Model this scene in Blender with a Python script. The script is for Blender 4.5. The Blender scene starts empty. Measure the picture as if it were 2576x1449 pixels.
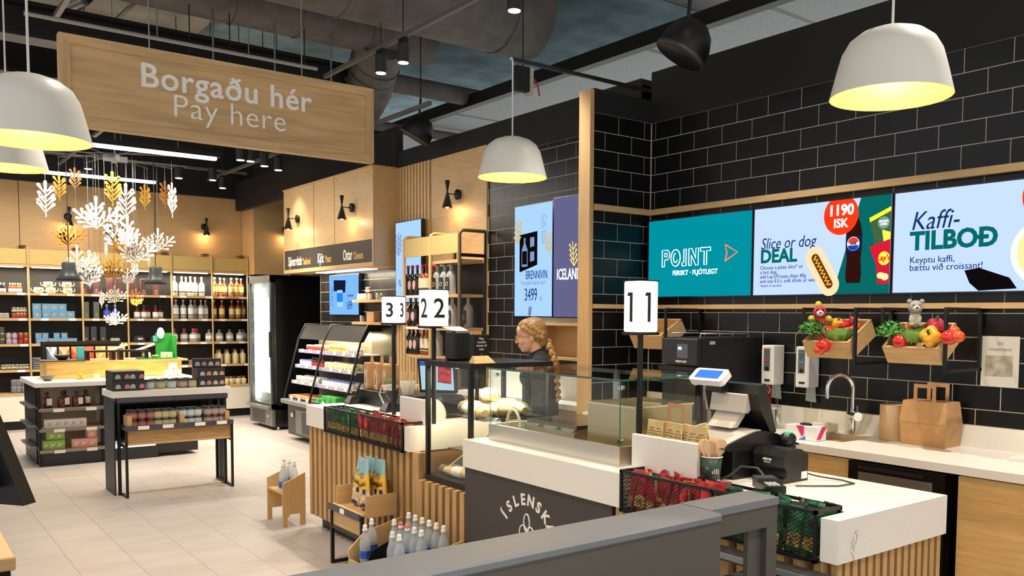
import bpy, bmesh, math, random
from mathutils import Vector, Matrix
random.seed(7)
SC = bpy.context.scene
COL = SC.collection
PI = math.pi
# ------------------------------------------------------------------ camera
W_, H_ = 2576.0, 1449.0
FPX, CX, CY, CAMZ = 2176.0, 1400.0, 930.0, 1.6
ROT = Matrix(((0.78569072, -0.6185731, 0.00757786), (-0.03272814, -0.05379641, -0.99801544), (0.61775316, 0.78388345, -0.06251209)))
cam_d = bpy.data.cameras.new('camera'); cam = bpy.data.objects.new('camera', cam_d); COL.objects.link(cam)
cam_d.sensor_fit = 'HORIZONTAL'; cam_d.sensor_width = 36.0; cam_d.lens = FPX / W_ * 36.0
cam_d.shift_x = (W_ / 2 - CX) / W_; cam_d.shift_y = (CY - H_ / 2) / W_
cam_d.clip_start = 0.05
m4 = (ROT.transposed() @ Matrix(((1, 0, 0), (0, -1, 0), (0, 0, -1)))).to_4x4(); m4.translation = (0, 0, CAMZ)
cam.matrix_world = m4
SC.camera = cam
# ------------------------------------------------------------------ world, exposure
wd = bpy.data.worlds.new('world'); SC.world = wd; wd.use_nodes = True
wd.node_tree.nodes['Background'].inputs[0].default_value = (1.0, 0.99, 0.97, 1)
wd.node_tree.nodes['Background'].inputs[1].default_value = 0.6
SC.view_settings.view_transform = 'Standard'; SC.view_settings.look = 'None'
SC.view_settings.gamma = 1.0; SC.view_settings.use_curve_mapping = False
SC.view_settings.exposure = 0.5
# ------------------------------------------------------------------ pixel -> place
def wray(x, y): return ROT.transposed() @ Vector(((x - CX) / FPX, (y - CY) / FPX, 1.0))
def onx(x, y, X): d = wray(x, y); t = X / d.x; return Vector((X, d.y * t, CAMZ + d.z * t))
def ony(x, y, Y): d = wray(x, y); t = Y / d.y; return Vector((d.x * t, Y, CAMZ + d.z * t))
def onz(x, y, Z): d = wray(x, y); t = (Z - CAMZ) / d.z; return Vector((d.x * t, d.y * t, Z))
def dep(x, y, D): d = wray(x, y) * D; return Vector((d.x, d.y, d.z + CAMZ))
# ------------------------------------------------------------------ materials
def lin(c): return tuple((v / 255 / 12.92) if v / 255 <= .04045 else ((v / 255 + .055) / 1.055) ** 2.4 for v in c) + (1.0,)
MATS = {}
def mat(name, rgb, rough=.5, metal=0.0, emit=0.0, noise=0.0, nscale=30.0, spec=.5, coat=0.0, alpha=1.0, trans=0.0, bump=0.0, stretch=None, ergb=None):
    if name in MATS: return MATS[name]
    m = bpy.data.materials.new(name); m.use_nodes = True; MATS[name] = m
    nt = m.node_tree; b = nt.nodes['Principled BSDF']; I = b.inputs
    I['Base Color'].default_value = lin(rgb); I['Roughness'].default_value = rough; I['Metallic'].default_value = metal
    I['Specular IOR Level'].default_value = spec; I['Coat Weight'].default_value = coat
    if trans: I['Transmission Weight'].default_value = trans
    if alpha < 1: I['Alpha'].default_value = alpha
    if emit: I['Emission Color'].default_value = lin(ergb or rgb); I['Emission Strength'].default_value = emit
    if noise or bump:
        tc = nt.nodes.new('ShaderNodeTexCoord'); mp = nt.nodes.new('ShaderNodeMapping'); no = nt.nodes.new('ShaderNodeTexNoise')
        oi = nt.nodes.new('ShaderNodeObjectInfo'); ad = nt.nodes.new('ShaderNodeVectorMath'); ad.operation = 'ADD'
        cb = nt.nodes.new('ShaderNodeVectorMath'); cb.operation = 'SCALE'; cb.inputs['Scale'].default_value = 17.0
        cx = nt.nodes.new('ShaderNodeCombineXYZ')
        for k in range(3): nt.links.new(oi.outputs['Random'], cx.inputs[k])
        nt.links.new(cx.outputs[0], cb.inputs[0])
        nt.links.new(tc.outputs['Object'], mp.inputs[0])
        mp.inputs['Scale'].default_value = stretch or (1, 1, 1)
        nt.links.new(mp.outputs[0], ad.inputs[0]); nt.links.new(cb.outputs[0], ad.inputs[1])
        nt.links.new(ad.outputs[0], no.inputs['Vector']); no.inputs['Scale'].default_value = nscale; no.inputs['Detail'].default_value = 5
        if noise:
            r = nt.nodes.new('ShaderNodeValToRGB'); lo = [max(0, v * (1 - noise)) for v in rgb]; hi = [min(255, v * (1 + noise * .6)) for v in rgb]
            r.color_ramp.elements[0].color = lin(lo); r.color_ramp.elements[1].color = lin(hi)
            r.color_ramp.elements[0].position = .32; r.color_ramp.elements[1].position = .68
            nt.links.new(no.outputs['Fac'], r.inputs[0]); nt.links.new(r.outputs[0], I['Base Color'])
        if bump:
            bp = nt.nodes.new('ShaderNodeBump'); bp.inputs['Strength'].default_value = bump; bp.inputs['Distance'].default_value = .002
            nt.links.new(no.outputs['Fac'], bp.inputs['Height']); nt.links.new(bp.outputs[0], I['Normal'])
    return m
def wood(name, rgb, axis='Y', rough=.45, amt=.13, sc=5.0):
    st = {'X': (1.2, 14, 14), 'Y': (14, 1.2, 14), 'Z': (14, 14, 1.2)}[axis]
    return mat(name, rgb, rough, noise=amt, nscale=sc, stretch=st, bump=.12, spec=.35)
def glass(name='clear_glass', tint=(235, 245, 240), refl=.08, dens=0.0):
    if name in MATS: return MATS[name]
    m = bpy.data.materials.new(name); m.use_nodes = True; MATS[name] = m
    nt = m.node_tree; nt.nodes.clear(); o = nt.nodes.new('ShaderNodeOutputMaterial')
    t = nt.nodes.new('ShaderNodeBsdfTransparent'); t.inputs[0].default_value = lin(tint)
    g = nt.nodes.new('ShaderNodeBsdfGlossy'); g.inputs['Roughness'].default_value = .02
    fr = nt.nodes.new('ShaderNodeFresnel'); fr.inputs[0].default_value = 1.45
    ge = nt.nodes.new('ShaderNodeNewGeometry'); iv = nt.nodes.new('ShaderNodeMath'); iv.operation = 'SUBTRACT'; iv.inputs[0].default_value = 1.0; nt.links.new(ge.outputs['Backfacing'], iv.inputs[1])
    ml = nt.nodes.new('ShaderNodeMath'); ml.operation = 'MULTIPLY'; nt.links.new(fr.outputs[0], ml.inputs[0]); nt.links.new(iv.outputs[0], ml.inputs[1])
    mx = nt.nodes.new('ShaderNodeMixShader'); nt.links.new(ml.outputs[0], mx.inputs[0]); nt.links.new(t.outputs[0], mx.inputs[1]); nt.links.new(g.outputs[0], mx.inputs[2])
    nt.links.new(mx.outputs[0], o.inputs[0])
    return m
def emis(name, rgb, s=1.0):
    if name in MATS: return MATS[name]
    m = bpy.data.materials.new(name); m.use_nodes = True; MATS[name] = m
    nt = m.node_tree; nt.nodes.clear(); o = nt.nodes.new('ShaderNodeOutputMaterial'); e = nt.nodes.new('ShaderNodeEmission')
    e.inputs[0].default_value = lin(rgb); e.inputs[1].default_value = s; nt.links.new(e.outputs[0], o.inputs[0]); return m
# ------------------------------------------------------------------ mesh collector
class MB:
    def __init__(s): s.v = []; s.f = []; s.sm = []
    def add(s, vs, fs, smooth=False):
        n = len(s.v); s.v += [tuple(p) for p in vs]; s.f += [tuple(i + n for i in f) for f in fs]; s.sm += [smooth] * len(fs); return s
    def box(s, x0, x1, y0, y1, z0, z1):
        return s.add([(x0, y0, z0), (x1, y0, z0), (x1, y1, z0), (x0, y1, z0), (x0, y0, z1), (x1, y0, z1), (x1, y1, z1), (x0, y1, z1)],
                     [(3, 2, 1, 0), (4, 5, 6, 7), (0, 1, 5, 4), (1, 2, 6, 5), (2, 3, 7, 6), (3, 0, 4, 7)])
    def bbox(s, x0, x1, y0, y1, z0, z1, b=.004):   # box with chamfered vertical & top edges
        b = min(b, (x1 - x0) * .45, (y1 - y0) * .45, (z1 - z0) * .45)
        def ring(d, z): return [(x0 + b, y0 + d, z), (x1 - b, y0 + d, z), (x1 - d, y0 + b, z), (x1 - d, y1 - b, z), (x1 - b, y1 - d, z), (x0 + b, y1 - d, z), (x0 + d, y1 - b, z), (x0 + d, y0 + b, z)]
        def inner(z): return [(x0 + b, y0 + b, z), (x1 - b, y0 + b, z), (x1 - b, y0 + b, z), (x1 - b, y1 - b, z), (x1 - b, y1 - b, z), (x0 + b, y1 - b, z), (x0 + b, y1 - b, z), (x0 + b, y0 + b, z)]
        vs = ring(0, z0 + b) + ring(0, z1 - b)
        fs = [(i, (i + 1) % 8, 8 + (i + 1) % 8, 8 + i) for i in range(8)]
        top = [(x0 + b, y0 + b, z1), (x1 - b, y0 + b, z1), (x1 - b, y1 - b, z1), (x0 + b, y1 - b, z1)]
        bot = [(x0 + b, y0 + b, z0), (x1 - b, y0 + b, z0), (x1 - b, y1 - b, z0), (x0 + b, y1 - b, z0)]
        vs += top + bot
        fs += [(16, 17, 18, 19), (23, 22, 21, 20), (8, 9, 17, 16), (9, 10, 17), (10, 11, 18, 17), (11, 12, 18), (12, 13, 19, 18), (13, 14, 19), (14, 15, 16, 19), (15, 8, 16),
               (1, 0, 20, 21), (2, 1, 21), (3, 2, 21, 22), (4, 3, 22), (5, 4, 22, 23), (6, 5, 23), (7, 6, 23, 20), (0, 7, 20)]
        return s.add(vs, fs)
    def cyl(s, p0, p1, r0, r1=None, n=12, cap=True):
        r1 = r0 if r1 is None else r1; p0 = Vector(p0); p1 = Vector(p1); d = (p1 - p0).normalized()
        a = d.orthogonal().normalized(); b = d.cross(a); vs = []
        for p, r in ((p0, r0), (p1, r1)):
            vs += [p + (a * math.cos(2 * PI * i / n) + b * math.sin(2 * PI * i / n)) * r for i in range(n)]
        s.add(vs, [(i, (i + 1) % n, n + (i + 1) % n, n + i) for i in range(n)], True)
        if cap: s.add(vs, [tuple(range(n - 1, -1, -1)), tuple(range(n, 2 * n))])
        return s
    def tube(s, pts, r, n=8, cap=True):
        pts = [Vector(p) for p in pts]; vs = []; rr = r if isinstance(r, (list, tuple)) else [r] * len(pts)
        ref = None
        for i, p in enumerate(pts):
            d = (pts[min(i + 1, len(pts) - 1)] - pts[max(i - 1, 0)]).normalized()
            if ref is None: ref = d.orthogonal().normalized()
            a = (ref - d * ref.dot(d)).normalized(); ref = a; b = d.cross(a)
            vs += [p + (a * math.cos(2 * PI * k / n) + b * math.sin(2 * PI * k / n)) * rr[i] for k in range(n)]
        fs = [(i * n + k, i * n + (k + 1) % n, (i + 1) * n + (k + 1) % n, (i + 1) * n + k) for i in range(len(pts) - 1) for k in range(n)]
        s.add(vs, fs, True)
        if cap: s.add(vs, [tuple(range(n - 1, -1, -1)), tuple(range(len(vs) - n, len(vs)))])
        return s
    def lathe(s, prof, c=(0, 0, 0), n=16, sx=1.0, sy=1.0):   # prof: [(r,z)...]
        vs = []; cx, cy, cz = c
        for r, z in prof: vs += [(cx + r * sx * math.cos(2 * PI * i / n), cy + r * sy * math.sin(2 * PI * i / n), cz + z) for i in range(n)]
        fs = [(j * n + i, j * n + (i + 1) % n, (j + 1) * n + (i + 1) % n, (j + 1) * n + i) for j in range(len(prof) - 1) for i in range(n)]
        return s.add(vs, fs, True)
    def ell(s, c, r, n=12, m=8, M=None):
        vs = []; c = Vector(c)
        for j in range(m + 1):
            t = PI * j / m
            for i in range(n):
                p = Vector((r[0] * math.sin(t) * math.cos(2 * PI * i / n), r[1] * math.sin(t) * math.sin(2 * PI * i / n), r[2] * math.cos(t)))
                vs.append(c + (M @ p if M else p))
        return s.add(vs, [(j * n + i, (j + 1) * n + i, (j + 1) * n + (i + 1) % n, j * n + (i + 1) % n) for j in range(m) for i in range(n)], True)
    def prism(s, poly, fr, d0, d1):      # poly 2D list, fr(u,v,w)->3D
        n = len(poly); vs = [fr(u, v, d0) for u, v in poly] + [fr(u, v, d1) for u, v in poly]
        return s.add(vs, [tuple(range(n - 1, -1, -1)), tuple(range(n, 2 * n))] + [(i, (i + 1) % n, n + (i + 1) % n, n + i) for i in range(n)])
    def loft(s, rings, cap=True, smooth=True):
        n = len(rings[0]); vs = [p for r in rings for p in r]
        s.add(vs, [(j * n + i, j * n + (i + 1) % n, (j + 1) * n + (i + 1) % n, (j + 1) * n + i) for j in range(len(rings) - 1) for i in range(n)], smooth)
        if cap: s.add(vs, [tuple(range(n - 1, -1, -1)), tuple(range(len(vs) - n, len(vs)))])
        return s
    def mesh(s, name, off=(0, 0, 0)):
        me = bpy.data.meshes.new(name); o = Vector(off)
        me.from_pydata([tuple(Vector(p) - o) for p in s.v], [], s.f)
        me.polygons.foreach_set('use_smooth', s.sm); me.update(); return me
def frame(o, u, v, w):
    o, u, v, w = Vector(o), Vector(u), Vector(v), Vector(w)
    return lambda a, b, c=0.0: o + u * a + v * b + w * c
# ------------------------------------------------------------------ objects
def tag(o, label=None, cat=None, group=None, kind=None):
    if label: o['label'] = label
    if cat: o['category'] = cat
    if group: o['group'] = group
    if kind: o['kind'] = kind
    return o
def thing(name, label, cat, loc=(0, 0, 0), rz=0.0, group=None):
    o = bpy.data.objects.new(name, None); o.empty_display_size = .05; COL.objects.link(o); o.location = loc; o.rotation_euler = (0, 0, rz)
    return tag(o, label, cat, group)
def part(name, mb, m, parent=None, local=False, label=None):
    """mesh part; mesh coordinates are world metres unless local"""
    off = (0, 0, 0)
    if parent is not None and not local:
        p = parent; off = Vector((0, 0, 0))
        while p is not None: off += p.location; p = p.parent
    me = mb.mesh(name, off) if isinstance(mb, MB) else mb
    if m is not None and not me.materials: me.materials.append(m)
    o = bpy.data.objects.new(name, me); COL.objects.link(o)
    if parent is not None: o.parent = parent
    if label: o['label'] = label
    return o
def single(name, mb, m, label, cat, group=None, loc=None):
    """a thing that is one mesh; its origin goes to loc (or the base centre)"""
    if loc is None:
        xs = [p[0] for p in mb.v]; ys = [p[1] for p in mb.v]; zs = [p[2] for p in mb.v]
        loc = ((min(xs) + max(xs)) / 2, (min(ys) + max(ys)) / 2, min(zs))
    me = mb.mesh(name, loc); me.materials.append(m)
    o = bpy.data.objects.new(name, me); COL.objects.link(o); o.location = loc
    return tag(o, label, cat, group)
def struct(name, mb, m, parent=None):
    o = part(name, mb, m, parent)
    if parent is None: o['kind'] = 'structure'
    return o
def shared(name, me, loc, parent=None, rz=0.0, scale=None):
    o = bpy.data.objects.new(name, me); COL.objects.link(o); o.location = loc; o.rotation_euler = (0, 0, rz)
    if scale: o.scale = scale
    if parent is not None: o.parent = parent
    return o
def dup(o, loc=None, rz=None, label=None, group=None, parent=None, scale=None):
    c = o.copy(); COL.objects.link(c)
    if parent is not None: c.parent = parent
    if loc is not None: c.location = loc
    if rz is not None: c.rotation_euler = (0, 0, rz)
    if scale: c.scale = (scale,) * 3
    if label: c['label'] = label
    if group: c['group'] = group
    for ch in [q for q in KIDS.get(o.name, ())]: KIDS.setdefault(c.name, []).append(dup(ch, parent=c))
    return c
KIDS = {}
def kid(o):
    KIDS.setdefault(o.parent.name, []).append(o); return o
class Proto:
    """first use moves the original, later uses copy it"""
    def __init__(s, root): s.r = root; s.used = False
    def put(s, loc, rz=0.0, label=None, group=None, scale=None):
        if not s.used:
            s.used = True; o = s.r; o.location = loc; o.rotation_euler = (0, 0, rz)
            if scale: o.scale = (scale,) * 3
            if label: o['label'] = label
            if group: o['group'] = group
            return o
        return dup(s.r, loc, rz, label, group, scale=scale or 1.0)
def text_mesh(s, size, bold=0.0, shear=0.0, align='CENTER', depth=.0008, space=1.0, sx=1.0):
    cu = bpy.data.curves.new('t', 'FONT'); cu.body = s; cu.size = size; cu.align_x = align; cu.align_y = 'BOTTOM_BASELINE'
    cu.offset = bold; cu.shear = shear; cu.extrude = depth; cu.space_character = space; cu.resolution_u = 3
    ob = bpy.data.objects.new('t', cu); COL.objects.link(ob)
    dg = bpy.context.evaluated_depsgraph_get(); dg.update(); me = bpy.data.meshes.new_from_object(ob.evaluated_get(dg))
    bpy.data.objects.remove(ob); bpy.data.curves.remove(cu)
    v = [Vector((p.co.x * sx, p.co.y, p.co.z)) for p in me.vertices]; f = [tuple(p.vertices) for p in me.polygons]; bpy.data.meshes.remove(me)
    return v, f
def put_text(mb, s, fr, u, v, size, **k):
    w = k.pop('w', 0.0); vs, fs = text_mesh(s, size, **k); mb.add([fr(u + p.x, v + p.y, w + p.z) for p in vs], fs); return mb
def lettering(name, s, fr, u, v, size, m, parent, **k):
    return part(name, put_text(MB(), s, fr, u, v, size, **k), m, parent)
def disc(mb, fr, u, v, ru, rv=None, n=20, w0=0.0, w1=.001):
    rv = rv or ru
    return mb.prism([(u + ru * math.cos(2 * PI * i / n), v + rv * math.sin(2 * PI * i / n)) for i in range(n)], fr, w0, w1)
def area(name, loc, sx, sy, watt, rgb=(255, 240, 215), rot=(0, 0, 0), spread=PI):
    l = bpy.data.lights.new(name, 'AREA'); l.shape = 'RECTANGLE'; l.size = sx; l.size_y = sy; l.energy = watt; l.color = lin(rgb)[:3]; l.spread = spread
    o = bpy.data.objects.new(name, l); COL.objects.link(o); o.location = loc; o.rotation_euler = rot; return o
def spot(name, loc, tgt, watt, angle=60, rgb=(255, 246, 232), blend=.6, r=.03):
    l = bpy.data.lights.new(name, 'SPOT'); l.energy = watt; l.spot_size = math.radians(angle); l.spot_blend = blend; l.color = lin(rgb)[:3]; l.shadow_soft_size = r
    o = bpy.data.objects.new(name, l); COL.objects.link(o); o.location = loc
    o.rotation_euler = (Vector(tgt) - Vector(loc)).to_track_quat('-Z', 'Y').to_euler(); return o
def point(name, loc, watt, rgb=(255, 225, 170), r=.04):
    l = bpy.data.lights.new(name, 'POINT'); l.energy = watt; l.color = lin(rgb)[:3]; l.shadow_soft_size = r
    o = bpy.data.objects.new(name, l); COL.objects.link(o); o.location = loc; return o
# large lamps of the shop: rows of ceiling track spots light the aisles (their bodies are built with the tracks)
# ------------------------------------------------------------------ palette
OAK = (206, 170, 120); OAKD = (176, 138, 92)
WX, WY, WZ = wood('oak_x', OAK, 'X', amt=.045), wood('oak_y', OAK, 'Y', amt=.045), wood('oak_z', OAK, 'Z', amt=.045)
WPAN = wood('oak_panel', (214, 178, 128), 'Y', amt=.06)
WSIGN = wood('oak_sign', (208, 172, 124), 'X', amt=.09, sc=2.2)
WBOX = wood('oak_planter', (205, 168, 116), 'Y', amt=.07)
WSLAT = wood('oak_slat', (196, 158, 108), 'Z', amt=.08)
WCAB = wood('oak_cabinet', (222, 184, 124), 'Y', amt=.06)
TILE = mat('black_tile', (15, 15, 18), .3, noise=.12, nscale=3, spec=.35, bump=.03)
GROUT = mat('grout', (196, 190, 172), .9)
BLACKW = mat('black_paint', (17, 17, 20), .75)
BLK = mat('black_metal', (20, 20, 22), .42, spec=.4)
BLKG = mat('black_gloss', (12, 12, 14), .15)
CHAR = mat('charcoal', (52, 52, 54), .5)
DUCT = mat('duct_grey', (92, 89, 86), .75, noise=.12, nscale=6)
CONC = mat('concrete_slab', (158, 156, 150), .95, noise=.14, nscale=1.5)
CONCB = mat('blue_concrete', (128, 152, 160), .95, noise=.18, nscale=2)
PERF = mat('perforated_panel', (172, 180, 182), .7, noise=.1, nscale=60)
WHITE = mat('white_stone', (236, 232, 224), .3, noise=.02, nscale=200)
WPAINT = mat('white_paint', (240, 236, 228), .45)
WPLAS = mat('white_plastic', (236, 236, 236), .3)
GOLD = mat('gold_paint', (206, 176, 106), .5)
GOLDT = mat('gold_tube', (196, 166, 112), .4)
STEEL = mat('stainless', (206, 200, 190), .38, metal=1.0, bump=.02, nscale=60)
CHROME = mat('chrome', (225, 225, 225), .06, metal=1.0)
GREYM = mat('grey_metal', (150, 152, 156), .35, metal=.8)
RAILM = mat('price_rail', (96, 98, 118), .25, metal=.6)
TAG = mat('price_tag', (245, 244, 240), .5)
KRAFT = mat('kraft_paper', (196, 152, 104), .8, noise=.05, nscale=20)
GL = glass('clear_glass', (252, 254, 252)); GLG = glass('green_glass', (252, 255, 253))
FLOORM = mat('floor_tile', (172, 162, 155), .5, noise=.035, nscale=3.0, stretch=(.8, 2.2, 1), spec=.3)
XW, YC, ZR, PZ, PY = 4.5, 4.606, 2.876, .1248, .2519
# ------------------------------------------------------------------ floor
floor = struct('floor', MB().box(-3, 7, -1, 15, -.12, -.004), mat('floor_joint', (150, 140, 132), .9))
tme = MB().box(-.1646, .1646, -.3356, .3356, -.01, 0).mesh('floor_tile'); tme.materials.append(FLOORM)
random.seed(3)
nt_ = 0
for i in range(-2, 12):
    x = .937 + .331 * (i - 1) - .1655 + .331
    for j in range(0, 17):
        y = 3.3 + .673 * j + (.3365 if i % 2 else 0)
        if nt_ < 298 and y < 14.2 and not (x > 4.0 and y < 7) and x > -.2: shared('floor_tile', tme, (x, y, 0), floor); nt_ += 1
struct('floor_tiles_near', MB().box(-2.9, 6.9, -.9, 3.1, -.01, -.0005), FLOORM, floor)
# ------------------------------------------------------------------ ceiling hall above
ceil = struct('ceiling', MB().box(-4, 10, -2, 16, 5.4, 5.6), CONC)
struct('ceiling_blue_bay', MB().box(3.6, 10, 7.6, 16, 5.3, 5.39), CONCB, ceil)
for k, (y0, y1) in enumerate(((2.0, 4.35), (4.42, 5.72), (5.79, 9.0), (9.07, 12.5))):
    p = struct('ceiling_panel', MB().box(5.5, 9.0, y0, y1, 4.0, 4.03), PERF, ceil)
struct('ceiling_beam', MB().box(5.4, 5.5, 1.5, 13, 3.97, 4.1), BLK, ceil)
# ------------------------------------------------------------------ tiled walls
def tile_wall(wall, axis, at, a0, a1, z0, z1, joint, cut=(), limit=290):
    """tiles 252 x 125 mm in half bond; joint = coordinate of a joint in the row above ZR; cut = rectangles left bare"""
    tw, th, t = PY - .005, PZ - .005, .0016
    if axis == 'x': me = MB().box(-t, 0, -tw / 2, tw / 2, -th / 2, th / 2).mesh('tile')
    else: me = MB().box(-tw / 2, tw / 2, -t, 0, -th / 2, th / 2).mesh('tile')
    me.materials.append(TILE); n = 0
    k0 = math.ceil((z0 - ZR) / PZ - 1); k1 = math.floor((z1 - ZR) / PZ)
    for k in range(k1, k0 - 1, -1):
        zb, zt = ZR + k * PZ, ZR + (k + 1) * PZ; lo, hi = max(zb, z0), min(zt, z1)
        if hi - lo < .02: continue
        ph = joint + (0 if k % 2 == 0 else PY / 2)
        i0 = math.floor((a0 - ph) / PY)
        for i in range(i0, i0 + 60):
            l, r = max(ph + i * PY, a0), min(ph + (i + 1) * PY, a1)
            if r - l < .012: continue
            c, cz = (l + r) / 2, (lo + hi) / 2
            if any(q[0] <= l and r <= q[1] and q[2] <= lo and hi <= q[3] for q in cut): continue
            loc = (at, c, cz) if axis == 'x' else (c, at, cz)
            s = ((r - l - .005) / tw, (hi - lo - .005) / th)
            if min(s) <= 0: continue
            shared('tile', me, loc, wall, scale=(1, s[0], s[1]) if axis == 'x' else (s[0], 1, s[1])); n += 1
    return n
wr = struct('wall_right', MB().box(XW, XW + .2, -.6, YC, 0, 3.36), GROUT)
ztr = [onx(1639, 529, 4.47).z, onx(1639, 542.5, 4.47).z, onx(1735, 766.6, 4.47).z, onx(1735, 777.4, 4.47).z]
tile_wall(wr, 'x', XW, .75, YC, 1.045, ZR + PZ, 4.568, cut=[(1.0, 4.5, 1.80, 2.26)])
struct('upper_band', MB().box(XW - .012, XW + .2, -.6, YC, ZR + PZ, 3.363), BLACKW, wr)
wp = struct('wall_pier', MB().box(3.935, XW, YC + .003, YC + .11, 0, 3.16), GROUT)
tile_wall(wp, 'y', YC + .003, 3.945, XW - .008, .95, ZR + PZ, 4.174)
struct('upper_band', MB().box(3.936, XW, YC - .005, YC + .11, ZR + PZ, 3.162), BLACKW, wp)
struct('end_cap', MB().bbox(3.9, 3.936, YC - .012, YC + .112, 0, 3.15, .003), WZ, wp)
wf = struct('wall_far_right', MB().box(XW, XW + .2, YC + .11, 8.49, 0, 3.30), GROUT)
yts = onx(1228.5, 600, XW).y
tile_wall(wf, 'x', XW, YC + .12, yts, .85, ZR + PZ * 1.35, onx(1249.7, 490, XW).y + PY / 2, cut=[(4.8, 6.3, 1.5, 2.5)])
struct('upper_band', MB().box(XW - .012, XW + .2, yts, 10.9, 3.165, 3.345).box(XW - .012, XW + .2, YC + .11, yts, ZR + PZ * 1.35, 3.345), BLACKW, wf)
struct('wood_panel', MB().box(XW - .02, XW, yts, 7.76, 0, 3.165), WPAN, wf)
slm = MB().box(-.034, 0, -.021, .021, -1.58, 1.58).mesh('slat'); slm.materials.append(WPAN)
for k in range(11): shared('slat', slm, (XW, 7.80 + k * .066, 1.583), wf)
wn = struct('wall_niche', MB().box(4.56, 4.7, 8.49, 10.75, 0, 3.30), GROUT)
tile_wall(wn, 'x', 4.56, 8.5, 10.74, .9, 2.2, 8.55)
wood_low = struct('wood_slats_low', MB().box(4.52, 4.555, 8.3, 9.2, .6, 1.45), BLK, wn)
# rails on the tile (pier and right wall)
struct('trim_1', MB().box(XW - .045, XW - .008, -.6, YC, ztr[1], ztr[0]).box(3.94, XW - .045, YC - .035, YC - .006, ztr[1], ztr[0]), WY)
struct('trim_2', MB().box(XW - .045, XW - .008, -.6, YC, ztr[3], ztr[2]).box(3.94, XW - .045, YC - .035, YC - .006, ztr[3], ztr[2]), WY)
# ------------------------------------------------------------------ back wall with wood panels
YB = 13.98
wb = struct('wall_back', MB().box(-3, 6.2, YB, YB + .2, 0, 5.4), BLACKW)
xs_ = [-.6, .2, 1.0, ony(49, 600, YB).x, 2.9, 3.35, 4.62]
for a, b in zip(xs_[:-1], xs_[1:]): struct('wood_panel', MB().box(a + .004, b - .004, YB - .03, YB, 2.2, 3.385), WX, wb)
# corner column, its wood-clad faces
wc = struct('wall_column', MB().box(4.64, 6.2, 13.45, YB, 0, 5.4), BLACKW)
struct('wood_panel', MB().box(4.62, 6.0, 13.40, 13.45, 2.2, 3.385).box(4.62, 4.64, 13.45, YB - .03, 2.2, 3.385), WX, wc)
struct('wall_side', MB().box(5.2, 5.4, 10.75, 13.45, 0, 3.4).box(4.7, 5.4, 10.75, 10.85, 0, 3.3), BLACKW)
# dark fascia over the shop's back half
fb = struct('ceiling_fascia', MB().box(-3, 5.3, YB - .12, YB - .031, 3.39, 3.75), BLACKW)
struct('ceiling_fascia_right', MB().box(XW - .02, XW + .06, 8.5, 13.8, 3.19, 3.62), BLACKW)
# ------------------------------------------------------------------ front counters
XF, ZT, ZB = 2.51, .92, .77
slat_me = MB().box(-.02, .02, -.0225, .0225, -.335, .335).mesh('slat'); slat_me.materials.append(WSLAT)
slat_lo = MB().box(-.025, .025, -.0225, .0225, -.255, .255).mesh('slat'); slat_lo.materials.append(WSLAT)
slat_end = MB().box(-.02, .02, -.012, .012, -.335, .335).mesh('slat'); slat_end.materials.append(WSLAT)
def zprism(mb, poly, z0, z1): return mb.prism(poly, lambda u, v, w: Vector((u, v, w)), z0, z1)
XB = 3.23
c1 = thing('checkout_counter', 'white-topped checkout counter with dark lettered panel in the foreground', 'counter', (2.87, 2.83, 0))
zp = [(XF, 1.657), (XB, 1.657), (XB, 4.01), (XF, 4.01), (XF, 2.735), (2.655, 2.735), (2.655, 1.725), (XF, 1.725)]
part('countertop', zprism(MB(), zp, ZB, ZT), WHITE, c1)
part('body', MB().box(2.575, XB - .03, 1.70, 3.98, .1, ZB).box(2.6, XB - .06, 1.73, 3.95, 0, .1), mat('body_oak', OAKD, .6), c1)
dp = part('front_panel', MB().box(2.522, 2.56, 2.80, 4.005, .02, ZB), mat('panel_brown_black', (64, 57, 56), .55), c1)
fr1 = frame((2.5218, 0, 0), (0, -1, 0), (0, 0, 1), (-1, 0, 0))
# arched lettering and knot emblem
WSTK = mat('white_print', (240, 236, 228), .6)
ra = .20; cy_ = onx(1325, 1253, 2.52).y; cz_ = onx(1325, 1256, 2.52).z - ra - .03
tx = MB()
for k, ch in enumerate('ÍSLENSKA'):
    a = math.radians(149 - k * 16.8); d = a - PI / 2
    vs, fs = text_mesh(ch, .078, bold=.003)
    tx.add([fr1(-cy_ + ra * math.cos(a) + (p.x * math.cos(d) - p.y * math.sin(d)), cz_ + ra * math.sin(a) + (p.x * math.sin(d) + p.y * math.cos(d)), p.z) for p in vs], fs)
part('lettering', tx, WSTK, dp)
kn = MB()
for a in range(3):
    an = math.radians(90 + a * 120); c = (-cy_ + .035 * math.cos(an), cz_ + .075 + .035 * math.sin(an))
    kn.tube([fr1(c[0] + .03 * math.cos(t) * (1 if a else .8), c[1] + .045 * math.sin(t) * (.8 if a else 1), .001) for t in [2 * PI * i / 20 for i in range(21)]], .004, 6)
part('knot_emblem', kn, WSTK, dp)
for k in range(13): shared('slat', slat_me, (2.55 - c1.location.x, 2.76 - k * .085 - c1.location.y, .435), c1)
sle = MB().box(-.014, .014, -.012, .012, -.335, .335).mesh('slat'); sle.materials.append(WSLAT)
for k in range(15): shared('slat', sle, (2.555 + k * .047 - c1.location.x, 1.688 - c1.location.y, .435), c1)
dd = MB(); random.seed(5)
for s_ in ([(0, 0), (.012, .01), (.006, .02), (.016, .024), (.014, .038)], [(.018, -.012), (.022, .008), (.034, .02), (.038, .04), (.03, .052), (.022, .05)], [(.024, .05), (.03, .058), (.042, .056)], [(.004, -.014), (.014, -.022), (.02, -.034), (.022, -.05)]):
    dd.tube([(2.585 + u, 1.6565, .815 + v) for u, v in s_], .0012, 5)
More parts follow.
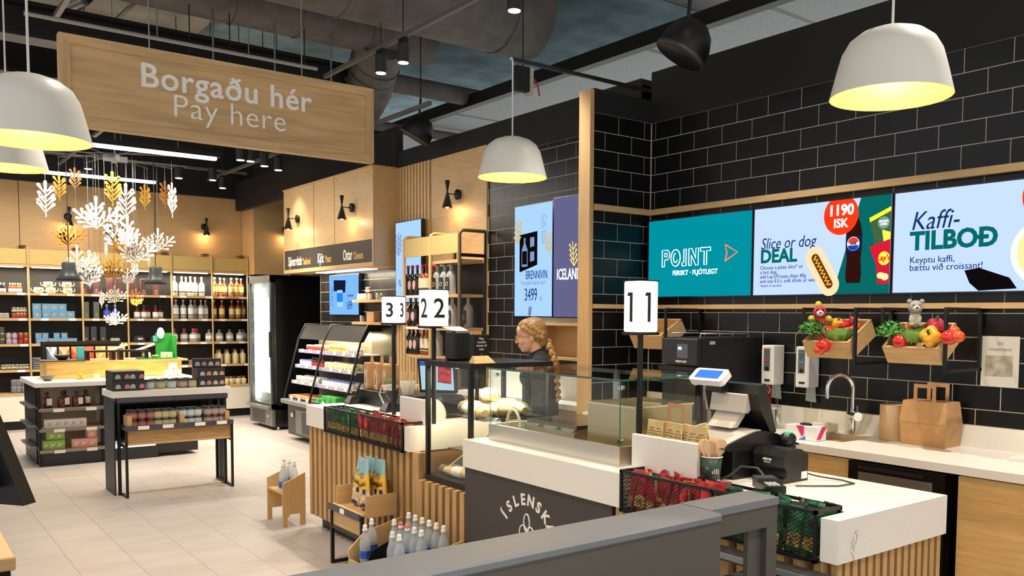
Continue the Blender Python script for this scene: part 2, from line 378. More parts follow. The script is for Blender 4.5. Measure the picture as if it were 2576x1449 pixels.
part('marker_scribble', dd, mat('scribble_grey', (150, 146, 140), .8), c1)
# far counter
c2 = thing('checkout_counter', 'far checkout counter with vertical oak slats and card readers', 'counter', (2.87, 5.4, 0))
part('countertop', zprism(MB(), [(XF, 4.61), (XB, 4.61), (XB, 6.2), (XF, 6.2), (XF, 5.86), (2.655, 5.86), (2.655, 4.675), (XF, 4.675)], ZB, ZT), WHITE, c2)
part('body', MB().box(2.57, XB - .03, 4.62, 6.17, .1, ZB), mat('body_oak', OAKD, .6), c2)
part('plinth', MB().box(2.6, XB - .06, 4.05, 6.13, 0, .1), BLK, c2)
for k in range(20): shared('slat', slat_me, (2.55 - c2.location.x, 6.17 - k * .083 - c2.location.y, .435), c2)
part('end_board', MB().box(2.53, 2.62, 4.54, 4.57, .1, ZB), WSLAT, c2)
# low slatted base under the bread cabinet
lb = thing('slatted_base', 'low oak slatted base carrying the bread cabinet', 'cabinet base', (2.8, 4.28, 0))
part('body', MB().box(2.57, 3.15, 4.015, 4.54, .1, .615).box(2.6, 3.1, 4.03, 4.53, 0, .1), mat('body_oak', OAKD, .6), lb)
for k in range(7): shared('slat', slat_lo, (2.545 - 2.8, 4.505 - k * .078 - 4.28, .36), lb)
# ------------------------------------------------------------------ bread cabinet
bc = thing('bread_cabinet', 'black-framed glass cabinet with wrapped bread between the checkouts', 'display cabinet', (2.84, 4.28, .62))
x0, x1, y0, y1, z0, z1 = 2.575, 3.12, 4.03, 4.50, .62, 1.33
for x in (x0, x1):
    for y in (y0, y1): part('post', MB().box(x - .012, x + .012, y - .012, y + .012, z0, z1), BLK, bc)
part('top_frame', MB().box(x0 - .015, x1 + .015, y0 - .015, y1 + .015, z1 - .03, z1), BLK, bc)
part('bottom_frame', MB().box(x0 - .015, x1 + .015, y0 - .015, y1 + .015, z0, z0 + .03), BLK, bc)
part('front_glass', MB().box(x0 - .004, x0 + .002, y0 + .012, y1 - .012, z0 + .03, z1 - .03), GL, bc)
part('side_glass', MB().box(x0 + .012, x1 - .012, y0 - .004, y0 + .002, z0 + .03, z1 - .03), GL, bc)
for zz in (.80, 1.0): part('glass_shelf', MB().box(x0 + .1, x1 - .02, y0 + .02, y1 - .06, zz, zz + .008), mat('smoked_shelf', (70, 66, 60), .1, alpha=.6), bc)
part('back_panel', MB().box(x1 - .005, x1 + .003, y0, y1, z0 + .03, .9), mat('cream_panel', (228, 222, 200), .5), bc)
part('slanted_panel', MB().add([(2.66, 4.47, .66), (3.1, 4.47, .66), (3.1, 4.47, .92), (2.66, 4.48, .66), (3.1, 4.48, .66), (3.1, 4.48, .92)], [(0, 1, 2), (5, 4, 3), (0, 3, 4, 1), (1, 4, 5, 2), (2, 5, 3, 0)]), mat('cream_panel', (228, 222, 200), .5), bc)
part('strip_light', MB().box(2.62, 3.08, 4.24, 4.27, 1.292, 1.298), emis('warm_strip', (255, 228, 170), 8), bc); area('cabinet_light', (2.85, 4.26, 1.285), .45, .05, 7, (255, 236, 200))
BREAD = mat('bread_crust', (236, 200, 140), .7, noise=.16, nscale=40, bump=.3)
WRAP = mat('clear_wrap', (250, 240, 215), .2, alpha=.16, spec=.6)
PAPER = mat('white_paper_band', (240, 238, 232), .7)
def roll_proto(name, L, r, band=True):
    t = thing(name, 'x', 'bread', (0, 0, 0))
    rings = []; n = 10
    for i in range(9):
        f = i / 8; rr = r * math.sin(PI * (.12 + .76 * f)) ** .6
        rings.append([(-L / 2 + L * f, rr * math.cos(2 * PI * k / n), r * .8 + rr * .8 * math.sin(2 * PI * k / n)) for k in range(n)])
    kid(part('crust', MB().loft(rings), BREAD, t, True))
    if band: kid(part('paper_band', MB().loft([[(x, (r + .003) * math.cos(2 * PI * k / n), r * .8 + (r * .8 + .003) * math.sin(2 * PI * k / n)) for k in range(n)] for x in (-L * .12, L * .18)], cap=False), PAPER, t, True))
    w = MB(); random.seed(2)
    for i, f in enumerate((0, .06, .5, .94, 1.0)):
        pass
    kid(part('wrapper', MB().loft([[(x, rr * (1 + .1 * math.sin(5 * k)) * math.cos(2 * PI * k / n), r * .85 + rr * .9 * math.sin(2 * PI * k / n)) for k in range(n)] for x, rr in ((-L * .62, r * .75), (-L * .52, r * .55), (-L * .3, r * 1.15), (L * .3, r * 1.15), (L * .52, r * .55), (L * .62, r * .8))], cap=False), WRAP, t, True))
    return Proto(t)
rp = roll_proto('wrapped_roll', .17, .045)
for k, (px, py, lab) in enumerate(((1150, 1010, 'wrapped bread roll at the left end of the cabinet shelf'), (1180, 1022, 'wrapped bread roll behind the cabinet post'), (1205, 1030, 'wrapped roll with white band at the shelf middle'), (1236, 1020, 'wrapped roll lying on top of two others on the cabinet shelf'), (1250, 1033, 'wrapped bread roll at the front of the cabinet shelf'), (1290, 1030, 'wrapped bread roll at the right end of the cabinet shelf'))):
    p = onz(px, py, 1.01 + (.075 if k == 3 else 0)); p.x = min(max(p.x, x0 + .16), x1 - .1); p.y = min(max(p.y, y0 + .08), y1 - .12)
    rp.put((x0 + .15 + k * .062, y0 + .12 + (k % 2) * .2, 1.009 + (.07 if k == 3 else 0)), PI / 2 + .3 * (k % 3 - 1), lab, 'wrapped rolls in the bread cabinet')
bg = roll_proto('wrapped_baguette', .3, .038); bg.put((2.66, 4.26, .651), PI / 2 + .1, 'long wrapped baguette lying at the bottom of the glass cabinet')
sw = Proto(thing('sandwich_box', 'x', 'sandwich'))
kid(part('tray', MB().lathe([(.0, 0), (.06, 0), (.085, .03), (.09, .032)], n=4), mat('tray_white', (235, 230, 215), .5), sw.r, True)); kid(part('filling', MB().ell((0, 0, .03), (.055, .055, .02)), BREAD, sw.r, True))
for k in range(2): sw.put((2.80, 4.16 + k * .16, .809), .785, ['white snack tray on the lower glass shelf, nearer', 'white snack tray on the lower glass shelf, farther'][k])
al = MB().box(x0 - .0075, x0 - .0045, y0 + .2, y0 + .345, 1.205, 1.315)
ps = single('allergen_card', al, mat('red_card', (196, 78, 86), .5, noise=.35, nscale=12, stretch=(1, 1, 8)), 'red printed card taped inside the bread cabinet glass', 'card')
# napkin holder and nut notice on top of cabinet
nb = thing('napkin_dispenser', 'black napkin dispenser with a white napkin sticking out on the bread cabinet', 'napkin dispenser', (2.7, 4.38, 1.33))
part('body', MB().bbox(2.65, 2.76, 4.32, 4.44, 1.33, 1.505, .012), BLK, nb)
part('napkin', MB().add([(2.66, 4.33, 1.506), (2.75, 4.33, 1.506), (2.75, 4.42, 1.53), (2.66, 4.42, 1.53), (2.62, 4.32, 1.512), (2.62, 4.42, 1.528)], [(0, 1, 2, 3), (0, 3, 5, 4)]), PAPER, nb)
nc = thing('nut_notice', 'black kraft holder reading may contain traces of nuts', 'notice', (2.89, 4.44, 1.33))
part('holder', MB().box(2.835, 2.945, 4.405, 4.47, 1.33, 1.48), BLK, nc)
frn = frame((2.89, 4.4045, 1.325), (1, 0, 0), (0, 0, 1), (0, -1, 0))
tn = MB()
for i, s_ in enumerate(('May', 'contain', 'traces of', 'nuts')): put_text(tn, s_, frn, 0, .125 - i * .021, .021)
put_text(tn, 'i', frn, 0, .03, .02); part('lettering', tn, WSTK, nc)
part('kraft_back', MB().box(2.85, 2.935, 4.472, 4.5, 1.33, 1.50), KRAFT, nc)
tk = single('kraft_tray', MB().add([(2.60, 4.03, 1.331), (2.74, 4.03, 1.331), (2.72, 4.075, 1.37), (2.62, 4.075, 1.37), (2.60, 4.09, 1.331), (2.74, 4.09, 1.331), (2.72, 4.09, 1.37), (2.62, 4.09, 1.37)], [(0, 1, 2, 3), (4, 7, 6, 5), (0, 3, 7, 4), (1, 5, 6, 2), (3, 2, 6, 7), (0, 4, 5, 1)]), wood('tray_wood', (200, 160, 112), 'X'), 'folded kraft tray standing on the bread cabinet edge', 'tray')
# ------------------------------------------------------------------ glass serving case
gc = thing('glass_serving_case', 'frameless glass serving case on a stainless tray base', 'display case', (2.95, 3.39, .92))
gx0, gx1, gy0, gy1, gz0, gz1, gzt = 2.62, 3.18, 2.861, 3.92, .92, 1.008, 1.315
part('base', MB().box(gx0, gx0 + .02, gy0, gy1, gz0, gz1).box(gx1 - .02, gx1, gy0, gy1, gz0, gz1).box(gx0 + .02, gx1 - .02, gy0, gy0 + .02, gz0, gz1).box(gx0 + .02, gx1 - .02, gy1 - .02, gy1, gz0, gz1).box(gx0 + .02, gx1 - .02, gy0 + .02, gy1 - .02, gz0, gz0 + .015), STEEL, gc)
part('front_glass', MB().box(gx0 + .006, gx0 + .014, gy0 + .01, gy1 - .01, gz1, gzt - .008), GLG, gc)
part('side_glass', MB().box(gx0 + .02, gx1 - .02, gy0 + .006, gy0 + .014, gz1, gzt - .01), GLG, gc)
part('far_glass', MB().box(gx0 + .02, gx1 - .02, gy1 - .014, gy1 - .006, gz1, gzt - .01), GLG, gc)
part('top_glass', MB().box(gx0 - .01, gx1 + .06, gy0 - .01, gy1 + .01, gzt - .008, gzt + .002), GLG, gc)
EDGE = mat('glass_edge', (52, 98, 76), .2)
part('glass_edges', MB().box(gx0 - .0105, gx0 - .01, gy0 - .01, gy1 + .01, gzt - .008, gzt + .001).box(gx0 - .01, gx1 + .06, gy0 - .0105, gy0 - .01, gzt - .008, gzt + .001).box(gx0 + .004, gx0 + .008, gy0 + .004, gy0 + .008, gz1, gzt - .01).box(gx0 + .005, gx0 + .007, gy1 - .008, gy1 - .005, gz1, gzt - .01), EDGE, gc)
part('back_post', MB().box(gx1 + .02, gx1 + .05, gy0 + .0, gy0 + .03, gz0, gzt - .01).box(gx1 + .02, gx1 + .035, gy0 + .03, gy1, gzt - .03, gzt - .01), GREYM, gc)
part('divider_post', MB().box(gx1 - .01, gx1 + .005, gy0 + .62, gy0 + .66, gz1, gzt - .01), GREYM, gc)
for (x, y, z) in ((gx0 + .035, gy0 + .03, gzt - .04), (gx0 + .03, gy1 - .03, gzt - .04), (gx0 + .035, gy0 + .03, gz1 + .02), (gx0 + .03, gy1 - .03, gz1 + .02), (gx1 - .03, gy0 + .03, gzt - .04), (gx0 + .4, gy0 + .35, gz1 + .02)):
    part('clamp', MB().cyl((x - .014, y - .006, z), (x + .014, y + .006, z), .011, n=10).cyl((x, y - .014, z), (x, y + .014, z), .007, n=8), CHROME, gc)
tr = thing('hot_tray', 'stainless food warmer tray with lid and white loop handle', 'food warmer', (2.95, 3.52, .936))
part('tray', MB().box(2.74, 3.08, 3.33, 3.75, .936, 1.03), STEEL, tr)
part('lid', MB().box(2.73, 3.09, 3.30, 3.72, 1.031, 1.05), mat('lid_steel', (150, 140, 120), .2, metal=1.0), tr)
part('handle', MB().tube([(2.70, 3.80 + .06 * math.cos(a), 1.0 + .09 * math.sin(a)) for a in [PI * i / 10 for i in range(11)]], .008), mat('cream_cord', (225, 215, 195), .5), tr)
for y in (3.31, 3.45, 3.6): part('knob', MB().cyl((2.735, y, 1.02), (2.715, y, 1.02), .008), CHROME, tr)
part('board', MB().box(2.72, 3.05, 3.02, 3.32, .936, .95), wood('board_pink', (214, 180, 146), 'X'), tr)
bx = thing('steel_bin', 'stainless steel bin with folded rim inside the glass case', 'container', (2.9, 3.02, .936))
part('body', MB().box(2.76, 3.14, 2.905, 3.25, .951, 1.17), mat('bin_steel', (198, 180, 146), .3, metal=1.0), bx)
part('rim', MB().box(2.755, 3.145, 2.9, 2.915, 1.17, 1.18).box(2.755, 3.145, 3.24, 3.255, 1.17, 1.18).box(2.755, 2.77, 2.915, 3.24, 1.17, 1.18).box(3.13, 3.145, 2.915, 3.24, 1.17, 1.18).box(2.95, 3.1, 2.93, 3.1, 1.171, 1.185), mat('rim_steel', (215, 200, 170), .2, metal=1.0), bx)
# white upright plate
pl = single('counter_screen_panel', MB().bbox(2.635, 2.66, 2.41, 2.80, .92, 1.078, .003), WHITE, 'upright white stone panel on the near counter', 'panel')
pl2 = single('counter_screen_panel', MB().bbox(2.64, 2.665, 4.625, 4.98, .92, 1.075, .003), WHITE, 'upright white stone panel on the far counter beside the crisps', 'panel')
# ------------------------------------------------------------------ lane number lanterns
LAMPW = emis('lantern_white', (255, 250, 232), 1.35)
def lantern(px, X, n, rot, w, ptop, pbot, zbase, lab):
    a = onx(px, ptop, X); b = onx(px, pbot, X); t = thing('lane_sign', lab, 'sign', (a.x, a.y, zbase), rot); h = a.z - b.z; zb = b.z - zbase
    part('pole', MB().cyl((0, 0, 0), (0, 0, zb - .012), .0135, n=14), BLK, t, True)
    part('base', MB().box(-w / 2 - .004, w / 2 + .004, -w / 2 - .004, w / 2 + .004, zb - .014, zb), BLK, t, True)
    part('top_cap', MB().box(-w / 2 - .002, w / 2 + .002, -w / 2 - .002, w / 2 + .002, zb + h, zb + h + .005), BLK, t, True)
    bd = part('lantern_box', MB().bbox(-w / 2, w / 2, -w / 2, w / 2, zb, zb + h, .006), LAMPW, t, True)
    for o, u, wv in (((-w / 2 - .0006, 0, zb), (0, -1, 0), (-1, 0, 0)), ((0, -w / 2 - .0006, zb), (1, 0, 0), (0, -1, 0))):
        fq = frame(o, u, (0, 0, 1), wv); NB = mat('numeral_black', (30, 26, 26), .5)
        if n == '1': nm_ = MB().prism([(-.012, h * .2), (.006, h * .2), (.006, h * .78), (-.022, h * .78), (-.03, h * .71), (-.012, h * .71)], fq, 0, .0008)
        else: nm_ = put_text(MB(), n, fq, 0, h * .24, h * .76, bold=.0022, depth=.0004)
        part('numeral', nm_, NB, bd, True)
    return t
lantern(1613, 2.72, '1', 0.0, .112, 708, 835, ZT, 'glowing lane sign with the numeral one beside the glass serving case')
lantern(1091, 2.72, '2', 0.0, .135, 730, 820, ZT, 'glowing lane sign with the numeral two in front of the spirit rack')
lantern(990, 2.75, '3', .645, .12, 747, 812, ZT, 'glowing lane sign with the numeral three, farthest from the camera')
# ------------------------------------------------------------------ snack baskets
def basket(ya, yb, lab, div):
    t = thing('snack_basket', lab, 'basket', (2.58, (ya + yb) / 2, ZB)); x0, x1, z0, z1 = 2.497, 2.65, ZB - .005, .935; b = .006
    f = MB()
    for (z, bb) in ((z0, b), (z1, b)):
        f.box(x0, x0 + .012, ya, yb, z - b, z + b).box(x1 - .006, x1, ya, yb, z - b, z + b).box(x0, x1, ya, ya + .012, z - b, z + b).box(x0, x1, yb - .012, yb, z - b, z + b)
    for y in [ya, yb - .012] + div:
        f.box(x0, x0 + .012, y, y + .012, z0, z1).box(x1 - .012, x1, y, y + .012, z0, z1)
    part('frame', f, BLK, t)
    part('floor_plate', MB().box(x0, x1, ya, yb, z0, z0 + .003), BLK, t)
    me = MB(); st = .024; h = z1 - z0; sl = .62
    def seg(p, q):
        me.add([(p[0], p[1], p[2] - .0016), (q[0], q[1], q[2] - .0016), (q[0], q[1], q[2] + .0016), (p[0], p[1], p[2] + .0016), (p[0] + .002, p[1], p[2]), (q[0] + .002, q[1], q[2])], [(0, 1, 2, 3), (3, 2, 5, 4), (4, 5, 1, 0)])
    L = yb - ya; n = int((L + h / sl) / st) + 1
    for i in range(-int(h / sl / st) - 1, n):
        for sgn in (1, -1):
            s0 = i * st; pts = []
            a, c = s0, s0 + h / sl
            za, zc = (z0, z1) if sgn == 1 else (z1, z0)
            if c < 0 or a > L: continue
            fa = max(0, (0 - a) / (c - a)); fc = min(1, (L - a) / (c - a))
            if fc <= fa: continue
            seg((x0 + .003, ya + a + (c - a) * fa, za + (zc - za) * fa), (x0 + .003, ya + a + (c - a) * fc, za + (zc - za) * fc))
    o = part('wire_mesh', me, BLK, t); o['kind'] = 'stuff'
    em = MB()
    for yy in (ya + .003, yb - .003):
        for i in range(9):
            zz = z0 + i * h / 9; em.box(x0, x1, yy - .001, yy + .001, zz, zz + .003)
    o = part('end_mesh', em, BLK, t); o['kind'] = 'stuff'
    return t
basket(1.735, 2.725, 'black mesh basket of crisp bags set in the near counter', [2.20])
basket(4.685, 5.85, 'black mesh basket of crisp bags set in the far counter', [5.28])
RED = mat('red_foil', (176, 30, 34), .3, noise=.35, nscale=25, coat=.3); GLD = mat('gold_foil', (196, 160, 96), .3, noise=.5, nscale=70, coat=.3)
GRN = mat('green_foil', (30, 104, 58), .3, noise=.6, nscale=30, coat=.3); DGR = mat('dark_foil', (24, 34, 28), .3, coat=.3); YEL = mat('yellow_print', (200, 150, 66), .4, noise=.6, nscale=60)
def packet(c1_, c2_, c3_, nm, front):
    t = thing(nm, 'x', 'snack bag'); w, h, d = .06, .15, .024; rings = []
    for i, (f, ww, dd) in enumerate(((0, .95, .08), (.06, 1, .3), (.3, 1, 1), (.7, 1, 1), (.93, 1, .35), (1, 1.02, .06))):
        rings.append([(w * .5 * ww * sx, d * .5 * dd * sy, h * f) for sx, sy in ((-1, 0), (-.6, -.8), (0, -1), (.6, -.8), (1, 0), (.6, .8), (0, 1), (-.6, .8))])
    kid(part('bag', MB().loft(rings[:4] + [rings[4]], smooth=True), c1_, t, True)); kid(part('top_seal', MB().loft([rings[4], rings[5]]), c2_, t, True))
    kid(part('print', MB().prism([(-.022, .02), (.02, .014), (.024, .05), (.006, .062), (-.018, .055)], frame((0, -d * .5, 0), (1, 0, 0), (0, 0, 1), (0, -1, 0)), -.004, .001), c3_, t, True))
    return Proto(t)
pr = packet(RED, RED, GLD, 'crisp_bag', 0); pg = packet(GRN, DGR, YEL, 'crisp_bag', 0); pr2 = packet(GLD, RED, mat('white_logo', (240, 230, 220), .5), 'crisp_bag', 0); pg2 = packet(DGR, GRN, mat('white_logo', (240, 230, 220), .5), 'crisp_bag', 0)
random.seed(11)
def fill(ya, yb, p1, p2, lab, grp, n=12):
    for j in range(n):
        for r in range(3):
            y = ya + (yb - ya) * (j + .5) / n; p = (p1, p2)[(j + r) % 2] if r else p1
            o = p.put((2.525 + r * .05, y + random.uniform(-.006, .006), ZB + .003), PI * .5 + random.uniform(-.25, .25) + (PI if r % 2 else 0) * 0 + PI, lab + (', front row', ', middle row', ', back row')[r], grp + ' %d' % r)
            o.rotation_euler = (random.uniform(-.16, .16), random.uniform(-.1, .14), -PI / 2 + random.uniform(-.5, .5)); o.scale = (1.15, 1.1, random.uniform(1.02, 1.2))
fill(2.21, 2.71, pr, pr2, 'red and gold crisp bag in the near counter basket', 'red crisp bags in near basket', 8)
fill(1.75, 2.20, pg, pg2, 'green and black crisp bag in the near counter basket', 'green crisp bags in near basket', 7)
fill(5.29, 5.83, pg, pg2, 'green and black crisp bag in the far counter basket', 'green crisp bags in far basket', 8)
fill(4.70, 5.28, pr, pr2, 'red and gold crisp bag in the far counter basket', 'red crisp bags in far basket', 9)
# ------------------------------------------------------------------ back wall shelving
YS = 13.64
UPX = [1.03, 1.652, 2.297, 2.877, 3.475, 4.057, 4.592]
SHZ = [1.852, 1.508, 1.160, .812]
BACKB = mat('shelf_back_black', (22, 21, 22), .6)
CREAM = mat('cream_cabinet', (238, 230, 212), .5)
ordn = ['first', 'second', 'third', 'fourth', 'fifth', 'sixth']
holdsw = ['jars and small bottles', 'mugs and blue gift boxes', 'tall dark cartons and blue bottles', 'maroon cartons and two caps', 'rows of white-labelled bottles', 'gold-labelled bottles by the fridge']
tagme = MB().box(-.045, .045, -.004, 0, -.016, .016).mesh('price_tag'); tagme.materials.append(TAG)
for b in range(6):
    xa, xb = UPX[b], UPX[b + 1]
    t = thing('shelving_bay', 'gold-framed wall shelving bay with %s' % holdsw[b], 'shelving', ((xa + xb) / 2, YS + .15, 0), group='wall shelving bays'); L = t.location
    part('back_panel', MB().box(xa, xb, YS + .30, YS + .32, .12, 2.24), BACKB, t)
    part('base_cabinet', MB().box(xa, xb, YS - .04, YS + .3, .12, .47), CREAM, t)
    part('plinth', MB().box(xa, xb, YS, YS + .3, 0, .12), BLK, t)
    part('base_top', MB().box(xa, xb, YS - .05, YS + .3, .47, .495), WX, t)
    part('header_panel', MB().box(xa + .012, xb - .012, YS + .01, YS + .03, 2.24, 2.44), GOLD, t)
    part('header_board', MB().box(xa + .012, xb - .012, YS - .0, YS + .3, 2.205, 2.235), WX, t)
    part('strip_light', MB().box(xa + .05, xb - .05, YS + .03, YS + .055, 2.19, 2.204), emis('strip_white', (255, 246, 225), 4), t)
    part('upright', MB().tube([(xb, YS - .01, .47), (xb, YS - .01, 2.43), (xb, YS + .01, 2.475), (xb, YS + .06, 2.49), (xb, YS + .28, 2.49)], .013), GOLDT, t)
    part('bracket', MB().box(xb - .07, xb, YS + .1, YS + .3, 2.485, 2.5), mat('brown_bracket', (120, 92, 66), .6), t)
    for k, z in enumerate(SHZ):
        s_ = part('shelf', MB().box(xa + .008, xb - .008, YS, YS + .3, z - .032, z), WX, t)
        random.seed(b * 10 + k)
        for q in range(2): kid(shared('price_tag', tagme, (-(xb - xa) * .24 + q * .3 + random.uniform(-.03, .03), -.151, z - .016), t)) if 0 else shared('price_tag', tagme, (-(xb - xa) * .22 + q * (.28 + .1 * random.random()), -.15, z - .016), t)
area('shelf_strip', (2.9, YS + .05, 2.18), 3.5, .03, 38, (255, 240, 214))
# --- product prototypes
GLW = mat('clear_bottle', (205, 205, 200), .08, alpha=.55, spec=.8); GLA = mat('amber_bottle', (150, 70, 22), .1, coat=.4); GLD_ = mat('dark_bottle', (32, 18, 14), .1, coat=.4); GLB = mat('blue_bottle', (70, 90, 190), .12, coat=.3)
LBW = mat('white_label', (238, 236, 230), .5); LBG = mat('gold_label', (232, 206, 140), .5); INK = mat('label_ink', (70, 66, 64), .6); CORK = mat('cork', (214, 196, 164), .7)
def bottle(name, r, h, neck, glassm, label, capm, cat='bottle', lz=(.14, .55), hb=.6, n=12, cap_h=.03, capr=None):
    t = thing(name, 'x', cat); nr = neck
    kid(part('glass', MB().lathe([(0, 0), (r * .92, 0), (r, h * .03), (r, h * hb), (r * .8, h * (hb + .07)), (nr, h * (hb + .15)), (nr, h - cap_h)], n=n), glassm, t, True))
    cr = capr or nr * 1.25
    kid(part('cap', MB().lathe([(0, h - cap_h), (cr, h - cap_h), (cr, h), (0, h)], n=10), capm, t, True))
    if label:
        kid(part('label', MB().lathe([(r + .001, h * lz[0]), (r + .001, h * lz[1])], n=n), label, t, True))
        kid(part('label_print', MB().lathe([(r + .0016, h * (lz[0] + .03)), (r + .0016, h * (lz[0] + .09))], n=n), INK, t, True))
    return Proto(t)
def jar(name, r, h, body, lidm, cat='jar', label=None, n=10):
    t = thing(name, 'x', cat)
    kid(part('body', MB().lathe([(0, 0), (r * .95, 0), (r, h * .06), (r, h * .78), (r * .9, h * .82)], n=n), body, t, True))
    kid(part('lid', MB().lathe([(r * .97, h * .82), (r * .97, h), (0, h)], n=n), lidm, t, True))
    if label: kid(part('label', MB().lathe([(r + .001, h * .2), (r + .001, h * .65)], n=n), label, t, True))
    return Proto(t)
def carton(name, w, d, h, m, cat='carton', mark=None):
    t = thing(name, 'x', cat); kid(part('box', MB().bbox(-w / 2, w / 2, -d / 2, d / 2, 0, h, .002), m, t, True))
    if mark:
        f = frame((0, -d / 2 - .0005, 0), (1, 0, 0), (0, 0, 1), (0, -1, 0)); a = MB()
        a.prism([(-w * .3, h * .26), (0, h * .18), (w * .3, h * .26), (w * .12, h * .28), (0, h * .36), (-w * .12, h * .28)], f, 0, .0008); kid(part('emblem', a, mark, t, True))
        kid(part('name_strip', MB().box(-w * .28, w * .28, -d / 2 - .001, -d / 2, h * .08, h * .13), mark, t, True))
    return Proto(t)
bw = bottle('spirit_bottle', .043, .29, .013, GLW, LBW, CORK); bgl = bottle('spirit_bottle', .043, .29, .013, GLA, LBG, CORK)
sq = bottle('squat_bottle', .056, .185, .016, GLW, LBW, mat('grey_stopper', (120, 118, 114), .4), hb=.62, lz=(.12, .5)); ap = bottle('apothecary_bottle', .06, .20, .02, GLW, LBW, mat('red_stopper', (200, 70, 60), .5), hb=.55, cap_h=.05)
cer = bottle('ceramic_bottle', .044, .225, .016, mat('cream_ceramic', (222, 206, 160), .6), None, mat('brown_cork', (150, 110, 70), .7), hb=.62)
cers = bottle('ceramic_flask', .042, .12, .016, mat('cream_ceramic', (222, 206, 160), .6), None, mat('brown_cork', (150, 110, 70), .7), hb=.6)
lob = bottle('liqueur_bottle', .042, .20, .015, mat('rose_liquor', (120, 44, 34), .1, coat=.3), LBW, mat('dark_knob', (60, 50, 46), .3), hb=.5, cap_h=.045, lz=(.04, .48))
blb = bottle('blue_bottle', .05, .20, .014, GLB, None, mat('blue_knob', (120, 140, 210), .3), hb=.5, cap_h=.04)
mini = bottle('miniature_bottle', .02, .13, .008, GLA, LBW, CORK, lz=(.05, .42)); minid = bottle('miniature_bottle', .02, .13, .008, GLD_, LBW, CORK, lz=(.05, .42))
maroon = carton('maroon_carton', .075, .075, .235, mat('maroon', (96, 62, 60), .5), mark=mat('carton_print', (160, 130, 120), .5)); grn = carton('grey_green_carton', .07, .07, .235, mat('grey_green', (96, 104, 88), .5), mark=mat('carton_print2', (140, 146, 128), .5))
drk = carton('charcoal_carton', .075, .075, .235, mat('charcoal_carton', (54, 56, 58), .5), mark=mat('carton_print3', (130, 132, 134), .5))
BLUE = mat('sky_blue_plastic', (84, 170, 226), .3); CLRB = mat('clear_acetate', (190, 205, 215), .1, alpha=.5)
def bluebox():
    t = thing('gift_box', 'x', 'gift box'); s = .1
    kid(part('base', MB().box(-s / 2, s / 2, -s / 2, s / 2, 0, .022), BLUE, t, True)); kid(part('window', MB().bbox(-s / 2, s / 2, -s / 2, s / 2, .022, .085, .003), CLRB, t, True)); kid(part('top_edge', MB().box(-s / 2 - .001, s / 2 + .001, -s / 2 - .001, s / 2 + .001, .085, .1), BLUE, t, True))
    kid(part('figure', MB().ell((0, -.01, .045), (.018, .018, .024), 8, 6).ell((0, -.01, .068), (.01, .01, .012), 8, 6), mat('figure_white', (236, 228, 226), .5), t, True)); return Proto(t)
bb = bluebox()
def mug():
    t = thing('face_mug', 'x', 'mug'); CM = mat('mug_cream', (226, 208, 168), .4, noise=.2, nscale=40)
    kid(part('cup', MB().lathe([(0, 0), (.05, 0), (.058, .02), (.058, .075), (.05, .078), (.048, .02), (0, .015)], n=14), CM, t, True))
    for s in (-1, 1): kid(part('horn', MB().tube([(s * .055, 0, .03), (s * .08, 0, .028), (s * .09, 0, .05), (s * .088, 0, .072)], [.008, .008, .006, .003], 6), CM, t, True))
    kid(part('face', MB().ell((-.02, -.056, .045), (.008, .004, .007), 8, 5).ell((.02, -.056, .045), (.008, .004, .007), 8, 5).box(-.02, .02, -.06, -.055, .022, .028), mat('mug_dark', (60, 40, 30), .5), t, True)); return Proto(t)
mg = mug()
jw = jar('spice_jar', .027, .07, mat('jar_clear', (200, 196, 188), .1, alpha=.6), mat('lid_silver', (190, 188, 180), .3, metal=.6))
jg = jar('salt_jar', .034, .075, mat('jar_olive', (70, 76, 60), .2), mat('lid_gold', (170, 160, 90), .3, metal=.5)); jp = jar('salt_jar', .034, .075, mat('jar_lilac', (176, 150, 186), .3), mat('lid_gold', (170, 160, 90), .3, metal=.5)); jr = jar('salt_jar', .034, .075, mat('jar_red', (160, 50, 40), .3), mat('lid_gold', (170, 160, 90), .3, metal=.5))
jm = jar('preserve_jar', .032, .07, mat('jar_brown', (84, 52, 40), .2, noise=.4, nscale=50), mat('lid_silver', (190, 188, 180), .3, metal=.6), label=mat('multi_label', (226, 190, 150), .5, noise=.5, nscale=60))
gm = jar('grey_mug_box', .039, .09, mat('grey_pattern', (120, 118, 124), .6, noise=.3, nscale=60), mat('grey_pattern_top', (140, 138, 142), .6))
gls = jar('round_tumbler', .035, .07, mat('tumbler_glass', (220, 218, 212), .08, alpha=.45), mat('tumbler_rim', (235, 232, 226), .1, alpha=.3))
def row(proto, shelf, pxs, lab, grp, dy=.1, z=0.0, rnd=.02, sc=1.0):
    zz = SHZ[shelf] if shelf < 4 else .496
    for px in pxs: proto.put((ony(px, 800, YS + dy).x, YS + dy + random.uniform(-rnd, rnd), zz + z + .0008), random.uniform(-.08, .08), lab, grp, sc)
random.seed(21)
row(bw, 0, (440, 459, 480, 509), 'white-labelled spirit bottle at the front of the top shelf, fifth bay', 'white-label bottles top shelf'); row(bw, 0, (469, 491), 'white-labelled spirit bottle in the back rank of the top shelf, fifth bay', 'white-label bottles top shelf rear', .2)
row(bw, 1, (443, 462, 480, 507), 'white-labelled spirit bottle at the front of the second shelf, fifth bay', 'white-label bottles second shelf'); row(bw, 1, (491, 516), 'white-labelled spirit bottle in the back rank of the second shelf, fifth bay', 'white-label bottles second shelf rear', .2)
row(bgl, 0, (541, 556, 582, 596), 'gold-labelled amber bottle at the front of the top shelf, sixth bay', 'gold-label bottles top shelf'); row(bgl, 0, (565, 607), 'gold-labelled amber bottle in the back rank of the top shelf, sixth bay', 'gold-label bottles top shelf rear', .2)
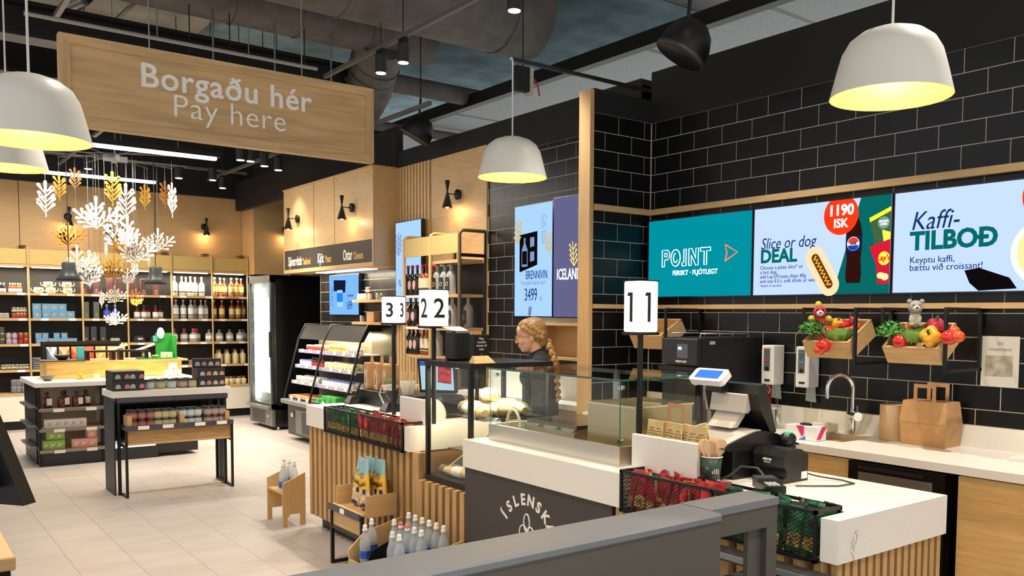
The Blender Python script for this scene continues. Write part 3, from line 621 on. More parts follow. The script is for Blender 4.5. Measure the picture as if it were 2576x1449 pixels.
row(bgl, 1, (558, 584, 600), 'gold-labelled amber bottle at the front of the second shelf, sixth bay', 'gold-label bottles second shelf'); row(bgl, 1, (540, 611), 'gold-labelled amber bottle in the back rank of the second shelf, sixth bay', 'gold-label bottles second shelf rear', .2)
row(ap, 2, (436, 485), 'clear apothecary bottle with red stopper on the third shelf', 'red-stoppered bottles'); row(ap, 2, (463, 494), 'clear red-stoppered bottle standing behind another on the third shelf', 'red-stoppered bottles rear', .2)
row(sq, 2, (525, 551, 578, 602), 'squat clear gin bottle at the front of the third shelf by the fridge', 'squat bottles front'); row(sq, 2, (612,), 'squat clear gin bottle behind the others near the fridge', 'squat bottles', .21)
row(cer, 3, (551, 571, 591, 610), 'cream ceramic bottle at the front of the fourth shelf', 'cream ceramic bottles front'); row(cer, 3, (545, 566, 587, 606), 'cream ceramic bottle in the rear rank of the fourth shelf', 'cream ceramic bottles rear', .2)
row(cers, 4, (566, 580, 598, 612), 'small cream flask at the front of the base top by the fridge', 'cream flasks front', .04); row(cers, 4, (572, 589, 605), 'small cream flask in the second rank on the base top', 'cream flasks rear', .14)
row(lob, 1, (345, 363, 391), 'rose liqueur bottle with white label on the second shelf, fourth bay', 'liqueur bottles'); row(lob, 1, (372, 404), 'rose liqueur bottle in the back rank on the second shelf', 'liqueur bottles rear', .2)
row(blb, 1, (269, 290), 'cobalt blue decanter bottle behind the hanging coral cut-outs', 'blue bottles')
row(maroon, 0, (211, 243, 277, 297), 'tall maroon carton on the top shelf of the third bay', 'maroon cartons third bay'); row(maroon, 0, (333, 361, 393), 'tall maroon carton on the top shelf of the fourth bay', 'maroon cartons fourth bay')
row(grn, 1, (217, 242), 'tall grey green carton on the second shelf', 'grey green cartons'); row(drk, 2, (215, 234, 258), 'tall charcoal carton on the third shelf', 'charcoal cartons')
row(gls, 2, (283, 293), 'round glass tumbler beside the charcoal cartons', 'round tumblers', .06)
row(mg, 0, (99, 130, 172), 'cream face mug with horns on the top shelf, bottom of its stack', 'face mugs lower'); row(mg, 0, (124, 170), 'cream face mug stacked upside another on the top shelf', 'face mugs upper', .1, .08)
row(bb, 1, (92, 115, 136, 156, 177), 'sky blue windowed gift box, lower row of the second shelf', 'blue gift boxes second shelf lower'); row(bb, 1, (92, 115, 136, 156), 'sky blue windowed gift box, upper row of the second shelf', 'blue gift boxes second shelf upper', .1, .101)
row(bb, 2, (96, 111, 127, 141, 155, 170, 184), 'small sky blue gift box, lower row of the third shelf', 'blue gift boxes third shelf lower', .08, 0, .002, .72); row(bb, 2, (95, 112, 141, 160), 'small sky blue gift box, upper row of the third shelf', 'blue gift boxes third shelf upper', .12, .073, .002, .72)
row(mini, 0, (28, 34, 40, 47, 54), 'amber miniature bottle on the top shelf of the first bay', 'amber miniatures'); row(minid, 0, (4, 12), 'dark miniature bottle on the top shelf at the left edge', 'dark miniatures')
row(jw, 1, (3, 10, 18), 'small clear jar at the left end of the second shelf', 'clear jars'); 
for lv in range(2): row((jr, jm)[lv], 1, (36, 45, 54, 62), ('lower jar of a wrapped pair of spreads on the second shelf', 'upper jar of a wrapped pair of spreads on the second shelf')[lv], ('spread jars lower', 'spread jars upper')[lv], .1, lv * .076)
for lv in range(2):
    row(jg, 2, (4,), ('olive-lidded salt jar at the bottom of the left stack', 'olive-lidded salt jar in the middle of the left stack')[lv], None, .1, lv * .076)
    row(jp, 2, (20, 35), ('lilac salt jar in the lower row of the third shelf', 'lilac salt jar in the upper row of the third shelf')[lv], ('lilac jars lower', 'lilac jars upper')[lv], .1, lv * .076); row(jr, 2, (51, 64), ('red salt jar in the lower row of the third shelf', 'red salt jar in the upper row of the third shelf')[lv], ('red jars lower', 'red jars upper')[lv], .1, lv * .076)
row(jg, 2, (4,), 'olive-lidded salt jar on top of the left stack', None, .1, .152)
row(jm, 3, (4, 12, 20, 28, 40, 48, 56, 64), 'preserve jar with colourful label on the fourth shelf', 'preserve jars')
for lv in range(2): row(gm, 4, (30, 42, 56), ('patterned grey cup in the lower row on the base top', 'patterned grey cup in the upper row on the base top')[lv], ('grey cups lower', 'grey cups upper')[lv], .05 + lv * .04, lv * .092)
tw = MB()
for k in range(5):
    single('folded_towel', MB().bbox(2.297 - .62, 2.297 - .40, YS + .02, YS + .24, SHZ[3] + .001 + k * .032, SHZ[3] + .031 + k * .032, .012), mat('grey_towel', (120, 122, 132), .9, noise=.1, nscale=80), 'folded grey towel, %s of the stack on the fourth shelf' % ['lowest', 'second from below', 'middle one', 'second from the top', 'topmost'][k], 'towel', 'folded grey towels')
for k, px in enumerate((350, 392)):
    c = ony(px, 850, YS + .12); c.z = SHZ[2] + .001; t = thing('baseball_cap', ['charcoal cap with white embroidery on the third shelf, left one', 'charcoal cap with white embroidery on the third shelf, right one'][k], 'cap', c)
    CAPM = mat('cap_charcoal', (46, 48, 54), .85)
    part('crown', MB().lathe([(.09, 0), (.088, .035), (.07, .075), (.035, .098), (0, .104)], n=16), CAPM, t, True)
    part('peak', MB().add([(-.07, -.08, .012), (-.04, -.13, .006), (.04, -.13, .006), (.07, -.08, .012), (.06, -.06, .02), (-.06, -.06, .02)], [(0, 1, 2, 3, 4, 5)]), CAPM, t, True)
    part('embroidery', MB().ell((-.02, -.082, .052), (.014, .006, .016), 8, 5).ell((.004, -.084, .052), (.012, .006, .014), 8, 5).ell((.026, -.08, .052), (.012, .006, .014), 8, 5), WSTK, t, True)
sbx = carton('small_box', .09, .06, .075, mat('window_box', (150, 120, 112), .4, noise=.4, nscale=40), 'box')
row(sbx, 3, (482, 503), 'small window box on the fourth shelf', 'small window boxes', .06)
# ------------------------------------------------------------------ hood over the deli counter
hd = thing('canopy_cabinet', 'oak canopy with three panels and a dark lettered band', 'canopy', (4.35, 9.77, 2.113))
hx, hy0, hy1, hz0, hz1 = 4.20, 8.49, 11.05, 2.113, 3.18
part('carcass', MB().box(hx + .015, 4.55, hy0, hy1, hz0, hz1), WPAN, hd)
ys = [hy0, onx(841, 500, hx).y, onx(789, 500, hx).y, hy1]
for a, b in zip(ys[:-1], ys[1:]): part('panel', MB().box(hx, hx + .015, a + .008, b - .008, 2.40, hz1 - .015), WPAN, hd)
part('edge_frame', MB().box(hx - .006, hx + .015, hy0, hy1, hz0, hz0 + .045).box(hx - .006, hx + .015, hy0, hy0 + .025, hz0 + .045, 2.40).box(hx - .006, hx + .015, hy1 - .025, hy1, hz0 + .045, 2.40).box(hx - .012, 4.56, hy0 - .006, hy1, hz1 - .015, hz1), WY, hd)
bd = part('sign_band', MB().box(hx - .002, hx + .015, hy0 + .025, hy1 - .025, hz0 + .045, 2.395), mat('band_brown', (58, 50, 42), .6), hd)
frh = frame((hx - .0026, 0, 0), (0, -1, 0), (0, 0, 1), (-1, 0, 0))
GOLDT_ = mat('gold_lettering', (196, 154, 84), .5)
for s_, px, sc, m in (('Sjávarréttir', 743, .165, WSTK), ('Seafood', 772, .115, GOLDT_), ('Kjöt', 807, .165, WSTK), ('Meats', 826, .115, GOLDT_), ('Ostar', 875, .165, WSTK), ('Cheeses', 902, .115, GOLDT_)):
    lettering('lettering', s_, frh, -onx(px, 645, hx).y, 2.205, sc, m, bd, sx=.62, bold=.003)
part('under_light', MB().box(4.35, 4.50, 9.0, 10.4, 2.105, 2.113), emis('strip_white', (255, 246, 225), 4), hd)
area('canopy_light', (4.3, 9.8, 2.09), .1, 1.8, 22, (255, 236, 205))
# ------------------------------------------------------------------ wall sconces
def sconce_proto():
    t = thing('wall_sconce', 'x', 'wall lamp')
    kid(part('shade', MB().lathe([(.022, .135), (.024, .13), (.007, .03), (.052, -.125), (.049, -.125), (.01, .02)], (0, 0, 0), 16), BLK, t, True))
    kid(part('arm', MB().cyl((0, 0, .01), (.105, 0, .01), .005, n=8), BLK, t, True))
    kid(part('wall_plate', MB().lathe([(0, 0), (.042, 0), (.05, .012), (.05, .028), (0, .028)], n=16), BLK, t, True)); KIDS[t.name][-1].rotation_euler = (0, -PI / 2, 0); KIDS[t.name][-1].location = (.132, 0, .01)
    kid(part('bulb', MB().ell((0, 0, -.105), (.022, .022, .026), 10, 8), emis('sconce_bulb', (255, 214, 150), 9), t, True))
    return Proto(t)
sp = sconce_proto()
def sconce(plate_px, plate_py, plane, val, lab):
    p = (onx if plane == 'x' else ony)(plate_px, plate_py, val)
    if plane == 'x': loc, rz = Vector((p.x - .132, p.y, p.z - .01)), 0.0
    else: loc, rz = Vector((p.x, p.y - .132, p.z - .01)), PI / 2
    sp.put(loc, rz, lab, 'black cone sconces')
    sl = point('sconce_light', loc + Vector((0, 0, -.14)), 2.2, (255, 214, 160), .02)
sconce(751, 551, 'x', hx, 'black cone sconce on the left panel of the oak canopy'); sconce(888, 523, 'x', hx, 'black cone sconce on the right panel of the oak canopy')
sconce(1155, 490, 'x', XW - .02, 'black cone sconce on the oak wall above the spirit rack')
sconce(170, 545, 'y', YB - .03, 'black cone sconce on the back wall behind the coral mobile'); sconce(513, 571, 'y', YB - .03, 'black cone sconce on the back wall above the white-labelled bottles')
sconce(716, 577, 'y', 13.40, 'black cone sconce half hidden by the oak canopy')
# ------------------------------------------------------------------ tall fridge
fr_ = thing('tall_fridge', 'tall black upright fridge with lit glass door', 'fridge', (4.6, 12.07, 0))
fx, fy0, fy1, fz = 4.23, 11.62, 12.53, 2.12
part('body', MB().box(fx + .06, 5.0, fy0, fy0 + .03, .28, fz).box(fx + .06, 5.0, fy1 - .03, fy1, .28, fz).box(4.96, 5.0, fy0, fy1, .28, fz).box(fx + .06, 5.0, fy0, fy1, fz - .05, fz).box(fx + .06, 5.0, fy0, fy1, .28, .34).box(fx + .04, 4.98, fy0 + .01, fy1, .04, .28), BLKG, fr_)
dr = part('door', MB().box(fx, fx + .05, fy0, fy0 + .05, .3, fz).box(fx, fx + .05, fy1 - .04, fy1, .3, fz).box(fx, fx + .05, fy0, fy1, fz - .1, fz).box(fx, fx + .05, fy0, fy1, .3, .36), mat('door_black', (30, 30, 32), .3), fr_)
part('door_trim', MB().box(fx - .004, fx, fy0 + .045, fy0 + .058, .3, fz - .09).box(fx - .004, fx, fy1 - .058, fy1 - .045, .3, fz - .09), GREYM, dr)
part('glass_pane', MB().box(fx + .01, fx + .016, fy0 + .05, fy1 - .04, .36, fz - .1), GL, dr)
part('handle', MB().box(fx - .03, fx - .005, fy0 + .012, fy0 + .03, 1.0, 1.35), BLK, dr); part('red_badge', MB().box(fx - .002, fx, fy0 + .06, fy0 + .12, fz - .04, fz - .02), mat('badge_red', (200, 60, 60), .4), dr)
part('lining', MB().box(4.9, 4.955, fy0 + .03, fy1 - .03, .34, fz - .05).box(fx + .07, 4.9, fy0 + .03, fy0 + .034, .34, fz - .05).box(fx + .07, 4.9, fy1 - .034, fy1 - .03, .34, fz - .05), mat('lining_white', (225, 235, 235), .4), fr_)
part('led_strip', MB().box(fx + .08, fx + .1, fy1 - .12, fy1 - .08, .4, fz - .15).box(fx + .08, fx + .09, fy1 - .22, fy1 - .205, .4, fz - .15), emis('fridge_led', (250, 252, 240), 9), fr_)
for z in (.48, .82, 1.16, 1.5, 1.82): part('shelf', MB().box(fx + .1, 4.9, fy0 + .04, fy1 - .04, z, z + .012), mat('fridge_shelf', (215, 222, 220), .3), fr_)
part('kick_bar', MB().box(fx - .05, fx, fy0 + .03, fy1, .285, .325), GREYM, fr_); gp = part('grille_panel', MB().box(fx, fx + .04, fy0 + .01, fy1, .05, .28), mat('fridge_steel', (130, 130, 132), .4, metal=.8), fr_)
g_ = MB()
for k in range(9): g_.box(fx - .003, fx, fy0 + .3, fy1 - .12, .075 + k * .02, .085 + k * .02)
part('grille', g_, BLK, gp)['kind'] = 'stuff'; part('lock', MB().box(fx - .01, fx, fy0 + .12, fy0 + .2, .17, .2), CHROME, gp)
for y in (fy0 + .06, fy1 - .06): part('foot', MB().cyl((fx + .1, y, 0), (fx + .1, y, .05), .018), CHROME, fr_)
area('fridge_light', (fx + .1, fy1 - .1, 1.2), .05, 1.4, 9, (240, 250, 250), (PI / 2, 0, -PI / 4))
# ------------------------------------------------------------------ deli cabinet
dc = thing('deli_cabinet', 'open black refrigerated deli cabinet with slanted front', 'deli cabinet', (4.3, 9.87, 0))
da, db = 8.97, 10.77
def dfx(z): return 4.08 + (z - .52) / (1.28 - .52) * .19 if z < 1.28 else 4.27 + (z - 1.28) * .5
part('base', MB().box(4.12, 4.55, da, db, .07, .47), mat('deli_base', (70, 70, 72), .45, metal=.4), dc); part('ledge', MB().bbox(4.02, 4.14, da, db, .47, .525, .01), GREYM, dc)
part('back', MB().box(4.54, 4.558, da, db, .47, 1.46), mat('deli_back', (60, 56, 48), .5), dc)
part('canopy', MB().prism([(4.27, 1.28), (4.36, 1.46), (4.55, 1.46), (4.55, 1.40), (4.38, 1.40), (4.31, 1.28)], lambda u, v, w: Vector((u, w, v)), da, db), BLK, dc)
for y in (da, 9.96, db):
    part('bar', MB().tube([(4.07, y, .52), (4.27, y, 1.28), (4.36, y, 1.465), (4.55, y, 1.465)], .013, 6), BLK, dc)
part('end_glass', MB().prism([(4.08, .53), (4.27, 1.28), (4.36, 1.45), (4.54, 1.45), (4.54, .53)], lambda u, v, w: Vector((u, w, v)), da + .004, da + .008), GL, dc)
gp = part('grille_panel', MB().box(4.112, 4.12, 10.0, 10.5, .1, .40), mat('fridge_steel', (130, 130, 132), .4, metal=.8), dc); g_ = MB()
for k in range(14): g_.box(4.108, 4.112, 10.03, 10.3, .12 + k * .019, .13 + k * .019)
part('grille', g_, BLK, gp)['kind'] = 'stuff'; part('lock', MB().box(4.1, 4.12, 10.55, 10.63, .3, .36), CHROME, dc)
for y in (da + .1, db - .15): part('foot', MB().cyl((4.3, y, 0), (4.3, y, .08), .02), CHROME, dc)
LIL = mat('lilac_rail', (178, 176, 206), .3); DSH = [.545, .745, .945, 1.135]
for k, z in enumerate(DSH):
    for ya, yb in ((da + .02, 9.94), (9.98, db - .02)):
        sh = part('shelf', MB().box(dfx(z) + .04, 4.54, ya, yb, z - .01, z), mat('deli_shelf', (200, 200, 204), .3), dc)
        if k: part('price_rail', MB().box(dfx(z) + .025, dfx(z) + .04, ya, yb, z - .03, z + .012), LIL, sh)
        for q in range(3): part('ticket', MB().box(dfx(z) + .018, dfx(z) + .025, ya + .1 + q * .25, ya + .17 + q * .25, z - .02, z + .018), TAG, sh)
for ya, yb in ((da + .1, 9.9), (10.0, db - .1)): part('strip_light', MB().box(4.36, 4.38, ya, yb, 1.36, 1.372), emis('warm_strip', (255, 228, 170), 8), dc)
area('deli_light', (4.42, 9.87, 1.35), .1, 1.7, 30, (255, 232, 190), (0, -.35, 0))
# deli products
cup_ = jar('salad_cup', .035, .07, mat('cup_clear', (205, 200, 180), .2, noise=.4, nscale=60), mat('cup_lid', (225, 228, 230), .15), 'salad cup'); tub = jar('yoghurt_pot', .033, .075, mat('pot_white', (235, 232, 226), .4), mat('pot_blue', (90, 110, 170), .4), 'yoghurt')
gbx = carton('green_box', .13, .12, .045, mat('leaf_green_box', (62, 176, 80), .4), 'box'); bsw = bottle('soda_bottle', .026, .14, .011, GLD_, mat('red_label', (196, 44, 50), .5), mat('black_cap', (30, 30, 32), .5), lz=(.02, .5))
pie = jar('pastry_ring', .05, .045, mat('pastry_gold', (236, 190, 112), .6, noise=.2, nscale=40), mat('pastry_top', (246, 214, 150), .6), 'pastry')
can = jar('snack_tub', .035, .07, mat('tub_red', (190, 70, 50), .4, noise=.5, nscale=30), mat('tub_white', (236, 230, 222), .4), 'tub')
wrp = jar('sandwich_wrap', .04, .075, mat('wrap_pale', (232, 216, 160), .5, noise=.25, nscale=40), mat('wrap_top', (240, 230, 190), .5), 'sandwich')
car = carton('veg_tray', .16, .14, .03, mat('carrot_tray', (224, 150, 100), .5, noise=.3, nscale=30), 'tray')
random.seed(31)
def drow(p, k, ya, yb, n, lab, grp, ranks=2, sc=1.0, dz=0):
    for r in range(ranks):
        for i in range(n):
            y = ya + (yb - ya) * (i + .5) / n; p.put((dfx(DSH[k]) + .09 + r * .11, y, DSH[k] + .001 + dz), random.uniform(-.1, .1) - PI / 2, lab + (', front rank' if r == 0 else ', rear rank'), grp + (' front' if r == 0 else ' rear'), sc)
drow(can, 3, 10.05, 10.6, 7, 'red and white snack tub on the top deli shelf', 'snack tubs'); drow(pie, 3, 9.4, 9.9, 5, 'golden pastry ring on the top deli shelf', 'pastries upper'); drow(pie, 3, 9.4, 9.9, 5, 'golden pastry ring stacked on another on the top deli shelf', 'pastries stacked', 2, 1, .046); drow(cup_, 3, 9.02, 9.38, 5, 'pale round tub at the near end of the top deli shelf', 'pale tubs', 1, .95)
drow(bsw, 2, 10.0, 10.35, 6, 'dark soda bottle with red label on the second deli shelf', 'soda bottles', 2, .8); drow(tub, 2, 10.36, 10.7, 5, 'blue-lidded pot on the second deli shelf', 'blue pots'); drow(wrp, 2, 9.1, 9.92, 9, 'pale wrapped sandwich on the second deli shelf', 'sandwiches')
drow(cup_, 1, 10.02, 10.7, 8, 'clear salad cup on the third deli shelf, far module', 'salad cups far'); drow(tub, 1, 9.05, 9.9, 10, 'blue-lidded pot on the third deli shelf, near module', 'blue pots near')
drow(car, 0, 10.0, 10.7, 4, 'tray of orange vegetables on the bottom deli shelf', 'veg trays', 2); drow(gbx, 0, 9.3, 9.9, 4, 'bright green box on the bottom deli shelf', 'green boxes', 2); drow(gbx, 0, 9.3, 9.7, 3, 'bright green box stacked on another on the bottom deli shelf', 'green boxes stacked', 1, 1.0, .046)
# ------------------------------------------------------------------ spirit rack on the right wall
rk = thing('spirit_rack', 'gold and black tube rack of spirits against the tiled wall', 'rack', (4.35, 7.27, 0))
ry0, ry1, rx = 6.755, 7.80, 4.192
for y, m in ((ry0, mat('olive_tube', (96, 78, 50), .4)), (7.283, GOLDT), (ry1, GOLDT)):
    part('upright', MB().tube([(rx, y, 0), (rx, y, 2.33), (rx + .012, y, 2.355), (rx + .04, y, 2.37), (4.47, y, 2.37)], .017, 8), m, rk); part('rear_upright', MB().cyl((4.47, y, 0), (4.47, y, 2.38), .01, n=6), BLK, rk)
part('header_panel', MB().box(rx - .004, rx + .012, ry0 + .018, ry1 - .018, 2.165, 2.345), GOLD, rk)
part('side_bar', MB().box(rx, 4.47, ry0 - .012, ry0 + .012, 2.13, 2.16), BLK, rk)
RZ = [1.79, 1.48, 1.20, .9]
for z in RZ: part('shelf', MB().box(rx + .01, 4.46, ry0 + .015, ry1 - .015, z - .028, z), WY, rk)
part('top_shelf', MB().box(rx + .02, 4.46, ry0 + .02, 7.28, 2.08, 2.11), WY, rk)
part('back_panel', MB().box(4.462, 4.478, ry0, ry1, .3, 2.08), BACKB, rk)
for k, z in enumerate(RZ[:2]):
    for q in range(5): part('price_tag', MB().box(rx + .002, rx + .01, ry1 - .08 - q * .075, ry1 - .02 - q * .075, z - .026, z - .004), TAG, rk)
rd = bottle('bitter_bottle', .04, .30, .013, GLD_, None, mat('red_cap', (196, 44, 50), .4), hb=.58); kid(part('round_label', MB().prism([(.03 * math.cos(a), .1 + .045 * math.sin(a)) for a in [2 * PI * i / 16 for i in range(16)]], frame((-.0402, 0, 0), (0, -1, 0), (0, 0, 1), (-1, 0, 0)), -.004, .0012), mat('pink_label', (226, 184, 180), .5), rd.r, True))
rc = bottle('clear_spirit_bottle', .045, .30, .016, GLW, None, mat('grey_stopper', (120, 118, 114), .4), hb=.6); kid(part('black_label', MB().box(-.0475, -.043, -.032, .032, .03, .16), mat('label_black', (34, 32, 32), .5), rc.r, True)); kid(part('label_ring', MB().tube([(-.0482, .018 * math.cos(a), .095 + .018 * math.sin(a)) for a in [2 * PI * i / 12 for i in range(13)]], .003, 5), LBG, rc.r, True))
rm = bottle('cream_label_bottle', .04, .30, .012, GLA, mat('cream_label', (230, 216, 180), .5), mat('red_cap', (196, 44, 50), .4), hb=.58)
def rrow(p, k, pxs, lab, grp, dx=.07): 
    for px in pxs: p.put((rx + dx, onx(px, 700, rx + dx).y, RZ[k] + .001), random.uniform(-.1, .1), lab, grp)
rrow(rd, 0, (1027, 1038, 1050), 'dark bitter bottle with red cap on the rack, upper shelf', 'bitters upper'); rrow(rm, 0, (1063, 1073), 'cream-labelled bottle on the rack, upper shelf', 'cream label upper'); rrow(rc, 0, (1101, 1119, 1135), 'clear spirit bottle with black label on the rack, upper shelf', 'clear spirit upper'); rrow(rm, 0, (1090,), 'cream-labelled bottle beside the middle upright of the rack', None, .16)
rrow(rd, 1, (1033, 1046), 'dark bitter bottle with red cap on the rack, middle shelf', 'bitters middle'); rrow(rc, 1, (1138,), 'clear spirit bottle on the rack, middle shelf behind the lane sign', None); rrow(rc, 1, (1178,), 'lone clear spirit bottle at the near end of the rack', None, .2)
rrow(rd, 2, (1030, 1040, 1051), 'dark bitter bottle with red cap on the rack, lower shelf', 'bitters lower'); rrow(rm, 2, (1066, 1077), 'cream-labelled bottle on the rack, lower shelf', 'cream label lower'); rrow(rc, 2, (1102,), 'clear spirit bottle on the rack, lower shelf', None)
# wall shelves with jars beside the salt advert
ws = thing('wall_shelf', 'slim oak wall shelf carrying small jars, upper one', 'shelf', (4.46, 9.0, onx(930, 754, 4.4).z)); zu = ws.location.z
part('board', MB().box(4.36, 4.555, onx(985, 755, 4.36).y, onx(885, 755, 4.36).y, zu - .03, zu), WY, ws)
ws2 = thing('wall_shelf', 'slim oak wall shelf carrying a gift box, lower one', 'shelf', (4.46, 9.0, onx(930, 810, 4.4).z)); zl = ws2.location.z
part('board', MB().box(4.36, 4.555, onx(985, 812, 4.36).y, onx(885, 812, 4.36).y, zl - .03, zl), WY, ws2)
for k, px in enumerate((904, 913, 922, 930, 952, 963)): jw.put((4.42, onx(px, 750, 4.42).y, zu + .001), 0, 'small jar on the upper wall shelf beside the salt advert', 'jars on wall shelf')
jm.put((4.42, onx(927, 750, 4.42).y, zu + .073), 0, 'brown jar stacked on the others on the upper wall shelf', None)
single('gift_box', MB().bbox(4.38, 4.46, onx(944, 800, 4.4).y, onx(926, 800, 4.4).y, zl + .001, zl + .11), KRAFT, 'kraft gift box on the lower wall shelf', 'gift box'); jw.put((4.42, onx(911, 800, 4.42).y, zl + .001), 0, 'small dark jar on the lower wall shelf', None)
# ------------------------------------------------------------------ hanging sign
SY = 5.6; a_ = ony(147, 85, SY); b_ = ony(940, 224, SY); c_ = ony(940, 410, SY)
sg = thing('hanging_sign', 'long oak pay here sign hanging from the ceiling', 'sign', ((a_.x + b_.x) / 2, SY, c_.z)); sx0, sx1, sz0, sz1 = a_.x, b_.x, c_.z, b_.z
part('panel', MB().box(sx0 + .05, sx1 - .05, SY + .012, SY + .06, sz0 + .05, sz1 - .05), WSIGN, sg)
fw = MB().prism([(sx0, sz0), (sx1, sz0), (sx1 - .055, sz0 + .055), (sx0 + .055, sz0 + .055)], lambda u, v, w: Vector((u, w, v)), SY + .07, SY)
part('bottom_rail', fw, WSIGN, sg); part('top_rail', MB().prism([(sx0 + .055, sz1 - .055), (sx1 - .055, sz1 - .055), (sx1, sz1), (sx0, sz1)], lambda u, v, w: Vector((u, w, v)), SY + .07, SY), WSIGN, sg)
WSIGNZ = wood('oak_sign_z', (208, 172, 124), 'Z', amt=.09, sc=2.2)
part('end_stile', MB().prism([(sx0, sz0), (sx0 + .055, sz0 + .055), (sx0 + .055, sz1 - .055), (sx0, sz1)], lambda u, v, w: Vector((u, w, v)), SY + .07, SY), WSIGNZ, sg)
part('end_stile', MB().prism([(sx1, sz0), (sx1, sz1), (sx1 - .055, sz1 - .055), (sx1 - .055, sz0 + .055)], lambda u, v, w: Vector((u, w, v)), SY + .07, SY), WSIGNZ, sg)
frs = frame((0, SY + .0105, 0), (1, 0, 0), (0, 0, 1), (0, -1, 0)); LET = mat('grey_white_letter', (248, 246, 242), .4)
cxs = ony(572, 250, SY).x
def fit(s_, l, r, base, bold, space=1.0):
    vs, fs = text_mesh(s_, .2, bold=bold, depth=.004, space=space); x0 = min(v.x for v in vs); x1 = max(v.x for v in vs)
    L, R = ony(l[0], l[1], SY).x, ony(r[0], r[1], SY).x; k = (R - L) / (x1 - x0)
    w1_ = s_.split(' ')[0]; cut = max(v.x for v in text_mesh(w1_, .2, bold=bold, depth=.004, space=space, align='LEFT')[0]) + x0 + .015
    for side in (0, 1): keep = [f for f in fs if (vs[f[0]].x > cut) == bool(side)]; ids = sorted({i for f in keep for i in f}); ix = {i: j for j, i in enumerate(ids)}; part('lettering', MB().add([frs(L + (vs[i].x - x0) * k, base + vs[i].y * k, vs[i].z) for i in ids], [tuple(ix[i] for i in f) for f in keep]), LET, sg)
fit('Borgaðu hér', (357, 215), (786, 275), ony(357, 215, SY).z, .0028, 1.06); fit('Pay here', (440, 292), (720, 330), ony(440, 292, SY).z, -.0016, 1.05)
for px in (380, 764): x = ony(px, 150, SY).x; part('hanger', MB().cyl((x, SY + .035, sz1 - .06), (x, SY + .035, 5.4), .004, n=6), GREYM, sg)
# ------------------------------------------------------------------ pendant lamps
def pend_proto():
    t = thing('pendant_lamp', 'x', 'pendant lamp'); R_ = .20
    pr_ = [(.0, .232), (.06, .228), (.105, .212), (.14, .185), (.163, .145), (.178, .09), (.2, 0)]
    kid(part('shade', MB().lathe(pr_, n=40), mat('shade_white', (240, 236, 226), .4), t, True))
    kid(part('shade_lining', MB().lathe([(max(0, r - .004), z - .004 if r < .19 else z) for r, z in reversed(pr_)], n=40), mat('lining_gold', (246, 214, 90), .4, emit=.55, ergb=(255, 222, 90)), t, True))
    kid(part('bulb', MB().ell((0, 0, .13), (.035, .035, .05), 12, 8), emis('pendant_bulb', (255, 225, 140), 6), t, True))
    kid(part('cord', MB().cyl((0, 0, .23), (0, 0, 1.9), .0045, n=8), mat('cord_white', (225, 222, 215), .5), t, True))
    return Proto(t)
pp = pend_proto()
PEND = [(2.741, 1.654, 2.389, 'white pendant lamp hanging over the near counter at right'), (2.927, 4.141, 2.433, 'white pendant lamp hanging before the wooden post'), (.464, 3.666, 2.256, 'white pendant lamp at the left edge, nearer and larger one'), (.623, 5.815, 2.448, 'white pendant lamp at the left edge, half hidden behind another')]
for x, y, z, lab in PEND:
    o = pp.put((x, y, z - .04), 0, lab, 'white pendant lamps'); point('pendant_light', (x, y, z + .04), 16, (255, 216, 130), .05)
    if 'post' in lab:
        for ch in KIDS[o.name]:
            if ch.name.startswith('cord'): ch.data = MB().cyl((0, 0, .23), (0, 0, .66), .0045, n=8).tube([(0, 0, .65), (0, 0, .672), (-.012, 0, .678), (-.016, 0, .668)], .006, 6).mesh('cord'); ch.data.materials.append(mat('cord_white', (225, 222, 215), .5))
single('lamp_bracket', MB().box(2.927, 4.02, 4.13, 4.15, 3.055, 3.075), BLK, 'thin black arm carrying the middle pendant lamp', 'bracket')
# ------------------------------------------------------------------ jar table
jt = thing('jar_table', 'white-topped black display table with a stepped oak tray of jars', 'table', (2.1, 8.35, 0))
tx0, tx1, ty0, ty1 = 1.60, 2.59, 8.235, 8.62
part('top', MB().bbox(tx0 - .01, tx1 + .01, ty0 - .01, ty1 + .02, .853, .913, .004), WPAINT, jt)
part('side_panel', MB().box(tx0, tx0 + .012, ty0, ty1, 0, .853), CHAR, jt); part('side_panel', MB().box(tx1 - .012, tx1, ty0 + .1, ty1, 0, .853), CHAR, jt)
part('leg', MB().box(tx0 + .03, tx0 + .055, ty0, ty0 + .025, 0, .853), BLK, jt); part('leg', MB().box(tx1 - .055, tx1 - .03, ty0, ty0 + .025, 0, .853), BLK, jt)
part('apron', MB().box(tx0 + .02, tx1 - .02, ty0 + .01, ty0 + .03, .80, .853), BLK, jt); part('price_rail', MB().box(tx0 + .03, (tx0 + tx1) / 2 - .002, ty0 - .016, ty0 - .006, .812, .85).box((tx0 + tx1) / 2 + .002, tx1 - .02, ty0 - .016, ty0 - .006, .812, .85), RAILM, jt)
part('back_board', MB().box(tx0 + .02, tx1 - .02, ty1 - .09, ty1 - .07, .44, .80), BLKG, jt)
st = part('step_frame', MB().box(1.655, 1.675, 8.06, 8.08, 0, .62).box(2.545, 2.565, 8.06, 8.08, 0, .62).box(1.655, 1.675, 8.08, ty0, .0, .02).box(2.545, 2.565, 8.08, ty0 + .3, 0, .02).box(2.545, 2.565, ty0 + .28, ty0 + .3, 0, .45).box(1.655, 1.675, 8.08, ty0 + .1, .43, .45).box(2.545, 2.565, 8.08, ty0 + .3, .43, .45).box(1.655, 1.675, 8.08, ty0 + .1, .60, .62).box(2.545, 2.565, 8.08, ty0 + .1, .60, .62), BLK, jt)
part('tray_bottom', MB().box(1.675, 2.545, 8.07, 8.50, .452, .47), WX, jt); part('tray_front', MB().box(1.66, 2.56, 8.072, 8.088, .47, .60), wood('oak_shade', (176, 140, 92), 'X'), jt)
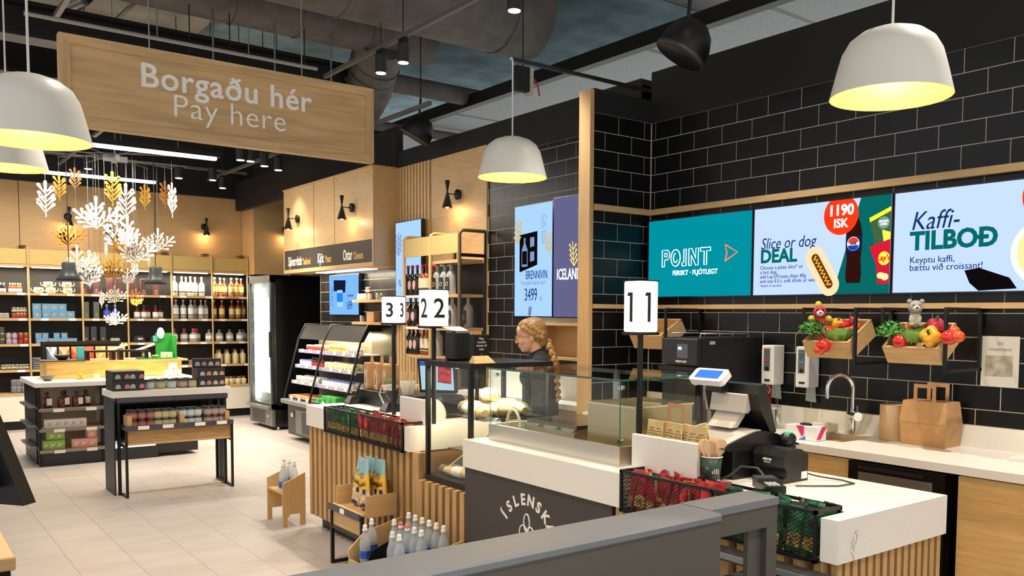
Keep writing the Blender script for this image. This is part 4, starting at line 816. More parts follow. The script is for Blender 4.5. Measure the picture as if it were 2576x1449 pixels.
part('tray_rail', MB().box(1.655, 2.565, 8.048, 8.062, .582, .625), RAILM, jt); part('tray_floor', MB().box(1.676, 2.545, 8.088, 8.50, .575, .59), WX, jt)
for x in (1.70, 2.13, 2.525): part('divider', MB().box(x - .018, x + .018, 8.09, 8.26, .59, .70 if x != 1.70 else .705), WY, jt)
for px in (1.80, 2.0, 2.27, 2.46): part('price_tag', MB().box(px - .045, px + .045, 8.044, 8.048, .588, .62), TAG, jt)
LIDB = mat('jar_lid_black', (34, 34, 36), .35)
def sqjar(m, lab): return jar('salt_jar', .042, .085, m, LIDB, 'jar', n=8, label=lab)
jcol = [((128, 70, 66), (176, 112, 104)), ((168, 156, 120), (196, 186, 146)), ((170, 182, 188), (200, 212, 216)), ((140, 112, 108), (182, 162, 156))]
nm4 = ['rose', 'straw yellow', 'pale blue', 'mauve']
SJ = [sqjar(mat('salt_%d' % i, c, .2), mat('saltlab_%d' % i, l, .5)) for i, (c, l) in enumerate(jcol)]
for i, xs in enumerate(((1.76, 1.845, 1.93), (1.965 + .03, 2.045 + .03, 2.125 - .0), (2.20, 2.28, 2.36), (2.40, 2.465, 2.53 - .05 + .045))):
    xs = [ony(p, 1030, 8.2).x for p in ((330, 352, 374), (392, 411, 429), (455, 474, 492), (518, 535, 552))[i]]
    for lv in range(2):
        for r in range(2):
            for x in xs: SJ[i].put((x, 8.15 + r * .095, .591 + lv * .0772), 0, '%s salt jar in the stepped tray, %s row, %s rank' % (nm4[i], ('lower', 'upper')[lv], ('front', 'rear')[r]), '%s jars %s %s' % (nm4[i], ('lower', 'upper')[lv], ('front', 'rear')[r]), .9)
for k, (px, i) in enumerate(((374, 2), (402, 1), (429, 2), (457, 3), (481, 1))):
    for r in range(2 if k else 1): SJ[i].put((ony(px, 975, 8.36).x + r * -.03, 8.33 + r * .11, .914), 0, '%s salt jar on the white table top, %s' % (nm4[i], ('leftmost', 'second column', 'third column', 'fourth column', 'rightmost column')[k] + (', rear' if r else '')), None, 1.0)
BXB = mat('box_black', (44, 43, 45), .5); 
def saltbox(cols):
    t = thing('salt_box', 'x', 'gift box'); w, d, h = .055 * cols + .03, .09, .085
    kid(part('box', MB().bbox(-w / 2, w / 2, -d / 2, d / 2, 0, h, .002), BXB, t, True))
    for c in range(cols):
        x = -w / 2 + .045 + c * (w - .06) / max(1, cols - 1) * .92; f = frame((x, -d / 2 - .0006, .02), (1, 0, 0), (0, 0, 1), (0, -1, 0))
        kid(part('dome_print', MB().prism([(-.021, 0), (.021, 0)] + [(.021 * math.cos(a), .012 + .026 * math.sin(a)) for a in [PI * q / 8 for q in range(9)]], f, -.0004, .001), mat('dome_%d' % (c % 4), ((176, 190, 196), (196, 140, 134), (200, 190, 176), (206, 160, 150))[c % 4], .5), t, True))
    return Proto(t)
s2, s4 = saltbox(2), saltbox(4)
for lv in range(2):
    for c in range(2):
        for r in range(3): s2.put((ony((302, 339)[c], 990, 8.3).x, 8.29 + r * .095, .914 + lv * .086), 0, 'black two-jar salt box, %s layer, %s column, %s' % (('lower', 'upper')[lv], ('left', 'right')[c], ('front', 'middle', 'rear')[r]), None)
    for r in range(2): s4.put((ony(528, 975, 8.36).x, 8.35 + r * .095, .914 + lv * .086), 0, 'black four-jar salt box, %s layer, %s' % (('lower', 'upper')[lv], ('front', 'rear')[r]), None)
s4.put((ony(520, 940, 8.42).x, 8.42, .914 + .173), -.25, 'black four-jar salt box lying askew on top of the stack', None)
# ------------------------------------------------------------------ island gondola
il = thing('island_gondola', 'white-topped black island gondola with oak riser', 'gondola', (2.1, 10.8, 0)); ix0, ix1, iy0, iy1 = 1.29, 2.86, 10.22, 11.3
part('top', MB().bbox(ix0 - .03, ix1 + .02, iy0 - .03, iy1, .822, .872, .004), WPAINT, il)
for x in (ix0 + .01, 1.89): part('post', MB().box(x - .015, x + .015, iy0, iy0 + .03, 0, .822), BLK, il)
part('end_panel', MB().box(ix0 + .0, ix0 + .02, iy0 + .2, iy1 - .05, .0, .822), BLK, il); part('back_panel', MB().box(ix0 + .02, 1.88, iy0 + .32, iy0 + .34, .12, .82), mat('beige_back', (196, 186, 164), .6), il)
part('plinth', MB().box(ix0 + .02, 1.88, iy0 + .02, iy0 + .5, .0, .14), CHAR, il)
IZ = [.60, .39, .17]
for z in IZ:
    s_ = part('shelf', MB().box(ix0 + .01, 1.90, iy0 - .02, iy0 + .32, z - .022, z), WX, il); part('price_rail', MB().box(ix0 + .0, 1.91, iy0 - .035, iy0 - .02, z - .03, z - .002), GREYM, s_)
    for x in (1.47, 1.77): part('price_tag', MB().box(x - .05, x + .05, iy0 - .039, iy0 - .035, z - .036, z - .004), TAG, s_)
for y in (10.45, 10.7, 10.95):
    for z in (.62, .42, .2): part('side_ledge', MB().box(ix0 - .07, ix0, y - .09, y + .09, z - .02, z), GREYM, il)
part('riser', MB().box(1.43, 2.80, 10.62, 11.1, .872, 1.045), wood('oak_riser_warm_lit', (236, 196, 120), 'X', amt=.1), il); part('riser_top', MB().box(1.40, 2.86, 10.58, 11.12, 1.045, 1.065), WX, il)  # riser oak is yellower and lighter: warm light put into its colour
area('riser_glow', (2.1, 10.55, 1.75), 1.2, .1, 12, (255, 214, 120))
# drinks cooler and open chiller in the island front
dk = thing('drinks_cooler', 'blue-lit glass drinks cooler built into the island', 'cooler', (2.1, 10.4, 0))
part('body', MB().box(1.90, 2.42, iy0 + .05, iy0 + .5, .0, .82), BLK, dk); part('graphic', MB().box(1.94, 2.41, iy0 + .035, iy0 + .05, .16, .80), mat('cooler_blue', (120, 176, 208), .4, emit=.5, noise=.25, nscale=6), dk); part('lit_sill', MB().box(1.93, 2.41, iy0 + .02, iy0 + .036, .13, .17), emis('sill_white', (235, 248, 255), 2.2), dk); part('kick', MB().box(1.89, 2.43, iy0 - .01, iy0 + .05, 0, .13), CHAR, dk)
for k in range(7): part('dot_print', disc(MB(), frame((1.98 + .06 * k, iy0 + .0345, .28 + .13 * (k * 3 % 4)), (1, 0, 0), (0, 0, 1), (0, -1, 0)), 0, 0, .025), mat('dot_%d' % (k % 2), ((236, 226, 120), (236, 246, 250))[k % 2], .5), dk)
ch = thing('open_chiller', 'low open chiller of black and yellow packs at the island end', 'chiller', (2.65, 10.5, 0))
part('body', MB().box(2.43, 2.86, iy0 + .02, iy0 + .6, .04, .28), CHAR, ch); part('price_rail', MB().box(2.42, 2.87, iy0 - .0, iy0 + .02, .24, .28), RAILM, ch); part('price_tag', MB().box(2.60, 2.70, iy0 - .004, iy0, .242, .278), TAG, ch); part('side_panel', MB().box(2.84, 2.86, iy0 + .2, iy0 + .6, .28, .82), CHAR, ch)
random.seed(8)
for k in range(10): single('chilled_pack', MB().ell((2.46 + k * .042, iy0 + .1 + (k % 2) * .09, .301), (.03, .05, .02), 8, 6), mat('pack_%d' % (k % 3), ((40, 40, 44), (226, 196, 80), (200, 196, 190))[k % 3], .4), '%s pack in the low open chiller' % ('black', 'yellow', 'pale')[k % 3], 'food pack', '%s chilled packs' % ('black', 'yellow', 'pale')[k % 3])
dbt = bottle('amber_syrup_bottle', .045, .165, .014, mat('syrup_amber', (92, 34, 20), .08, coat=.4), None, LIDB, hb=.58); kid(part('label', MB().box(.005, .05, -.0465, -.035, .03, .1), LBW, dbt.r, True))
for px, dy, lab in ((118, .08, 'amber syrup bottle at the left of the gondola shelf'), (157, .06, 'amber syrup bottle, second from the left on the gondola shelf'), (163, .2, 'amber syrup bottle hiding behind the second one'), (193, .06, 'amber syrup bottle with full white label on the gondola shelf'), (216, .14, 'amber syrup bottle at the right end of the gondola shelf')): dbt.put((ony(px, 1010, iy0 + dy).x, iy0 + dy, IZ[0] + .001), random.uniform(-.4, .3), lab)
def teabox(nm, c1_, c2_): 
    t = thing('soap_carton', 'x', 'carton'); kid(part('box', MB().bbox(-.045, .045, -.045, .045, 0, .09, .002), mat(nm, c1_, .5), t, True)); kid(part('leaf_print', MB().prism([(-.03, .02), (0, .03), (.03, .065), (.005, .05), (-.02, .07), (-.01, .045)], frame((0, -.0456, 0), (1, 0, 0), (0, 0, 1), (0, -1, 0)), 0, .001), mat(nm + '_p', c2_, .5), t, True)); return Proto(t)
twt, tg_, tp = teabox('soap_white', (236, 232, 226), (190, 180, 172)), teabox('soap_green', (156, 196, 96), (226, 236, 200)), teabox('soap_pink', (236, 176, 156), (250, 232, 224))
for k, px in enumerate((124, 145, 164, 184, 204)): twt.put((ony(px, 1060, iy0 + .07).x, iy0 + .07, IZ[1] + .001), 0, 'white printed carton in the row on the middle gondola shelf', 'white cartons')
for k, px in enumerate((114, 132, 150)): tg_.put((ony(px, 1130, iy0 + .07).x, iy0 + .07, IZ[2] + .001), 0, 'lime green carton in the bottom row of the gondola', 'green cartons lower')
for px in (130, 149): tg_.put((ony(px, 1105, iy0 + .1).x, iy0 + .1, IZ[2] + .092), 0, 'lime green carton stacked on the bottom row', 'green cartons upper')
for px in (192, 211, 232): tp.put((ony(px, 1130, iy0 + .07).x, iy0 + .07, IZ[2] + .001), 0, 'salmon pink carton in the bottom row of the gondola', 'pink cartons lower')
tp.put((ony(229, 1105, iy0 + .09).x, iy0 + .09, IZ[2] + .092), .1, 'salmon pink carton stacked alone on the pink row')
# things on the island top
def bowl(px, py, zz, y, m, lab, r=.07): c = ony(px, py, y); return single('bowl', MB().lathe([(0, 0), (r * .45, 0), (r * .8, .028), (r, .055), (r * .95, .055), (r * .7, .03), (0, .008)], (c.x, y, zz), 16), m, lab, 'bowl')
bowl(120, 950, .873, 10.45, mat('bowl_grey', (110, 108, 116), .4), 'grey ceramic bowl on the white island top'); bowl(157, 905, 1.08, 10.68, mat('bowl_black', (40, 38, 38), .4), 'black bowl on the dark tray of the riser', .08)
single('serving_tray', MB().bbox(1.36, 1.80, 10.57, 10.9, 1.066, 1.079, .004), BLK, 'flat black serving tray on the left of the oak riser', 'tray')
def trestle(xa, xb, lab):
    t = thing('display_trestle', lab, 'display stand', ((xa + xb) / 2, 10.72, 1.066)); part('top', MB().box(xa, xb, 10.64, 10.82, 1.155, 1.175), BLK, t)
    for x in (xa + .03, xb - .03): part('leg', MB().box(x - .02, x + .02, 10.65, 10.8, 1.066, 1.155), BLK, t)
trestle(1.80, 2.12, 'black display trestle, left one on the riser'); trestle(2.14, 2.46, 'black display trestle, right one on the riser')
for k, px in enumerate((297, 365)): 
    c = ony(px, 885, 10.72); t = single('product_sample', MB().box(-.1, .1, -.03, .03, -.01, .01), mat('sample_white', (240, 234, 222), .4), 'slanted white sample bar on the %s trestle' % ('left', 'right')[k], 'sample', loc=(0, 0, 0)); t.location = (c.x, 10.72, 1.2); t.rotation_euler = (0, -.35, 0)
single('teal_box', MB().bbox(1.725, 1.79, 10.62, 10.68, 1.08, 1.22, .002), mat('teal_box', (70, 160, 172), .4), 'slim teal box standing at the edge of the tray', 'box')
yj = jar('mini_honey_jar', .018, .035, mat('honey', (200, 160, 50), .2), mat('lid_yellow', (230, 196, 80), .4)); yj.put((1.70, 10.45, .873), 0, 'tiny honey jar, left of the lower pair'); yj.put((1.74, 10.45, .873), 0, 'tiny honey jar, right of the lower pair'); yj.put((1.72, 10.45, .909), 0, 'tiny honey jar on top of two others')
wjj = jar('candle_jar', .03, .06, mat('candle_cream', (220, 206, 170), .4), mat('candle_lid', (228, 214, 176), .4)); wjj.put((1.88, 10.44, .873), 0, 'cream candle jar on the white island top')
wcb = carton('white_cube_box', .075, .07, .075, mat('cube_white', (244, 240, 224), .5), 'box', mark=mat('cube_print', (190, 140, 110), .5))
wcb.put((2.62, 10.45, .873), 0, 'small white cube box, lower left of three'); wcb.put((2.70, 10.45, .873), 0, 'small white cube box, lower right of three'); wcb.put((2.66, 10.45, .949), 0, 'small white cube box on top of two others')
gd = thing('green_display', 'green cosmetics display with a white oval header on the riser', 'display', (2.66, 10.75, 1.066)); GRD = mat('display_green', (40, 140, 66), .4)
part('back', MB().box(2.58, 2.76, 10.86, 10.875, 1.066, 1.36), GRD, gd); part('shelf', MB().box(2.36, 2.76, 10.62, 10.87, 1.066, 1.08), GRD, gd); part('side', MB().box(2.745, 2.76, 10.66, 10.86, 1.08, 1.33), GRD, gd)
part('oval_header', disc(MB(), frame((2.63, 10.84, 1.36), (1, 0, 0), (0, 0, 1), (0, -1, 0)), 0, 0, .04, .065, 24, 0, .006), WSTK, gd); part('teal_strip', MB().box(2.55, 2.6, 10.85, 10.86, 1.26, 1.33), mat('teal_box', (70, 160, 172), .4), gd)
single('soap_block', MB().bbox(2.40, 2.48, 10.66, 10.74, 1.081, 1.145, .012), mat('soap_cream', (240, 238, 210), .5), 'cream soap block on the green display', 'soap'); single('soap_tin', MB().lathe([(0, 0), (.04, 0), (.04, .03), (0, .03)], (2.535, 10.70, 1.081), 16), mat('tin_green', (120, 136, 104), .4), 'round green tin on the green display', 'tin')
for k in range(2): single('cosmetics_carton', MB().bbox(2.60 + k * .062, 2.655 + k * .062, 10.68, 10.74, 1.081, 1.14, .002), mat('carton_mint', (214, 224, 190), .5), 'small mint carton on the green display, %s one' % ('left', 'right')[k], 'carton')
# pouch rack behind the island
pc = thing('pouch_rack', 'black rack of snack pouches behind the island riser', 'rack', (1.95, 11.25, 0)); part('header', MB().box(1.5, 2.30, 11.3, 11.33, 1.22, 1.26), BLK, pc); part('back', MB().box(1.5, 2.30, 11.38, 11.4, .7, 1.26), BLK, pc); part('end', MB().box(1.48, 1.5, 11.2, 11.4, .0, 1.26), BLK, pc); part('end', MB().box(2.30, 2.32, 11.2, 11.4, .0, 1.2), WX, pc); part('shelf', MB().box(1.5, 2.3, 11.15, 11.4, 1.0, 1.02), WX, pc)
for k, c in enumerate(((130, 156, 196), (176, 150, 130), (210, 106, 60), (204, 70, 56), (216, 176, 120), (190, 150, 110))):
    x = 1.57 + k * .125; single('snack_pouch', MB().add([(x - .05, 11.24, 1.021), (x + .05, 11.24, 1.021), (x + .055, 11.26, 1.20), (x - .055, 11.26, 1.20), (x, 11.20, 1.08), (x - .05, 11.28, 1.021), (x + .05, 11.28, 1.021)], [(0, 1, 4), (1, 2, 4), (2, 3, 4), (3, 0, 4), (0, 5, 6, 1), (5, 3, 2, 6), (0, 3, 5), (1, 6, 2)]), mat('pouch_%d' % k, c, .35, noise=.35, nscale=20), '%s snack pouch on the rack behind the riser' % ('blue', 'taupe', 'orange', 'red', 'ochre', 'brown')[k], 'pouch')
# ------------------------------------------------------------------ floor stands by the far counter
sd = thing('snack_stand', 'small black-legged stand with oak tray of dried fish bags', 'stand', (2.38, 4.97, 0)); qx0, qx1, qy0, qy1 = 2.265, 2.50, 4.76, 5.19
for x, y in ((qx0, qy0), (qx0, qy1)): part('leg', MB().box(x - .008, x + .012, y - .01, y + .01, 0, .375), BLK, sd)
part('foot_bar', MB().box(qx0 + .01, qx1, qy1 - .01, qy1 + .01, 0, .02).box(qx0 + .01, qx1, qy0 - .01, qy0 + .01, 0, .02), BLK, sd); part('cross_bar', MB().box(qx0 - .006, qx0 + .01, qy0, qy1, .235, .255), BLK, sd)
part('drawer_board', MB().box(qx0 + .004, qx0 + .02, qy0 + .01, qy1 - .01, .255, .36), WY, sd); part('tray', MB().box(qx0 + .02, qx1, qy0, qy1, .365, .38), WY, sd); part('price_rail', MB().box(qx0 - .02, qx0 - .008, qy0 - .01, qy1 + .01, .355, .395), mat('rail_black', (58, 56, 66), .3), sd); part('price_tag', MB().box(qx0 - .023, qx0 - .02, 4.96, 5.02, .36, .39), TAG, sd)
for y in (qy0, qy1 - .012): part('side_board', MB().box(qx0 + .03, qx1, y, y + .012, .38, .50), WX, sd)
part('front_lip', MB().box(qx0 - .008, qx0 + .02, qy0, qy1, .38, .39), WY, sd)
FB = mat('fish_bag_yellow', (240, 184, 50), .35, coat=.2); FBB = mat('fish_bag_blue', (150, 188, 196), .35, coat=.2); FBF = mat('dried_fish', (222, 196, 160), .6, noise=.25, nscale=30); NAVY = mat('navy_badge', (34, 40, 96), .4)
def fishbag():
    t = thing('dried_fish_bag', 'x', 'snack bag'); w, h, d = .13, .30, .05
    def ring(f, ww, dd): return [(d * .5 * dd * sx, w * .5 * ww * sy, h * f) for sx, sy in ((0, -1), (-.8, -.6), (-1, 0), (-.8, .6), (0, 1), (.8, .6), (1, 0), (.8, -.6))]
    kid(part('lower', MB().loft([ring(0, .96, .3), ring(.08, 1, .9), ring(.3, 1, 1), ring(.42, 1, .9)]), FBF, t, True)); kid(part('middle', MB().loft([ring(.36, 1.01, .95), ring(.42, 1.01, .95), ring(.68, 1, .6)], cap=False), FB, t, True)); kid(part('header', MB().loft([ring(.68, 1, .6), ring(.86, 1.02, .3), ring(1, 1.02, .04)]), FBB, t, True))
    f = frame((-.0235, 0, 0), (0, -1, 0), (0, 0, 1), (-1, 0, 0))
    o = part('name_print', put_text(MB(), 'Ýsubiti', f, 0, .135, .042, depth=.0005, shear=.2), mat('numeral_black', (30, 26, 26), .5), t, True); kid(o); o.rotation_euler = (0, .0, 0)
    kid(part('emblem', MB().tube([f(.018 * math.cos(a), .205 + .018 * math.sin(a), -.006) for a in [2 * PI * i / 14 for i in range(15)]], .0022, 5), mat('emblem_grey', (120, 140, 130), .5), t, True))
    kid(part('badge', disc(MB(), f, .034, .10, .016, n=14, w0=-.004, w1=.002), NAVY, t, True)); kid(part('weight_badge', disc(MB(), f, .012, .018, .03, .012, n=14, w0=-.01, w1=.002), NAVY, t, True)); return Proto(t)
fb_ = fishbag()
for x, y, rx_, ry_, lab in ((2.38, 5.08, .1, .12, 'dried fish bag at the left of the small stand'), (2.43, 5.04, .0, .12, 'dried fish bag standing behind the left one'), (2.44, 4.93, -.04, .1, 'dried fish bag in the middle, mostly covered'), (2.36, 4.91, -.28, .12, 'dried fish bag leaning in front of the others'), (2.44, 4.84, -.25, .1, 'dried fish bag at the right rear of the stand')):
    o = fb_.put((x, y, .392), 0, lab, 'dried fish bags'); o.rotation_euler = (rx_, ry_, 0)
# water bottles: crate in front, small oak stand beyond
ck = thing('bottle_crate', 'sloping oak crate with black divider full of water bottles', 'crate', (2.32, 4.36, 0)); kx0, kx1, ky0, ky1 = 2.16, 2.515, 4.00, 4.72
part('base_board', MB().prism([(kx0, .10), (kx1, .20), (kx1, .215), (kx0, .115)], lambda u, v, w: Vector((u, w, v)), ky0, ky1), BLK, ck); part('support', MB().box(kx0 + .03, kx1, ky0 + .02, ky1 - .02, 0, .10), BLK, ck)
for y in (ky0, ky1 - .014): part('side_board', MB().prism([(kx0, .05), (kx1, .14), (kx1, .36), (kx0 + .1, .30), (kx0, .21)], lambda u, v, w: Vector((u, w, v)), y, y + .014), WX, ck)
part('front_lip', MB().box(kx0, kx0 + .014, ky0 + .014, ky1 - .014, .07, .15), WY, ck); part('divider', MB().prism([(kx0 + .014, .115), (kx1, .215), (kx1, .33), (kx0 + .06, .23)], lambda u, v, w: Vector((u, w, v)), 4.535, 4.545), BLK, ck); part('ticket_holder', MB().box(kx0 - .006, kx0 - .004, 4.56, 4.70, .09, .17), GL, ck)
PET = mat('pet_plastic', (214, 224, 230), .06, alpha=.42, spec=.9, coat=.3); PETL = mat('water_label', (40, 84, 190), .35, noise=.4, nscale=30)
def water(capc, nm):
    t = thing('water_bottle', 'x', 'bottle'); r = .033
    kid(part('bottle', MB().lathe([(0, .004), (r * .8, 0), (r, .012), (r, .07), (r * .93, .078), (r, .086), (r, .115), (r * .94, .13), (r * .6, .165), (.013, .18), (.013, .188)], n=14), PET, t, True)); kid(part('label', MB().lathe([(r + .0008, .03), (r + .0008, .075)], n=14), PETL, t, True))
    kid(part('collar', MB().lathe([(0, .186), (.016, .186), (.016, .2), (.012, .203)], n=12), WPLAS, t, True)); kid(part('sports_cap', MB().lathe([(.0125, .2), (.0125, .222), (.008, .226), (0, .226)], n=12), mat('cap_' + nm, capc, .35), t, True)); return Proto(t)
wb_, wr_ = water((236, 240, 244), 'white'), water((228, 120, 116), 'red')
k = 0
for i, y in enumerate((4.495, 4.415, 4.335, 4.255, 4.175, 4.095)):
    for j, x in enumerate((2.25, 2.345, 2.44)):
        if (i, j) in ((0, 0), (1, 0), (4, 0), (5, 0), (5, 1)): continue
        p = wr_ if (i, j) in ((1, 1), (2, 1)) else wb_; k += 1
        p.put((x, y, .118 + (x - kx0) / (kx1 - kx0) * .1 + .012), 0, ('red-capped water bottle in the middle of the crate' if p is wr_ else 'white-capped water bottle in the crate, %s rank' % ('front', 'middle', 'rear')[j]), ('red-capped bottles' if p is wr_ else 'crate bottles %d' % j))
for x, y, lab in ((2.215, 4.61, 'water bottle standing alone at the front left of the crate'), (2.28, 4.655, 'water bottle behind the lone front left one in the crate')): wb_.put((x, y, .118 + (x - kx0) / (kx1 - kx0) * .1 + .012), 0, lab)
ob = thing('oak_bottle_stand', 'small oak stand of water bottles beyond the far counter', 'stand', (2.46, 6.4, 0))
part('side_panel', MB().prism([(2.355, 0), (2.39, 0), (2.39, .09), (2.49, .09), (2.49, 0), (2.53, 0), (2.53, .40), (2.46, .37), (2.355, .33)], lambda u, v, w: Vector((u, w, v)), 6.28, 6.295), WZ, ob); part('side_panel', MB().prism([(2.355, 0), (2.39, 0), (2.39, .09), (2.49, .09), (2.49, 0), (2.53, 0), (2.53, .40), (2.46, .37), (2.355, .33)], lambda u, v, w: Vector((u, w, v)), 6.60, 6.615), WZ, ob); part('tray', MB().box(2.36, 2.53, 6.295, 6.60, .24, .255), WX, ob)
for x, y, p, lab in ((2.39, 6.36, wb_, 'white-capped water bottle at the left of the oak stand'), (2.43, 6.45, wr_, 'pink-capped water bottle on the oak stand'), (2.475, 6.36, wb_, 'white-capped water bottle, third on the oak stand'), (2.49, 6.5, wb_, 'white-capped water bottle nearest the counter on the oak stand')): p.put((x, y, .256), 0, lab)
# ------------------------------------------------------------------ foreground queue barrier
BAR = mat('barrier_grey', (116, 118, 122), .5, noise=.05, nscale=4); BARF = mat('barrier_face', (84, 79, 72), .55)
e_ = onz(1960, 1250, 1.1); s1 = onz(1815, 1290, 1.1); fy = onz(700, 1449, 1.1).y
br = thing('queue_barrier', 'dark grey metal queue barrier across the foreground', 'barrier', (1.2, 1.5, 0)); by0 = s1.y; by1 = by0 + .145; xe, xs = e_.x, s1.x
part('top_cap', MB().bbox(-.6, xs, by0 - .006, by1, 1.075, 1.1, .006), BAR, br); part('front_panel', MB().box(-.6, xs - .002, by0, by0 + .02, .25, 1.075), BARF, br); part('back_panel', MB().box(-.6, xs - .01, by1 - .03, by1 - .01, .25, 1.075), BAR, br); part('base', MB().box(-.5, xs - .05, by0 - .1, by1 + .1, 0, .03), BLK, br)
part('stub_cap', MB().box(xs, xe, by0 + .035, by1, 1.08, 1.1), BAR, br)
part('end_frame', MB().box(xs, xe, by0 + .04, by0 + .06, 1.02, 1.08).box(xe - .045, xe, by0 + .04, by0 + .06, .84, 1.02).box(xs, xe, by0 + .04, by0 + .06, .80, .84).box(xe - .1, xe - .045, by0 + .06, by0 + .075, .84, 1.02), BARF, br)
part('bolt', MB().cyl((1.28, by0 - .002, .97), (1.28, by0, .97), .01), BLK, br)
sr = thing('shelf_frame', 'dark metal shelf frame with bright edge at the bottom right foreground', 'shelf frame', (2.3, 1.7, 0)); rz_ = .74
pA = onz(1690, 1362, rz_); pB = onz(2110, 1449, rz_)
part('edge_rail', MB().box(pB.x - .09, pB.x, .9, pA.y, rz_ - .03, rz_ - .004), CHAR, sr); part('bright_edge', MB().box(pB.x - .098, pB.x - .09, .9, pA.y, rz_ - .02, rz_), GREYM, sr); part('shelf_plate', MB().box(xs - .5, pB.x - .098, 1.0, by0 + .5, rz_ - .05, rz_ - .035), BLKG, sr); part('cross_rail', MB().box(xs - .4, pB.x - .09, by0 + .1, by0 + .16, rz_ - .035, rz_ - .004), GREYM, sr)
for x, y in ((pB.x - .05, 1.0), (pB.x - .05, pA.y - .05), (xs - .45, by0 + .4)): part('leg', MB().box(x - .02, x + .02, y - .02, y + .02, 0, rz_ - .05), BLK, sr)
# self-checkout at the left edge
mo = thing('kiosk_monitor', 'tilted black kiosk monitor seen from behind at the left edge', 'monitor', (.2, 2.6, 0))
m0 = dep(75, 1268, 2.3); m1 = dep(0, 1085, 2.3)
dv = (m0 - m1); L_ = dv.length; up = -dv.normalized(); side = Vector((-.6, .8, 0)).normalized(); nrm = up.cross(side).normalized()
fm = frame(m0, up, side, nrm)
part('housing', MB().prism([(0, 0), (.52, 0), (.52, .42), (0, .42)], fm, -.02, .02), BLK, mo); part('rear_box', MB().prism([(.05, .05), (.4, .05), (.4, .36), (.05, .36)], fm, .02 if nrm.x < 0 else -.07, .07 if nrm.x < 0 else -.02), CHAR, mo)
part('stand', MB().box(.0, .12, 2.95, 3.05, .9, 1.15), BLK, mo)
kt = thing('kiosk_table', 'oak-topped black kiosk table in the bottom left corner', 'table', (0, 3.0, 0)); tcn = onz(40, 1400, .9)
part('top', MB().bbox(-.7, tcn.x, tcn.y, tcn.y + .7, .86, .9, .004), WX, kt); part('body', MB().box(-.66, tcn.x - .012, tcn.y + .02, tcn.y + .66, 0, .86), BLK, kt)
# ------------------------------------------------------------------ ceiling services
def along_x(px0, py0, px1, py1, z): a = onz(px0, py0, z); b = onz(px1, py1, z); return a, b
def duct(name, x0, x1, y, z, r, lab, seams=()):
    t = thing(name, lab, 'duct', (x0, y, z)); part('pipe', MB().cyl((x0, y, z), (x1, y, z), r, n=28), DUCT, t)
    for s in seams: part('seam', MB().cyl((s - .01, y, z), (s + .01, y, z), r + .012, n=28), DUCT, t)
    return t
dB = onz(1240, 97, 4.2); dA = onz(900, 72, 4.2)
duct('air_duct', -1.0, 5.2, dB.y + .12, 4.55, .42, 'large round grey air duct across the ceiling', (1.6, 3.2, 4.8)); duct('air_duct', -1.5, 4.6, dA.y + .55, 4.45, .26, 'thinner round grey air duct behind the large one', (2.6, 3.2, 3.9))
el = thing('duct_elbow', 'corrugated grey duct elbow dropping from the air duct', 'duct', (4.0, 8.2, 3.7)); pts = [Vector((4.05, dA.y + .5, 4.3)), Vector((4.1, dA.y + .75, 4.15)), Vector((4.15, dA.y + 1.0, 3.95)), Vector((4.15, dA.y + 1.25, 3.8))]
part('bend', MB().tube(pts, .24, 20), DUCT, el)
for k in range(5): p = pts[1].lerp(pts[3], k / 5); d = (pts[3] - pts[1]).normalized(); part('rib', MB().cyl(p - d * .008, p + d * .008, .255, n=20), DUCT, el)
duct('air_duct', 4.3, 7.5, 8.6, 4.1, .1, 'slim grey pipe crossing the blue ceiling bay'); duct('sprinkler_pipe', 3.5, 7.0, 9.8, 3.9, .06, 'dark sprinkler main under the blue ceiling bay')
tb = thing('steel_beam', 'black steel beam running above the hanging sign', 'beam', (1.2, 8.6, 4.0)); part('flange', MB().box(-2, 3.9, 8.35, 8.6, 4.10, 4.13).box(-2, 3.9, 8.35, 8.6, 3.84, 3.87), BLK, tb); part('web', MB().box(-2, 3.9, 8.46, 8.49, 3.87, 4.10), BLK, tb)
tb2 = thing('steel_beam', 'black steel beam farther back over the shop floor', 'beam', (1.2, 9.9, 4.0)); part('flange', MB().box(-2, 4.2, 9.9, 10.2, 3.9, 3.94), BLK, tb2); part('web', MB().box(-2, 4.2, 10.03, 10.06, 3.94, 4.3), BLK, tb2)
a, b = along_x(60, 33, 795, 175, 3.75); cn = thing('conduit', 'pale grey conduit running above the hanging sign', 'conduit', (a.x, a.y, 3.75)); part('pipe', MB().cyl((a.x, a.y, 3.75), (b.x, a.y, 3.75), .016, n=8), mat('conduit_grey', (150, 150, 148), .4), cn)
for x_ in (a.x + .9, b.x - .6): part('hanger', MB().cyl((x_, a.y, 3.76), (x_, a.y, 5.4), .005, n=5), GREYM, cn)
for k, (p0, p1) in enumerate((((115, 42), (215, 0)), ((285, 55), (345, 0)), ((180, 38), (228, 0)))):
    a = onz(*p0, 4.6); b = onz(*p1, 4.6); single('ceiling_strut', MB().cyl(a, b, .02 if k else .05, n=8), (GREYM, GREYM, BLK)[k], ('thick grey pipe', 'bright metal strut', 'dark pipe')[k] + ' in the upper left ceiling', 'pipe')
for k, px in enumerate((476, 535, 577, 690, 765, 832)): p = ony(px, 60, 7.9); single('drop_wire', MB().cyl((p.x, 7.9, 3.6), (p.x, 7.9, 5.4), .008 if k % 2 else .005, n=6), BLK if k % 2 == 0 else GREYM, 'thin ceiling drop wire above the sign, number %s from the left' % ('one', 'two', 'three', 'four', 'five', 'six')[k], 'wire')
